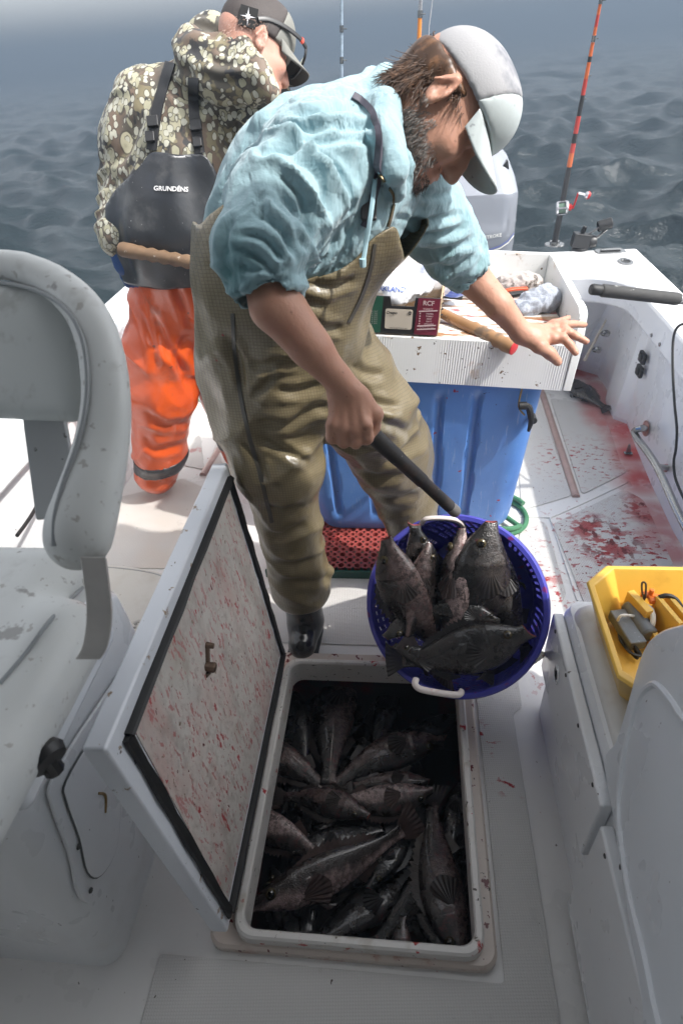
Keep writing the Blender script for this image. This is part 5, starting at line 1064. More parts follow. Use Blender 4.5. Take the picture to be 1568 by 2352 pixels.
# in the basket
gb = 'black rockfish in the purple basket'
def bf(h, t, label, **k): return make_fish(P(*h), P(*t), k.pop('side', tc_), label, group=gb, **k)
bf((868, 1240, 1.53), (1010, 1520, 1.66), 'fish at the left of the basket with its snout up and pale belly outward', kind='mid', bend=-.35, flip=1, roll=.5, gape=.5, side=tc_ + _R * .2, fat=1.1)
bf((1090, 1200, 1.53), (1125, 1545, 1.66), 'big black fish with its head up and spines along the right rim of the basket', kind='dark', bend=-.7, flip=1, gape=.3, fat=1.3, side=tc_)
bf((1062, 1212, 1.56), (1020, 1560, 1.64), 'fish in the middle of the basket with white belly and fanned fins', kind='pale', bend=.15, flip=1, roll=.6, gape=.3, fat=.9, side=tc_ * .8 - _R * .35)
bf((1218, 1464, 1.50), (905, 1535, 1.63), 'fish at the bottom of the basket with its pink mouth gaping to the right', kind='dark', bend=.45, flip=1, gape=1.0, fat=1.25, side=tc_)
bf((944, 1206, 1.585), (1010, 1450, 1.70), 'fish at the top left of the basket with its mouth open upward', kind='dark', bend=.3, flip=-1, gape=1.0)
bf((880, 1460, 1.60), (1080, 1330, 1.68), 'dark wet fish in the lower left of the basket', kind='dark', bend=.3, flip=1)
bf((1010, 1420, 1.64), (1170, 1500, 1.66), 'dark fish buried under the gaping one in the basket', kind='dark', bend=.3, flip=-1)
bf((900, 1490, 1.62), (1120, 1562, 1.585), 'dark fish with its ragged tail over the lower basket rim', kind='dark', bend=.45, flip=-1, fat=.8)
bf((1160, 1290, 1.66), (1000, 1540, 1.74), 'dark fish deep in the middle of the basket', kind='dark', bend=.2, flip=1)
bf((930, 1330, 1.70), (1120, 1500, 1.76), 'dark fish deep at the left of the basket', kind='dark', bend=.2, flip=1)
bf((1120, 1240, 1.585), (1200, 1520, 1.60), 'dark fish wedged along the right wall of the basket', kind='dark', bend=-.5, flip=1, fat=1.0)
bf((985, 1245, 1.56), (930, 1480, 1.60), 'pale-cheeked fish wedged between the two upright ones in the basket', kind='mid', bend=.2, flip=-1, roll=.4, fat=.95, gape=.4)
bf((1150, 1420, 1.56), (960, 1390, 1.60), 'mottled fish lying across the middle of the basket', kind='dark', bend=-.3, flip=1, fat=1.0)
# on the deck by the right-hand liner
make_fish(PZ(1292, 868, .05), PZ(1392, 940, .025), (-.1, -.2, 1), 'dead black fish lying in pink blood water beside the cockpit liner', kind='dark', bend=.1, flip=-1, group='fish on deck', gape=.2)
# ================================================================ people
def skin_mat(name, col, red=.4):
    N = NT(name); c = N.mix(N.noise(N.obj, 9, 4), tuple(x * .82 for x in col), tuple(min(1, x * 1.12) for x in col))
    c, _ = lay(N, c, [D((.40, .12, .08), 7, .52, soft=.2, fac=red), D((.16, .07, .04), 90, .66, soft=.05, fac=.5), D((.22, .09, .05), 30, .68, soft=.05, fac=.5)])
    nr = N.bump(N.noise(N.obj, 140, 4), .35, .0018); nr = N.bump(N.noise(N.xf(N.obj, (1, 1, .4)), 34, 3), .3, .004, nr)
    return N.done(c, .48, normal=nr, sss=.12, spec=.45)
M_skin = skin_mat('skin_tanned', (.50, .265, .185)); M_skin2 = skin_mat('skin_ruddy', (.52, .28, .21), .5)
M_hair = mat('brown_hair', (.065, .032, .016), .42, var=.5, vscale=30, layers=[D((.17, .08, .035), 40, .5, soft=.2)]); M_beard = mat('grey_beard', (.17, .15, .135), .6, var=.5, vscale=60, layers=[D((.03, .018, .012), 18, .50, soft=.15)])
def head_frame(F, U_):
    F = np.array(F, float); F /= np.linalg.norm(F); U_ = np.array(U_, float); U_ -= F * (U_ @ F); U_ /= np.linalg.norm(U_); return F, U_, np.cross(F, U_)
def head(s, c, FUS, nk):
    F, U_, S = FUS; A = np.array([F, U_, S]); L = lambda f, u, q=0: c + F * f + U_ * u + S * q
    s.ell(L(-.012, .035), (.096, .088, .076), A, k=.0); s.ell(L(.035, -.02), (.055, .085, .060), A, k=.03)
    s.cone(L(.0, -.055, .035), L(.058, -.092, .014), .028, .022, k=.03); s.cone(L(.0, -.055, -.035), L(.058, -.092, -.014), .028, .022, k=.03)
    s.ell(L(.074, -.100), (.020, .019, .024), A, k=.02)
    s.ell(L(.076, .028), (.018, .014, .045), A, k=.015)                       # brow
    for q in (1, -1):
        s.ell(L(.090, .006, .031 * q), (.016, .013, .018), A, k=.012, mode='cut')   # eye sockets
        s.ell(L(.073, .006, .031 * q), (.0125, .0125, .0125), A, k=.003)
        s.ell(L(.0775, .012, .031 * q), (.0105, .004, .016), A, k=.004)             # upper lid
        s.ell(L(.060, -.028, .042 * q), (.026, .022, .018), A, k=.02)               # cheek
        s.ell(L(.094, -.040, .012 * q), (.012, .009, .008), A, k=.006)              # nostril wing
        s.ell(L(.099, -.049, .007 * q), (.006, .004, .0035), A, k=.003, mode='cut')
    s.chain([L(.082, .016), L(.098, -.014), L(.108, -.036)], [.009, .010, .0125], k=.012)
    s.ell(L(.086, -.062), (.012, .0075, .026), A, k=.008); s.ell(L(.086, -.0745), (.011, .0075, .022), A, k=.006); s.ell(L(.099, -.068), (.008, .0016, .022), A, k=.003, mode='cut')
    for q in (1, -1):                                                          # ears
        B = np.array([F * .94 + S * q * .34, U_, S * q * .94 - F * .34]); e = L(-.012, -.006, .079 * q)
        s.ell(e, (.019, .034, .009), B, k=.008); s.ell(e + S * q * .009 + F * .002, (.012, .024, .008), B, k=.004, mode='cut'); s.ell(e + F * .009 - U_ * .003 + S * q * .002, (.005, .008, .006), B, k=.004)
        s.cone(e + U_ * .028 + F * .004 + S * q * .004, e - U_ * .006 - F * .017 + S * q * .006, .0042, .0042, k=.004)
        s.ell(e - U_ * .027 + F * .004, (.008, .009, .006), B, k=.006)
    s.cone(L(-.030, -.045), nk, .056, .062, k=.03); return L
def finger(s, pts, r0, r1, k=.005):
    n = len(pts); s.chain(pts, [r0 + (r1 - r0) * i / (n - 1) for i in range(n)], k=k)
def edge_smooth(v, f, it=14):
    e = np.concatenate([f[:, [i, (i + 1) % 4]] for i in range(4)]); s_ = np.sort(e, 1); key = s_[:, 0].astype(np.int64) * len(v) + s_[:, 1]; u, c = np.unique(key, return_counts=True); be = u[c == 1]; a, b = be // len(v), be % len(v)
    for _ in range(it):
        acc = np.zeros_like(v); n = np.zeros(len(v)); np.add.at(acc, a, v[b]); np.add.at(acc, b, v[a]); np.add.at(n, a, 1); np.add.at(n, b, 1); m = n == 2; v = v.copy(); v[m] = v[m] * .5 + acc[m] / 2 * .5
    return v
def garment(name, s, m, parent, disp=None, sm=1, keep=None, solid=0.0):
    v, f = s.mesh(sm)
    if disp is not None:
        n = vnormals(v, f); v = v + n * disp(v, n)[:, None]; v = lap(v, f, .25)
    if keep is not None:
        n = vnormals(v, f); kf = keep(v, n)[f].all(1); f = f[kf]; u, inv = np.unique(f, return_inverse=True); v = v[u]; f = inv.reshape(f.shape)
    if keep is not None: v = edge_smooth(v, f)
    o = mesh_obj(name, v, f, m, parent)
    if solid: md = o.modifiers.new('thick', 'SOLIDIFY'); md.thickness = solid; md.offset = -1
    return o
def fold(v, a, b, rad, amp, wl, tw=1.0, seed=0.0, wn=7.0):
    a = np.array(a, float); b = np.array(b, float); ab = b - a; L = np.linalg.norm(ab); ax = ab / L; d = v - a; t = d @ ax; r = np.linalg.norm(d - t[:, None] * ax, axis=1)
    e1 = np.cross(ax, (0.3, .2, 1)); e1 /= np.linalg.norm(e1); e2 = np.cross(ax, e1); an = np.arctan2(d @ e2, d @ e1)
    wgt = np.clip(1 - (r / rad - 1) * 4, 0, 1) * np.clip(t / .03 + .5, 0, 1) * np.clip((L - t) / .03 + .5, 0, 1)
    ph = t / wl * 2 * math.pi + 5.5 * fbm(v * wn * .8 + seed, 2) + tw * np.sin(an * 1.0 + seed) * 3.2
    return wgt * amp * ((1 - np.abs(np.sin(ph / 2))) ** 1.5 - .35) * np.clip(.45 + 1.3 * fbm(v * 7 + seed + 5, 2), 0, 1.4)
def drape(v, dirn, wl, amp, seed=0, stretch=.22, wn=1.0):
    d = np.array(dirn, float); d /= np.linalg.norm(d); q = v + (v @ d)[:, None] * d * (stretch - 1); q = q / wl + seed
    x = fbm(q, 2); return amp * (1 - 2.0 * np.sqrt(x * x + .012))
def inpoly(px, poly):
    x, y = px[:, 0], px[:, 1]; ins = np.zeros(len(x), bool); n = len(poly)
    for i in range(n):
        (x0, y0), (x1, y1) = poly[i], poly[(i + 1) % n]; c = ((y0 > y) != (y1 > y)) & (x < (x1 - x0) * (y - y0) / (y1 - y0 + 1e-9) + x0); ins ^= c
    return ins
def creases(v, n, lines, w, amp):
    px = toview(v); out = np.zeros(len(v)); front = np.clip(-((v - _O) / np.linalg.norm(v - _O, axis=1)[:, None] * n).sum(1) * 3, 0, 1)
    for ln in lines:
        q = [np.array(p[:2], float) for p in smooth_path([(a, b, 0) for a, b in ln], 4)]; best = np.full(len(v), 1e9); tp_ = np.zeros(len(v)); m = len(q) - 1
        lo = np.min(q, 0) - 4 * w; hi = np.max(q, 0) + 4 * w; sel = np.where((px > lo).all(1) & (px < hi).all(1))[0]; p = px[sel]; bb = np.full(len(sel), 1e9); tt = np.zeros(len(sel))
        for i in range(m):
            d = q[i + 1] - q[i]; t = np.clip(((p - q[i]) @ d) / (d @ d + 1e-9), 0, 1); ds = np.linalg.norm(p - q[i] - t[:, None] * d, axis=1); k = ds < bb; bb[k] = ds[k]; tt[k] = (i + t[k]) / m
        u = bb / w; out[sel] += (-np.exp(-u * u) + .55 * np.exp(-((u - 1.9) ** 2))) * np.clip(np.sin(np.clip(tt, .02, .98) * math.pi) * 1.6, 0, 1)
    return out * amp * front
HOOD_L = [[(592, 335), (608, 357), (668, 341), (724, 327), (780, 320), (825, 322), (862, 342)], [(624, 293), (690, 305), (760, 299), (830, 296), (866, 285)], [(660, 262), (710, 272), (770, 262), (830, 248)]]
HOODIE_L = [[(591, 491), (631, 515), (663, 559), (679, 607)], [(547, 539), (599, 547), (631, 575), (647, 607)], [(535, 571), (571, 577), (611, 607), (631, 639)], [(591, 443), (627, 463), (663, 503), (687, 555), (699, 591)],
    [(631, 439), (679, 487), (711, 543)], [(640, 400), (680, 432), (704, 480), (708, 532)], [(664, 362), (720, 384), (748, 440), (752, 500)], [(588, 448), (604, 472), (596, 504)], [(540, 500), (520, 540), (522, 590)], [(700, 350), (770, 380), (800, 440), (800, 500)],
    [(913, 503), (977, 507), (1049, 491)], [(909, 523), (993, 539), (1065, 519)], [(925, 559), (993, 583), (1081, 551)], [(993, 603), (1033, 623), (1097, 583)], [(950, 440), (1000, 452), (1040, 440)], [(760, 600), (790, 560), (800, 520)], [(700, 620), (740, 590), (780, 540)], [(545, 612), (600, 624), (660, 618)], [(550, 640), (600, 648), (665, 642)]]
WADER_L = [[(715, 738), (750, 752), (790, 756)], [(571, 835), (611, 839), (639, 827), (695, 839)], [(575, 911), (607, 887), (631, 851)], [(635, 891), (687, 899), (743, 879)], [(579, 963), (663, 971), (719, 939), (759, 935)], [(599, 1007), (663, 1039), (705, 1062)],
    [(799, 831), (831, 855), (879, 863)], [(815, 871), (839, 915), (879, 931), (923, 935)], [(847, 955), (891, 971), (931, 991)], [(779, 999), (839, 1031), (903, 1039), (943, 1007)], [(608, 1223), (648, 1227), (708, 1203)], [(600, 1167), (648, 1175), (704, 1159)], [(612, 1291), (668, 1295), (720, 1275)], [(636, 1335), (708, 1331), (764, 1323)],
    [(700, 650), (760, 660), (820, 640)], [(640, 700), (700, 690), (750, 700)], [(800, 1060), (860, 1090), (930, 1085)], [(830, 1120), (890, 1140), (960, 1130)], [(520, 760), (545, 830), (560, 900)], [(560, 1000), (590, 1060), (610, 1110)]]
def toview(v):
    d = v - _O; z = d @ _fw; return np.stack([CXP + FPX * (d @ _R) / z, CYP - FPX * (d @ _U) / z], 1)
def bvh(objs): return [BVHTree.FromPolygons([Vector(ROOTLOC[o]) + v.co for v in o.data.vertices], [tuple(p.vertices) for p in o.data.polygons]) for o in objs]
def cast(ts, x, y):
    r = Vector(ray(x, y)).normalized(); best = None
    for t in ts:
        h = t.ray_cast(Vector(_O), r)
        if h[0] is not None and (best is None or h[3] < best[2]): best = (np.array(h[0]), np.array(h[1]), h[3])
    return best
def ribbon(name, ts, pts, wpx, m, parent, off=.003, th=.002, n=6, lift=None):
    pp = smooth_path([(x, y, 0) for x, y in pts], n); rows = []; last = None
    for i, p in enumerate(pp):
        q0, q1 = pp[max(0, i - 1)], pp[min(len(pp) - 1, i + 1)]; d = q1[:2] - q0[:2]; d /= np.linalg.norm(d); nn = np.array([-d[1], d[0]]); row = []
        hs = [cast(ts, *(p[:2] + nn * wpx * e)) for e in (-.5, 0, .5)]
        if any(h is None for h in hs): continue
        base = [h[0] - h[1] * 0 for h in hs]; nr = sum(h[1] for h in hs); nr /= np.linalg.norm(nr); 
        if nr @ _fw > 0: nr = -nr
        lo = [b + nr * (off + (lift or 0)) for b in base]; hi = [b + nr * (off + th + (lift or 0)) for b in base]; rows.append([lo[0], lo[1], lo[2], hi[2], hi[1], hi[0]])
    if len(rows) < 2: return None
    return G().loft(rows, close=True, cap=True).build(name, m, parent, angle=50)
def strands(name, roots, m, parent, seed=0, r=.0011, sides=4, segs=5):
    """roots: list of (start, direction, length, curl vector)"""
    g = G()
    for (p, d, L, cv) in roots:
        pts = []; rs = []
        for i in range(segs + 1):
            t = i / segs; pts.append(np.array(p) + np.array(d) * L * t + np.array(cv) * t * t); rs.append(r * (1 - .75 * t))
        g.tube(pts, rs, sides)
    return g.build(name, m, parent, fix=False)

# ---------------------------------------------------------------- materials for clothes
def camo():
    N = NT('camo_cloth'); v = N.warp(N.obj, 16, .035); c = N.mix(N.mapr(N.noise(v, 7, 2), .42, .56), (.15, .105, .075), (.085, .075, .06))
    c = N.mix(N.mapr(N.noise(N.xf(v, (1, 1, .6), loc=(3, 1, 2)), 14, 3), .54, .57), c, (.035, .034, .036)); c = N.mix(N.mapr(N.noise(N.xf(v, loc=(7, 4, 1)), 19, 2), .57, .60), c, (.20, .17, .10))
    reg = N.mapr(N.noise(N.xf(N.obj, loc=(5, 5, 5)), 5.5, 2), .36, .60)
    for (s_, th, sd_, cc) in ((20, .44, 0, (.47, .44, .31)), (34, .48, 4, (.42, .40, .28)), (60, .48, 9, (.52, .51, .42))):
        vv = N.warp(N.xf(N.obj, (1, 1, .72), loc=(sd_, sd_, sd_)), 22, .022); d = N.voro(vv, s_, rand=.9); rnd = N.sep(N.voro(vv, s_, out='Color'))[0]
        f = N.math('MULTIPLY', N.mapr(d, th, th - .05), N.mapr(N.math('ADD', rnd, N.math('MULTIPLY', reg, .55)), .72, .76)); rim = N.math('MULTIPLY', N.mapr(d, th + .10, th + .04), N.mapr(N.math('ADD', rnd, N.math('MULTIPLY', reg, .55)), .72, .76))
        c = N.mix(N.math('MULTIPLY', rim, .7), c, (.05, .045, .035)); c = N.mix(f, c, N.mix(N.noise(N.obj, 80, 2), tuple(x * .8 for x in cc), cc))
    return N.done(c, .62, normal=N.bump(N.noise(N.obj, 30, 4), .25, .006), sheen=.1)
def wader_mat():
    N = NT('wader_fabric'); s3 = N.sep(N.warp(N.obj, 9, .012)); per = .0070; ln = None
    for a in (N.math('ADD', s3[0], N.math('MULTIPLY', s3[1], .45)), N.math('ADD', s3[2], N.math('MULTIPLY', s3[1], .2))):
        f = N.math('ABSOLUTE', N.math('SINE', N.math('MULTIPLY', a, math.pi / per))); f = N.mapr(f, .42, .15); ln = f if ln is None else N.math('MAXIMUM', ln, f)
    c = N.mix(N.noise(N.obj, 4, 4), (.15, .118, .062), (.225, .185, .11)); c = N.mix(N.math('MULTIPLY', ln, .5), c, (.045, .036, .018))
    c, _ = lay(N, c, [D((.30, .29, .27), 7, .58, soft=.15, fac=.45), D((.06, .05, .035), 5, .60, soft=.12, fac=.5), D((.25, .02, .02), 32, .71, soft=.03)])
    nr = N.bump(N.noise(N.obj, 13, 5, .6), .5, .012); nr = N.bump(ln, .15, .0008, nr)
    return N.done(c, N.mapr(N.noise(N.obj, 6, 3), .35, .65, .28, .50), normal=nr, coat=.18, coatr=.2)
def hoodie_mat():
    N = NT('aqua_hoodie_cloth'); c = N.mix(N.noise(N.obj, 5, 4), (.26, .40, .445), (.33, .475, .52))
    c, _ = lay(N, c, [D((.22, .40, .44), 9, .57, soft=.12, fac=.5), D((.10, .13, .13), 46, .70, soft=.03, fac=.7),
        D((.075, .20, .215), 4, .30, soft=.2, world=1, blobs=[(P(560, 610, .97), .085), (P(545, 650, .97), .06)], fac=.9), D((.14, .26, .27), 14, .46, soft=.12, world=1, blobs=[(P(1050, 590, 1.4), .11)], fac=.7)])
    nr = N.bump(N.noise(N.xf(N.warp(N.obj, 6, .06), (1.7, 1, .7), (.3, .5, .6)), 15, 3, .5, .4), .9, .016); nr = N.bump(N.noise(N.xf(N.obj, (1, 1, 1.6)), 34, 4, .6), .5, .006, nr); nr = N.bump(N.noise(N.obj, 500, 2), .2, .0006, nr)
    return N.done(c, .85, normal=nr, sheen=.25, spec=.25)
M_wader = wader_mat(); M_hoodie = hoodie_mat(); M_camo = camo()
M_strap = mat('black_webbing', (.022, .022, .024), .6, var=.2, bumps=((200, .3, .001),))

# ================================================================ man in the aqua hoodie
def person_one():
    root = thing('person', 'bearded man in pale aqua hoodie, tan waders and grey cap bending over the basket', 'person', (-.2, 1.4, 0))
    hc = P(1014, 254, 1.10); FUS = head_frame(_R * .53 - _U * .85 + _fw * .22, _R * .85 + _U * .53 - _fw * .14); F, U_, S = FUS; neck = P(885, 330, 1.15)
    ff = lambda x, y, d: P(x, y, d)
    shR, elR, wrR = ff(690, 400, 1.05), ff(600, 590, .99), ff(797, 893, 1.07)
    shL, elL, wrL = ff(925, 450, 1.3), ff(1040, 575, 1.42), PZ(1197, 765, .985)
    hipR, knR, anR = ff(585, 830, 1.43), PY(642, 1070, 1.27), np.array([-.338, 1.34, .13])
    hipL, knL, anL = ff(745, 840, 1.52), PY(885, 1030, 1.5), PY(960, 1262, 1.60)
    pel, wai, mid, che, upp = ff(650, 760, 1.38), ff(660, 650, 1.29), ff(693, 535, 1.22), ff(775, 430, 1.18), ff(835, 365, 1.17)
    # --- body: one continuous skin surface
    s = SDF((-.56, .78, -.01), (.50, 1.82, 1.66), .0042)
    L = head(s, hc, FUS, neck)
    s.chain([pel, wai, mid, che, upp], [.13, .125, .13, .13, .09], k=.04); s.cone(upp, neck, .08, .062, k=.03)
    s.chain([upp, shR, elR], [.08, .058, .044], k=.03); s.chain([upp, shL, elL], [.08, .06, .044], k=.03)
    s.chain([elR, ff(632, 705, .99), ff(710, 798, 1.02), wrR], [.041, .041, .033, .0245], k=.01)
    s.cone(ff(650, 690, 1.0), ff(730, 800, 1.03), .030, .022, k=.02)
    s.chain([elL, ff(1078, 632, 1.47), (elL * .35 + wrL * .65), wrL], [.042, .043, .034, .0255], k=.01)
    s.chain([hipR, knR, anR], [.075, .045, .034], k=.04); s.chain([hipL, knL, anL], [.075, .045, .034], k=.04)
    s.cone(anR, anR + (0, -.08, -.085), .034, .024, k=.02); s.cone(anL, anL + (.03, -.04, -.09), .034, .024, k=.02)
    # right fist round the gaff
    w_ = wrR; down = ff(800, 960, 1.08) - w_; down /= np.linalg.norm(down); ac = np.array(_R) * .97 - _U * .05; ac -= down * (ac @ down); ac /= np.linalg.norm(ac); aw = np.cross(ac, down); aw = aw if aw @ _fw > 0 else -aw
    H = lambda x, y, z: w_ + ac * x + down * y + aw * z            # x across, y down the hand, z away from the camera
    s.box(H(.002, .038, .006), (.038, .040, .0155), np.array([ac, down, aw]), rnd=.014, k=.02)
    for i, (x, ky) in enumerate(((.032, .066), (.011, .073), (-.011, .071), (-.031, .062))):
        s.ell(H(x, ky, -.004), (.0105, .011, .011), np.array([ac, down, aw]), k=.008)
        finger(s, [H(x, ky, .0), H(x * 1.05, ky + .024, .010), H(x * 1.02, ky + .028, .034), H(x, ky + .006, .046), H(x, ky - .012, .036)], .0112, .0090)
    finger(s, [H(.032, .022, .012), H(.050, .048, .022), H(.046, .072, .036), H(.030, .088, .034)], .0145, .0105, k=.010)
    for x in (.026, .009, -.009, -.026): s.cone(H(x * .7, .012, -.009), H(x, .06, -.0115), .0025, .0035, k=.010)
    # left hand spread on the corner of the tray
    s.chain([wrL, PZ(1225, 768, .978)], [.026, .027], k=.015)
    pc = PZ(1244, 768, .972); pa = PZ(1290, 760, .968) - wrL; pa /= np.linalg.norm(pa); up = np.array([0, -.25, 1.]); up -= pa * (up @ pa); up /= np.linalg.norm(up); pb = np.cross(up, pa)
    s.box(pc, (.044, .038, .0135), np.array([pa, pb, up]), rnd=.012, k=.022)
    Q = lambda *l: [PZ(x, y, z) for x, y, z in l]
    finger(s, Q((1270, 776, .972), (1291, 775, .968), (1308, 792, .955), (1321, 810, .938)), .0132, .0093)
    finger(s, Q((1275, 762, .974), (1297, 758, .972), (1320, 771, .962), (1345, 784, .950)), .0134, .0092)
    finger(s, Q((1272, 752, .974), (1293, 745, .974), (1315, 744, .968), (1341, 746, .958)), .0128, .0088)
    finger(s, Q((1255, 752, .972), (1270, 742, .972), (1285, 738, .966), (1304, 730, .958)), .0118, .0080)
    finger(s, Q((1212, 780, .972), (1238, 796, .962), (1262, 812, .942), (1280, 831, .918)), .0180, .0120, k=.012)
    for e in ((1291, 775, .973), (1297, 759, .977), (1293, 746, .979), (1270, 743, .977)): s.ell(PZ(*e), .0105, k=.008)
    body = garment('body', s, M_skin, root, lambda v, n: fbm(v * 60, 2) * .0004, sm=1)
    # nails
    g = G(); 
    for a, b, r in ((Q((1271, 822, .930), (1279, 830, .922)) + [.0075]),): pass
    # --- hoodie
    s = SDF((-.56, .78, .98), (.26, 1.75, 1.68), .006)
    s.chain([ff(655, 690, 1.30), ff(655, 640, 1.28), ff(690, 530, 1.22), ff(768, 428, 1.17), ff(835, 375, 1.165)], [.135, .148, .160, .150, .105], k=.05)
    s.cone(ff(605, 560, 1.22), ff(670, 425, 1.15), .098, .105, k=.06)
    s.chain([ff(830, 370, 1.16), ff(720, 395, 1.06), ff(645, 470, 1.01), elR + (0, 0, .01), ff(612, 645, .985)], [.10, .092, .080, .070, .060], k=.035)
    s.chain([ff(840, 370, 1.2), ff(930, 440, 1.29), ff(990, 500, 1.36), elL, ff(1066, 613, 1.455)], [.10, .088, .078, .066, .055], k=.035)
    s.cone(ff(612, 640, .985), ff(616, 668, .985), .060, .058, k=.006); s.cone(ff(1062, 606, 1.45), ff(1070, 621, 1.462), .0555, .054, k=.006)
    s.cone(ff(617, 690, .985), ff(612, 655, .985), .052, .050, k=.008, mode='cut'); s.cone(ff(1085, 640, 1.48), ff(1070, 618, 1.455), .048, .047, k=.006, mode='cut')
    # hood bunched behind the neck, collar round the throat
    s.chain([ff(905, 225, 1.22), ff(865, 212, 1.24), ff(815, 240, 1.20), ff(745, 262, 1.14), ff(680, 280, 1.09), ff(612, 300, 1.06)], [.028, .042, .042, .042, .038, .022], k=.008); s.chain([ff(890, 250, 1.12), ff(850, 278, 1.08), ff(785, 298, 1.05), ff(705, 312, 1.03), ff(640, 322, 1.03)], [.022, .028, .030, .028, .020], k=.005)
    s.chain([ff(905, 215, 1.20), ff(915, 300, 1.10), ff(922, 370, 1.09), ff(912, 430, 1.13)], [.030, .026, .024, .022], k=.018)
    s.chain([ff(880, 205, 1.14), ff(872, 260, 1.05), ff(888, 325, 1.01), ff(905, 390, 1.01), ff(908, 440, 1.06)], [.036, .030, .026, .022, .018], k=.014)
    s.chain([ff(905, 215, 1.24), ff(950, 330, 1.28), ff(935, 420, 1.22)], [.028, .026, .022], k=.02)
    s.cone(L(-.02, -.03), neck * .5 + L(-.03, -.045) * .5, .066, .056, k=.008, mode='cut'); s.cone(L(.03, -.09), L(-.01, -.15), .052, .045, k=.012, mode='cut')
    s.half(ff(560, 632, 1.15), ff(560, 900, 1.2) - ff(640, 420, 1.1), k=.01) if 0 else None
    def dh(v, n):
        d = fold(v, ff(700, 390, 1.06), elR, .10, .017, .060, 1.2, 1, 5) + fold(v, elR + (0, 0, .05), ff(614, 668, .985), .09, .013, .042, 1.0, 4, 6)
        d += fold(v, ff(930, 440, 1.29), ff(1070, 622, 1.46), .10, .015, .048, 1.2, 8, 6)
        hd = np.clip(1 - np.linalg.norm(v - ff(770, 240, 1.15), axis=1) / .24, 0, 1) ; d += drape(v, ff(905, 215, 1.2) - ff(640, 305, 1.06), .05, .007, 3, .3) * np.clip(hd * 2, 0, 1)
        tor = np.clip(1 - np.linalg.norm(v - ff(680, 500, 1.15), axis=1) / .35, 0, 1); d += drape(v, ff(880, 330, 1.1) - ff(560, 600, 1.2), .070, .017, 6, .30) * tor
        for (a_, b_) in ((ff(700, 390, 1.06), ff(614, 668, .985)), (ff(930, 440, 1.29), ff(1070, 622, 1.46))):
            ab = b_ - a_; t_ = np.clip(((v - a_) @ ab) / (ab @ ab), 0, 1); dd = np.linalg.norm(v - a_ - t_[:, None] * ab, axis=1); d += drape(v, _R * .9 + _U * .45, .040, .006, 2, .35) * np.clip(2.2 - dd / .06, 0, 1)
        d += creases(v, n, HOOD_L, 9, .013) + creases(v, n, HOODIE_L, 8, .0085)
        d += fbm(v * 26, 2) * .0012; return d
    hood = garment('hoodie', s, M_hoodie, root, dh, 1)
    # --- waders
    s = SDF((-.60, .92, .02), (.30, 1.86, 1.52), .007)
    s.chain([ff(655, 860, 1.44), ff(650, 760, 1.38), ff(650, 650, 1.29), ff(688, 535, 1.22), ff(775, 440, 1.185), ff(850, 440, 1.19)], [.160, .168, .166, .172, .160, .120], k=.06)
    s.cone(ff(580, 610, 1.25), ff(575, 545, 1.22), .098, .090, k=.05)
    s.chain([hipR + (.02, 0, .02), ff(610, 950, 1.50), knR, PY(664, 1200, 1.30), PY(690, 1345, 1.335)], [.150, .128, .106, .084, .088], k=.04)
    s.cone(PY(752, 1312, 1.335), PY(715, 1340, 1.335), .016, .05, k=.02)
    s.chain([hipL, ff(830, 930, 1.60), knL, PY(930, 1150, 1.565), PY(965, 1270, 1.60)], [.150, .128, .110, .088, .078], k=.04)
    s.cone(PY(925, 1000, 1.52), PY(940, 1060, 1.53), .062, .062, k=.04)
    s.half(PY(690, 1375, 1.335) + (0, 0, -.0), (0, -.15, -1), k=.01)
    def dw(v, n):
        d = fold(v, hipR + (0, 0, .1), knR, .16, .012, .19, .8, 2, 3) + fold(v, knR + (0, 0, .12), PY(690, 1350, 1.335), .13, .006, .16, 1.0, 5, 4)
        d += fold(v, ff(790, 880, 1.55), knL, .15, .012, .16, 1.0, 7, 4) + fold(v, knL + (-.03, 0, .08), PY(965, 1290, 1.6), .13, .006, .14, .9, 9, 4)
        to = np.clip((v[:, 2] - 1.0) / .1, 0, 1); d += drape(v, (.5, .1, .9), .12, .013, 2, .4) * to; d += drape(v, (.2, 0, 1), .15, .012, 8, .4) * (1 - to)
        d += creases(v, n, WADER_L, 10, .0085) * np.where(v[:, 2] < .55, .6, 1)
        return d + fbm(v * 14, 2) * .0022
    poly = [(380, 440), (455, 515), (480, 490), (530, 446), (548, 470), (500, 535), (490, 570), (520, 618), (560, 650), (680, 655), (735, 628), (790, 612), (822, 590), (850, 548), (912, 508), (924, 560), (960, 700), (1300, 900), (1100, 1800), (300, 1800)]
    def keep(v, n):
        px = toview(v); front = ((v - _O) * n).sum(1) < .02; return np.where(front, inpoly(px, poly), v[:, 2] < 1.28 + (v[:, 0] + .05) * .25)
    wad = garment('waders', s, M_wader, root, dw, 1, keep, .004)
    # --- boots
    M_boot = mat('black_rubber_boot', (.015, .015, .016), .22, var=.2, coat=.5)
    for (a, d_) in ((np.array([-.338, 1.345, .0]), (-.02, -1, 0)), (np.array([.07, 1.60, .0]), (.6, -.7, 0))):
        d_ = np.array(d_, float); d_ /= np.linalg.norm(d_); s = SDF(a + (-.2, -.2, -.01), a + (.2, .2, .26), .006)
        s.cone(a + (0, 0, .24), a + (0, 0, .08), .066, .060, k=.03); s.cone(a + (0, 0, .052), a + d_ * .085 + (0, 0, .045), .050, .047, k=.04); s.half(a + (0, 0, .004), (0, 0, -1), k=.004); v, f = s.mesh(1); b = mesh_obj('boot', v, f, M_boot, root)
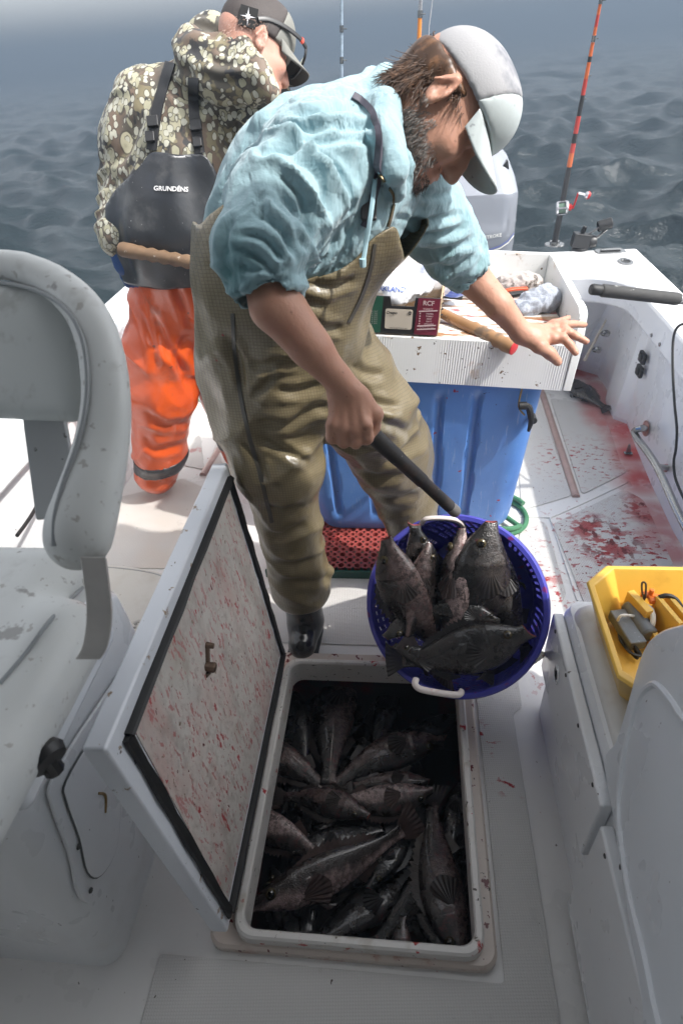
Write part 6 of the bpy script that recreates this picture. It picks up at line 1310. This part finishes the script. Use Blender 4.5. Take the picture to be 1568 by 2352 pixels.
        s = SDF(a + (-.2, -.2, -.01), a + (.2, .2, .06), .006); s.cone(a - d_ * .01 + (0, 0, .01), a + d_ * .09 + (0, 0, .01), .055, .052, k=.01); s.half(a + (0, 0, .001), (0, 0, -1), k=.002); s.half(a + (0, 0, .018), (0, 0, 1), k=.002); v, f = s.mesh(0); mesh_obj('boot_sole', v, f, M_rubber, b)
    ts = bvh([hood, wad])
    ribbon('wader_strap', ts, [(808, 222), (845, 245), (864, 280), (872, 330), (868, 390), (858, 440), (846, 490), (834, 520)], 15, mat('patterned_strap', (.06, .055, .075), .6, var=.6, vscale=60), root, .001, .004)
    q = cast(ts, 846, 485); 
    if q: G().box((-.014, -.02, -.003), (.014, .02, .005), frame(q[0] - _fw * .006, -_fw, (1, 0, .0))).build('strap_buckle', M_black, root, bevel=.003)
    ribbon('zip', bvh([hood]), [(872, 400), (890, 425), (904, 448), (900, 480), (890, 520)], 5, mat('brass_zip', (.16, .12, .06), .35, .6), root, .001, .002)
    g = G(); dsp = [ff(863, 388, 1.03), ff(858, 440, 1.025), ff(850, 500, 1.03), ff(840, 560, 1.05), ff(833, 605, 1.06)]; g.tube(smooth_path(dsp, 6), .0042, 8, flat=.6); g.tube([dsp[-1] + (0, 0, .008), dsp[-1] - (0, 0, .006)], [.0062, .0055], 8); g.build('drawstring', mat('aqua_cord', (.38, .56, .62), .8), root)
    # --- seams of the waders
    tw = bvh([wad]); M_seam = mat('wader_seam', (.07, .065, .055), .35)
    for pth, w2 in (([(535, 720), (540, 820), (555, 920), (575, 1010), (600, 1100), (625, 1200)], 9), ([(860, 560), (850, 620), (830, 680), (800, 740)], 8)): ribbon('seam_tape', tw, pth, w2, M_seam, wad, .0005, .0012)
    # --- cap
    M_mesh = mat('grey_mesh_cap', (.33, .33, .34), .8, var=.08, vscale=10, layers=[D((.13, .14, .17), 9, .56, soft=.12, fac=.8)], bumps=((300, .5, .0012),)); M_capf = mat('pale_cap_front', (.46, .51, .51), .75, var=.05, layers=[D((.36, .40, .40), 12, .58, soft=.12, fac=.7), D((.25, .27, .28), 30, .67, soft=.05)], bumps=((200, .2, .001),))
    A = np.array([F, U_, S]); cc = L(.002, .047)
    def crown(m_, name, test):
        s = SDF(cc - .14, cc + .14, .0045); s.ell(cc, (.108, .091, .087), A, k=0); s.ell(L(.046, .066), (.057, .057, .067), A, k=.03); s.ell(cc, (.096, .078, .074), A, k=0, mode='cut')
        s.half(L(0, .034), -U_ + F * .06, k=.003); test(s); v, f = s.mesh(1); return mesh_obj(name, v, f, m_, root)
    cap = crown(M_mesh, 'cap_mesh_crown', lambda s: s.half(L(.042, .05), F + U_ * -.30, k=.002)); capf = crown(M_capf, 'cap_front_panel', lambda s: s.half(L(.0395, .05), -F + U_ * .30, k=.002))
    for q in (-.5, 0, .5):
        pts = []
        for t in np.linspace(-1.15, 1.15, 22): 
            d = F * math.sin(t + .0) * math.cos(q) + U_ * math.cos(t) + S * math.sin(q) * 1.0 * abs(math.sin(t)) * (1 if t < 0 else -1); p = cc + F * (d @ F) * .111 + U_ * (d @ U_) * .0995 + S * (d @ S) * .091; pts.append(p)
    G().lathe([(.007, 0), (.007, .002), (.004, .005), (.001, .0055)], frame(L(.006, .1365), U_), 12).build('cap_button', M_capf, cap)
    nr_, nc = 10, 22; top = []; 
    for i in range(nr_ + 1):
        row = []
        for j in range(nc + 1):
            a = (j / nc - .5) * 2; e = i / nr_; fr_ = .105 * math.sqrt(max(0, 1 - (a * .076 / .087) ** 2)) - .003; ext = (.064 * math.sqrt(max(0, 1 - abs(a) ** 3.5)) + .010) * e
            row.append(L(fr_ + ext * .96, .040 - .006 * a * a - ext * .25 - .030 * a * a * e, a * (.076 - .006 * e)))
        top.append(row)
    br = G().loft(top).build('cap_brim', M_capf, cap, fix=False); md = br.modifiers.new('thick', 'SOLIDIFY'); md.thickness = .003; md.offset = 0
    # --- hair and beard
    rnd = np.random.RandomState(5); roots = []
    for i in range(2200):
        u = rnd.uniform(-.055, .022); th = rnd.uniform(-2.25, 2.25)   # angle round the back of the head
        th2 = th; d = -F * math.cos(th2) + S * math.sin(th2); p = L(-.012, u) + (-F * math.cos(th2) * .094 + S * math.sin(th2) * .0785) * (1 - .5 * max(0, -.01 - u))
        if abs(th2) > 1.45 and u < .006: continue
        out = d * .04 - U_ * 1.0 + F * rnd.normal(0, .10) - S * rnd.normal(0, .12) + np.array((0, 0, -.25)); out /= np.linalg.norm(out)
        Ln = rnd.uniform(.018, .042) if abs(th2) < 1.2 else rnd.uniform(.008, .020); roots.append((p - d * .004, out, Ln, (d * rnd.normal(.006, .007) + S * rnd.normal(0, .010) + F * rnd.normal(0, .006)) + np.array((0, 0, -.008))))
    s = SDF(hc - .14, hc + .14, .0045); s.ell(L(-.018, .018), (.097, .068, .082), A, k=0); s.cone(L(-.055, -.01, 0), L(-.06, -.045, 0), .048, .040, k=.03); s.half(L(.0, .0), F * 1.0 + U_ * -.9, k=.01); s.half(L(0, .027), U_, k=.005)
    hv = s.mesh(1); hr = mesh_obj('hair', hv[0] + vnormals(*hv) * (np.abs(fbm((hv[0] @ np.array([S, F, U_]).T) * (45, 45, 9), 2)) * .004)[:, None], hv[1], M_hair, root)
    strands('hair_strands', roots, M_hair, hr, r=.0012)
    cu = []
    for k in range(9):
        a = L(-.097, .030 + rnd.uniform(-.006, .004), rnd.uniform(-.03, .03)); cu.append((a, -F * .9 + U_ * .25 + S * rnd.normal(0, .4), rnd.uniform(.02, .035), F * .02 + S * rnd.normal(0, .02)))
    strands('loose_curls', cu, M_hair, hr, r=.0022, segs=7)
    br_ = []; tb_ = bvh([body])[0]
    for i in range(5200):
        f_ = rnd.uniform(-.02, .105); u = rnd.uniform(-.125, -.035); q = rnd.choice([-1, 1]); o_ = L(f_, u) + S * q * .12
        if u > -.055 and f_ > .03: continue
        if rnd.rand() < .25: o_ = L(.16, u, rnd.uniform(-.04, .04)); dd = -F
        else: dd = -S * q
        h = tb_.ray_cast(Vector(o_), Vector(dd), .2)
        if h[0] is None: continue
        p = np.array(h[0]); n = np.array(h[1]); lf = (p - hc) @ F; lu = (p - hc) @ U_
        if lu > -.030 or (lf > .075 and lu > -.078 and lu < -.056): continue
        if lf > .055 and lu > -.052: continue
        if lf < -.03: continue
        br_.append((p - n * .001, n * .55 - U_ * .7 + F * rnd.normal(.1, .25) + S * rnd.normal(0, .2), rnd.uniform(.004, .009), -U_ * .002 + n * rnd.normal(0, .003)))
    strands('beard', br_, M_beard, root, r=.0007, sides=3, segs=2)
    return root
p1 = person_one()
# gaff held in his right hand
a = P(768, 918, 1.125); b = P(1046, 1176, 1.50); gf = thing('gaff', 'black gripped gaff with a bare metal end held over the basket', 'gaff', (a + b) / 2); d_ = b - a; Lg = np.linalg.norm(d_); FG = frame(a, d_)
M_grip = mat('worn_black_grip', (.03, .028, .028), .55, var=.3, vscale=40, layers=[D((.25, .22, .20), 60, .66, soft=.05), D((.09, .05, .035), 8, .5, soft=.15, fac=.6)], bumps=((80, .4, .002),))
G().lathe([(.001, 0), (.0185, .002), (.019, .02), (.0175, Lg * .45), (.0165, Lg * .46), (.0165, Lg * .66), (.0145, Lg * .67), (.0155, Lg * .93)], FG, 20).build('grip', M_grip, gf)
G().lathe([(.0145, Lg * .925), (.0155, Lg * .99), (.0145, Lg), (.001, Lg)], FG, 20).build('metal_end', mat('dull_metal', (.35, .33, .30), .4, .8, var=.2), gf)
# ================================================================ man in the camouflage jacket
def person_two():
    root = thing('person', 'man in camouflage jacket, black bib and orange overalls standing with his back turned', 'person', (-1.0, 2.2, 0))
    hc = P(583, 120, 1.72); FUS = head_frame((.774, .418, -.476), (.159, .599, .785)); F, U_, S = FUS; ff = P; neck = ff(545, 170, 1.76)
    pel = PY(425, 640, 2.22); wai = PY(410, 540, 2.16); mid = ff(420, 430, 1.99); che = ff(455, 310, 1.93); upp = ff(490, 230, 1.86)
    shL, elL, haL = ff(345, 245, 1.90), ff(292, 425, 2.02), PY(283, 585, 2.05); shR, elR, haR = ff(600, 262, 1.84), ff(625, 420, 1.90), ff(660, 560, 2.1)
    hL, kL, aL = PY(380, 690, 2.18), PY(375, 890, 2.12), PY(362, 1070, 2.14); hR, kR, aR = PY(480, 690, 2.24), PY(515, 890, 2.28), PY(555, 1020, 2.36)
    s = SDF((-1.30, 1.70, -.01), (-.20, 2.60, 1.80), .0055); L = head(s, hc, FUS, neck)
    s.chain([pel, wai, mid, che, upp], [.13, .12, .12, .13, .09], k=.04); s.cone(upp, neck, .07, .06, k=.03)
    s.chain([upp, shL, elL, haL], [.07, .055, .042, .03], k=.03); s.chain([upp, shR, elR, haR], [.07, .055, .042, .03], k=.03)
    s.chain([hL, kL, aL, aL + (.02, .12, -.07)], [.085, .06, .045, .035], k=.03); s.chain([hR, kR, aR, aR + (.02, .12, -.07)], [.085, .06, .045, .035], k=.03)
    for k, hn in ((0, haL), (1, haR)):
        for j in range(4): finger(s, [hn + (-.015 + j * .014, 0, -.02), hn + (-.018 + j * .015, .01, -.07), hn + (-.016 + j * .014, .02, -.10)], .0095, .008)
    garment('body', s, M_skin2, root, None, 1)
    # glove on his left hand
    s = SDF(haL - .16, haL + .16, .005); s.cone(haL + (0, 0, .03), haL + (0, 0, -.03), .042, .040, k=.02)
    for j in range(4): finger(s, [haL + (-.020 + j * .018, 0, -.03), haL + (-.023 + j * .019, .008, -.075), haL + (-.02 + j * .017, .018, -.105)], .013, .011)
    s.cone(haL + (.035, -.01, 0), haL + (.045, .01, -.05), .015, .012, k=.01); v, f = s.mesh(1); mesh_obj('glove', v, f, mat('blue_glove', (.01, .05, .17), .6, bumps=((90, .4, .002),)), root)
    # jacket with hood
    s = SDF((-1.34, 1.62, .85), (-.22, 2.50, 1.80), .007)
    s.chain([PY(425, 610, 2.18), PY(410, 520, 2.13), mid, che, ff(480, 250, 1.88)], [.175, .180, .185, .180, .125], k=.06)
    s.chain([ff(430, 262, 1.88), shL, ff(305, 330, 1.94), elL, haL + (0, 0, .06)], [.10, .095, .088, .075, .058], k=.04)
    s.chain([ff(540, 250, 1.85), shR + (.0, 0, 0), ff(640, 330, 1.86), elR, haR], [.11, .10, .09, .075, .06], k=.04)
    s.chain([ff(440, 112, 1.74), ff(465, 150, 1.74), ff(520, 172, 1.72), ff(585, 175, 1.70), ff(622, 185, 1.74)], [.045, .070, .082, .070, .035], k=.03)
    s.chain([ff(455, 100, 1.80), ff(490, 92, 1.80), ff(530, 95, 1.80)], [.050, .062, .045], k=.03); s.chain([ff(515, 82, 1.80), ff(548, 92, 1.71), ff(572, 122, 1.665), ff(598, 165, 1.655), ff(620, 212, 1.66)], [.034, .030, .024, .022, .022], k=.02)
    s.ell(L(.01, .0), (.102, .108, .079), np.array([F, U_, S]), k=.006, mode='cut'); s.cone(L(.03, -.03, .05), L(.14, -.06, .03), .075, .085, k=.01, mode='cut')
    s.half((0, 0, 1.012), (0, 0, -1), k=.004)
    def dj(v, n):
        d = fold(v, shL, haL, .10, .012, .06, 1.2, 3, 6) + fold(v, ff(600, 240, 1.84), elR, .13, .02, .07, 1.5, 6, 6)
        hd = np.clip(1.4 - np.linalg.norm(v - ff(520, 150, 1.74), axis=1) / .16, 0, 1); d += drape(v, ff(630, 200, 1.7) - ff(440, 110, 1.74), .06, .02, 4, .35) * hd
        return d + drape(v, ff(600, 240, 1.84) - ff(480, 520, 2.05), .11, .014, 9, .4) * (1 - hd) + fbm(v * 16, 2) * .003 + creases(v, n, [[(600, 235), (585, 300), (600, 345)], [(560, 240), (540, 300), (560, 360), (585, 400)], [(500, 245), (505, 300), (530, 350)], [(330, 250), (300, 320), (275, 380)], [(310, 350), (285, 400), (262, 440)], [(475, 130), (520, 150), (580, 150)], [(455, 165), (510, 185), (570, 182)]], 8, .008)
    jk = garment('camo_jacket', s, M_camo, root, dj, 1)
    # black bib: a sheet just outside the jacket
    s = SDF((-1.30, 1.66, .80), (-.26, 2.50, 1.72), .008)
    s.chain([PY(425, 650, 2.20), PY(425, 610, 2.18), PY(410, 520, 2.13), mid, che, ff(480, 250, 1.88)], [.198, .202, .207, .208, .200, .145], k=.06)
    bpoly = [(345, 343), (405, 352), (472, 350), (492, 378), (520, 440), (600, 470), (640, 700), (250, 700), (240, 470), (265, 430), (315, 385)]
    def kb(v, n):
        px = toview(v); fr_ = ((v - _O) * n).sum(1) < .25; return np.where(fr_, inpoly(px, bpoly), v[:, 2] < 1.10) & (v[:, 2] > .985)
    M_bib = mat('black_oilskin', (.022, .024, .028), .38, var=.3, vscale=8, layers=[D((.13, .13, .13), 9, .52, soft=.2, fac=.5, detail=6), D((.3, .3, .3), 70, .69, soft=.03), D((.02, .03, .05), 4, .5, soft=.2, fac=.4)], bumps=((14, .3, .008),), coat=.25, coatr=.3)
    bib = garment('bib', s, M_bib, root, lambda v, n: drape(v, (.1, 0, 1), .14, .012, 5, .35), 1, kb, .004)
    # orange trousers
    M_or2 = mat('orange_oilskin', (.62, .085, .012), .30, var=.08, vscale=5, layers=[D((.50, .16, .10), 5, .56, soft=.15, fac=.5), D((.20, .04, .02), 40, .69, soft=.03), D((.25, .08, .05), 8, .60, soft=.1, fac=.5)], bumps=((12, .4, .012),), coat=.5, coatr=.2)
    s = SDF((-1.34, 1.85, .0), (-.40, 2.62, 1.08), .007)
    s.chain([PY(425, 610, 2.18), PY(430, 680, 2.2)], [.184, .175], k=.05)
    s.chain([PY(385, 700, 2.17), PY(372, 800, 2.13), PY(374, 900, 2.11), PY(366, 1030, 2.13), PY(357, 1085, 2.15)], [.135, .128, .124, .108, .092], k=.04)
    s.chain([PY(478, 700, 2.22), PY(500, 800, 2.24), PY(525, 900, 2.27), PY(555, 1030, 2.36)], [.130, .118, .112, .095], k=.04)
    s.cone(PY(357, 1085, 2.15), PY(368, 1112, 2.13), .085, .035, k=.03); s.half((0, 0, .012), (0, 0, -1), k=.01); s.half((0, 0, 1.015), (0, 0, 1), k=.004)
    def dt(v, n):
        d = fold(v, PY(420, 640, 2.1), kL, .17, .012, .15, 1.4, 4, 4) + fold(v, kL, aL, .13, .008, .13, 1, 8, 5) + drape(v, (.3, 0, 1), .15, .008, 3, .35) + creases(v, n, [[(345, 700), (380, 790), (425, 850), (440, 880)], [(400, 640), (420, 700), (440, 760)], [(320, 700), (350, 780), (360, 860)], [(330, 940), (380, 975), (430, 965)], [(430, 770), (410, 830), (440, 900)], [(320, 1095), (355, 1105), (395, 1095)], [(330, 1000), (360, 1030), (420, 1020)]], 9, .010)
        d += np.where(v[:, 2] < .10, fold(v, aL + (0, 0, .0), aL + (0, 0, -.15), .12, .010, .02, 1, 2, 9), 0); return d + fbm(v * 12, 2) * .002
    tr = garment('orange_trousers', s, M_or2, root, dt, 1)
    s = SDF((-1.34, 1.85, .0), (-.40, 2.62, .4), .007); s.chain([PY(374, 900, 2.11), PY(366, 1030, 2.13), PY(357, 1085, 2.15)], [.127, .112, .096], k=.04); s.chain([PY(525, 900, 2.27), PY(555, 1030, 2.36)], [.115, .099], k=.02)
    s.half((0, 0, .225), (0, 0, 1), k=.003); s.half((0, 0, .155), (0, 0, -1), k=.003); v, f = s.mesh(1); nn = vnormals(v, f); v = v + nn * dt(v, nn)[:, None]; mesh_obj('black_band', v, f, M_bib, tr)
    # straps, buckles, lettering
    ts = bvh([jk, bib]); 
    ribbon('strap', ts, [(395, 140), (380, 190), (366, 240), (357, 290), (350, 345)], 23, M_strap, root, .002, .003); ribbon('strap', ts, [(447, 180), (445, 230), (448, 280), (454, 320), (458, 352)], 24, M_strap, root, .002, .003)
    for i, (x, y, sc_) in enumerate(((353, 283, 1), (347, 318, .8), (452, 292, 1), (455, 330, .8))):
        q = cast(ts, x, y)
        if q: G().box((-.017 * sc_, -.016, -.004), (.017 * sc_, .016, .006), frame(q[0] - _fw * .008, -_fw, np.array(_R) + _U * .1)).build('buckle', M_black, root, bevel=.003)
    surf_text('lettering', 'GRUND\u00c9NS', (393, 434), 15, mat('print_white', (.7, .7, .7), .5), bib, .02, .04, root, off=.005)
    # cap, patch and sunglasses
    A = np.array([F, U_, S]); cc = L(.003, .050); M_cm = mat('dark_mesh_cap', (.055, .045, .042), .7, var=.3, vscale=12, bumps=((260, .5, .0015),)); M_cg = mat('grey_cap_front', (.20, .20, .18), .75); M_cu = mat('dark_brim_underside', (.03, .03, .028), .7)
    def crown(m_, name, test):
        s = SDF(cc - .14, cc + .14, .0045); s.ell(cc, (.110, .098, .088), A, k=0); s.ell(L(.04, .075), (.062, .062, .07), A, k=.03); s.ell(cc, (.098, .085, .076), A, k=0, mode='cut'); s.half(L(0, .012), -U_, k=.003); test(s); v, f = s.mesh(1); return mesh_obj(name, v, f, m_, root)
    cap = crown(M_cm, 'cap_mesh_crown', lambda s: s.half(L(.042, .05), F - U_ * .3, k=.002)); crown(M_cg, 'cap_front_panel', lambda s: s.half(L(.0395, .05), -F + U_ * .3, k=.002))
    top = []
    for i in range(9):
        row = []
        for j in range(23):
            a = (j / 22 - .5) * 2; e = i / 8; ext = (.068 * math.sqrt(max(0, 1 - abs(a) ** 3.2)) + .008) * e; row.append(L(.105 * math.sqrt(max(0, 1 - (a * .077 / .088) ** 2)) - .003 + ext * .95, .028 - .006 * a * a - ext * .25 - .026 * a * a * e, a * (.077 - .005 * e)))
        top.append(row)
    br = G().loft(top).build('cap_brim', M_cg, cap, fix=False); md = br.modifiers.new('thick', 'SOLIDIFY'); md.thickness = .0035; md.offset = 0
    br2 = G().loft([[p - U_ * .0026 for p in r] for r in top]).build('brim_underside', M_cu, cap, fix=False)
    tc = bvh([cap]); c0 = cast(tc, 570, 40) or cast(tc, 575, 50)
    if c0:
        ax_ = np.array(_R) * .97 - np.array(_U) * .24; ax_ -= c0[1] * (ax_ @ c0[1]); Mx = frame(c0[0] + c0[1] * .001, c0[1], ax_)
        pt = G(); pt.box((-.024, -.024, 0), (.024, .024, .003), Mx); pt = pt.build('cap_patch', mat('patch_black', (.008, .008, .008), .8), cap, smooth=False)
        st = []; 
        for k in range(16): r = (.021, .0045, .0085, .0045)[k % 4]; aa = k / 16 * 2 * math.pi + .1; st.append(tuple(Mx @ Vector((r * math.cos(aa), r * math.sin(aa), .0032))))
        nz = c0[1]; G().prism(st, (0, 0, 0), tuple(nz * .001)).build('star_emblem', mat('star_white', (.75, .75, .8), .6), pt, smooth=False)
    gl = G(); pts = [L(-.03, .028, .086), L(.0, .042, .088), L(.05, .050, .086), L(.10, .050, .078), L(.128, .045, .066)]
    gl.tube(smooth_path(pts, 6), .004, 8, flat=1.8, up=U_); g1 = gl.build('sunglasses_arm', M_black, root)
    G().tube([L(.105, .050, .0775), L(.112, .0488, .0745)], .0052, 8, flat=1.7, up=U_).build('red_mark', mat('red_logo', (.7, .08, .05), .4), g1)
    G().tube(smooth_path([L(.128, .045, .066), L(.130, .020, .062), L(.136, .010, .03), L(.14, .012, .0), L(.136, .010, -.03), L(.128, .045, -.066)], 5), .004, 8).build('sunglasses_frame', M_black, g1)
    g = G(); g.loft([[L(.129, .042, .062), L(.139, .044, .03), L(.142, .044, .004)], [L(.131, .014, .060), L(.139, .008, .03), L(.142, .012, .004)]]); g.build('yellow_lens', mat('yellow_lens_m', (.45, .42, .02), .1, coat=.5), g1, fix=False)
    rnd = np.random.RandomState(2); rr = []
    for i in range(500):
        th = rnd.uniform(-1.7, 1.7); u = rnd.uniform(-.04, .028); d = -F * math.cos(th) + S * math.sin(th); rr.append((L(-.012, u) + d * (.088 - .1 * max(0, -u) * .3), d * .4 - U_ * .8, rnd.uniform(.006, .012), d * .001))
    strands('short_hair', rr, mat('grey_brown_hair', (.30, .20, .16), .6), root, r=.0007, sides=3, segs=2)
    return root
p2 = person_two()
# turned wooden club handle lying across the small of his back
a, b = P(277, 572, 1.87), P(520, 618, 1.80); wc = thing('wooden_club', 'turned bamboo-ribbed wooden handle tucked behind the black bib', 'handle', (a + b) / 2)
pf = [(0, .001), (.001, .019), (.03, .0225), (.12, .0225), (.17, .020)] + [(.2 + .055 * k, .0165 if k % 2 else .0215) for k in range(14)] + [(.98, .018), (1, .017)]
turned(a, b, pf, None).build('shaft', mat('weathered_cane', (.17, .105, .06), .55, var=.3, vscale=20, layers=[D((.5, .45, .4), 50, .64, soft=.06), D((.09, .05, .03), 9, .55, soft=.12, fac=.8)], bumps=((50, .3, .002),)), wc, angle=60)
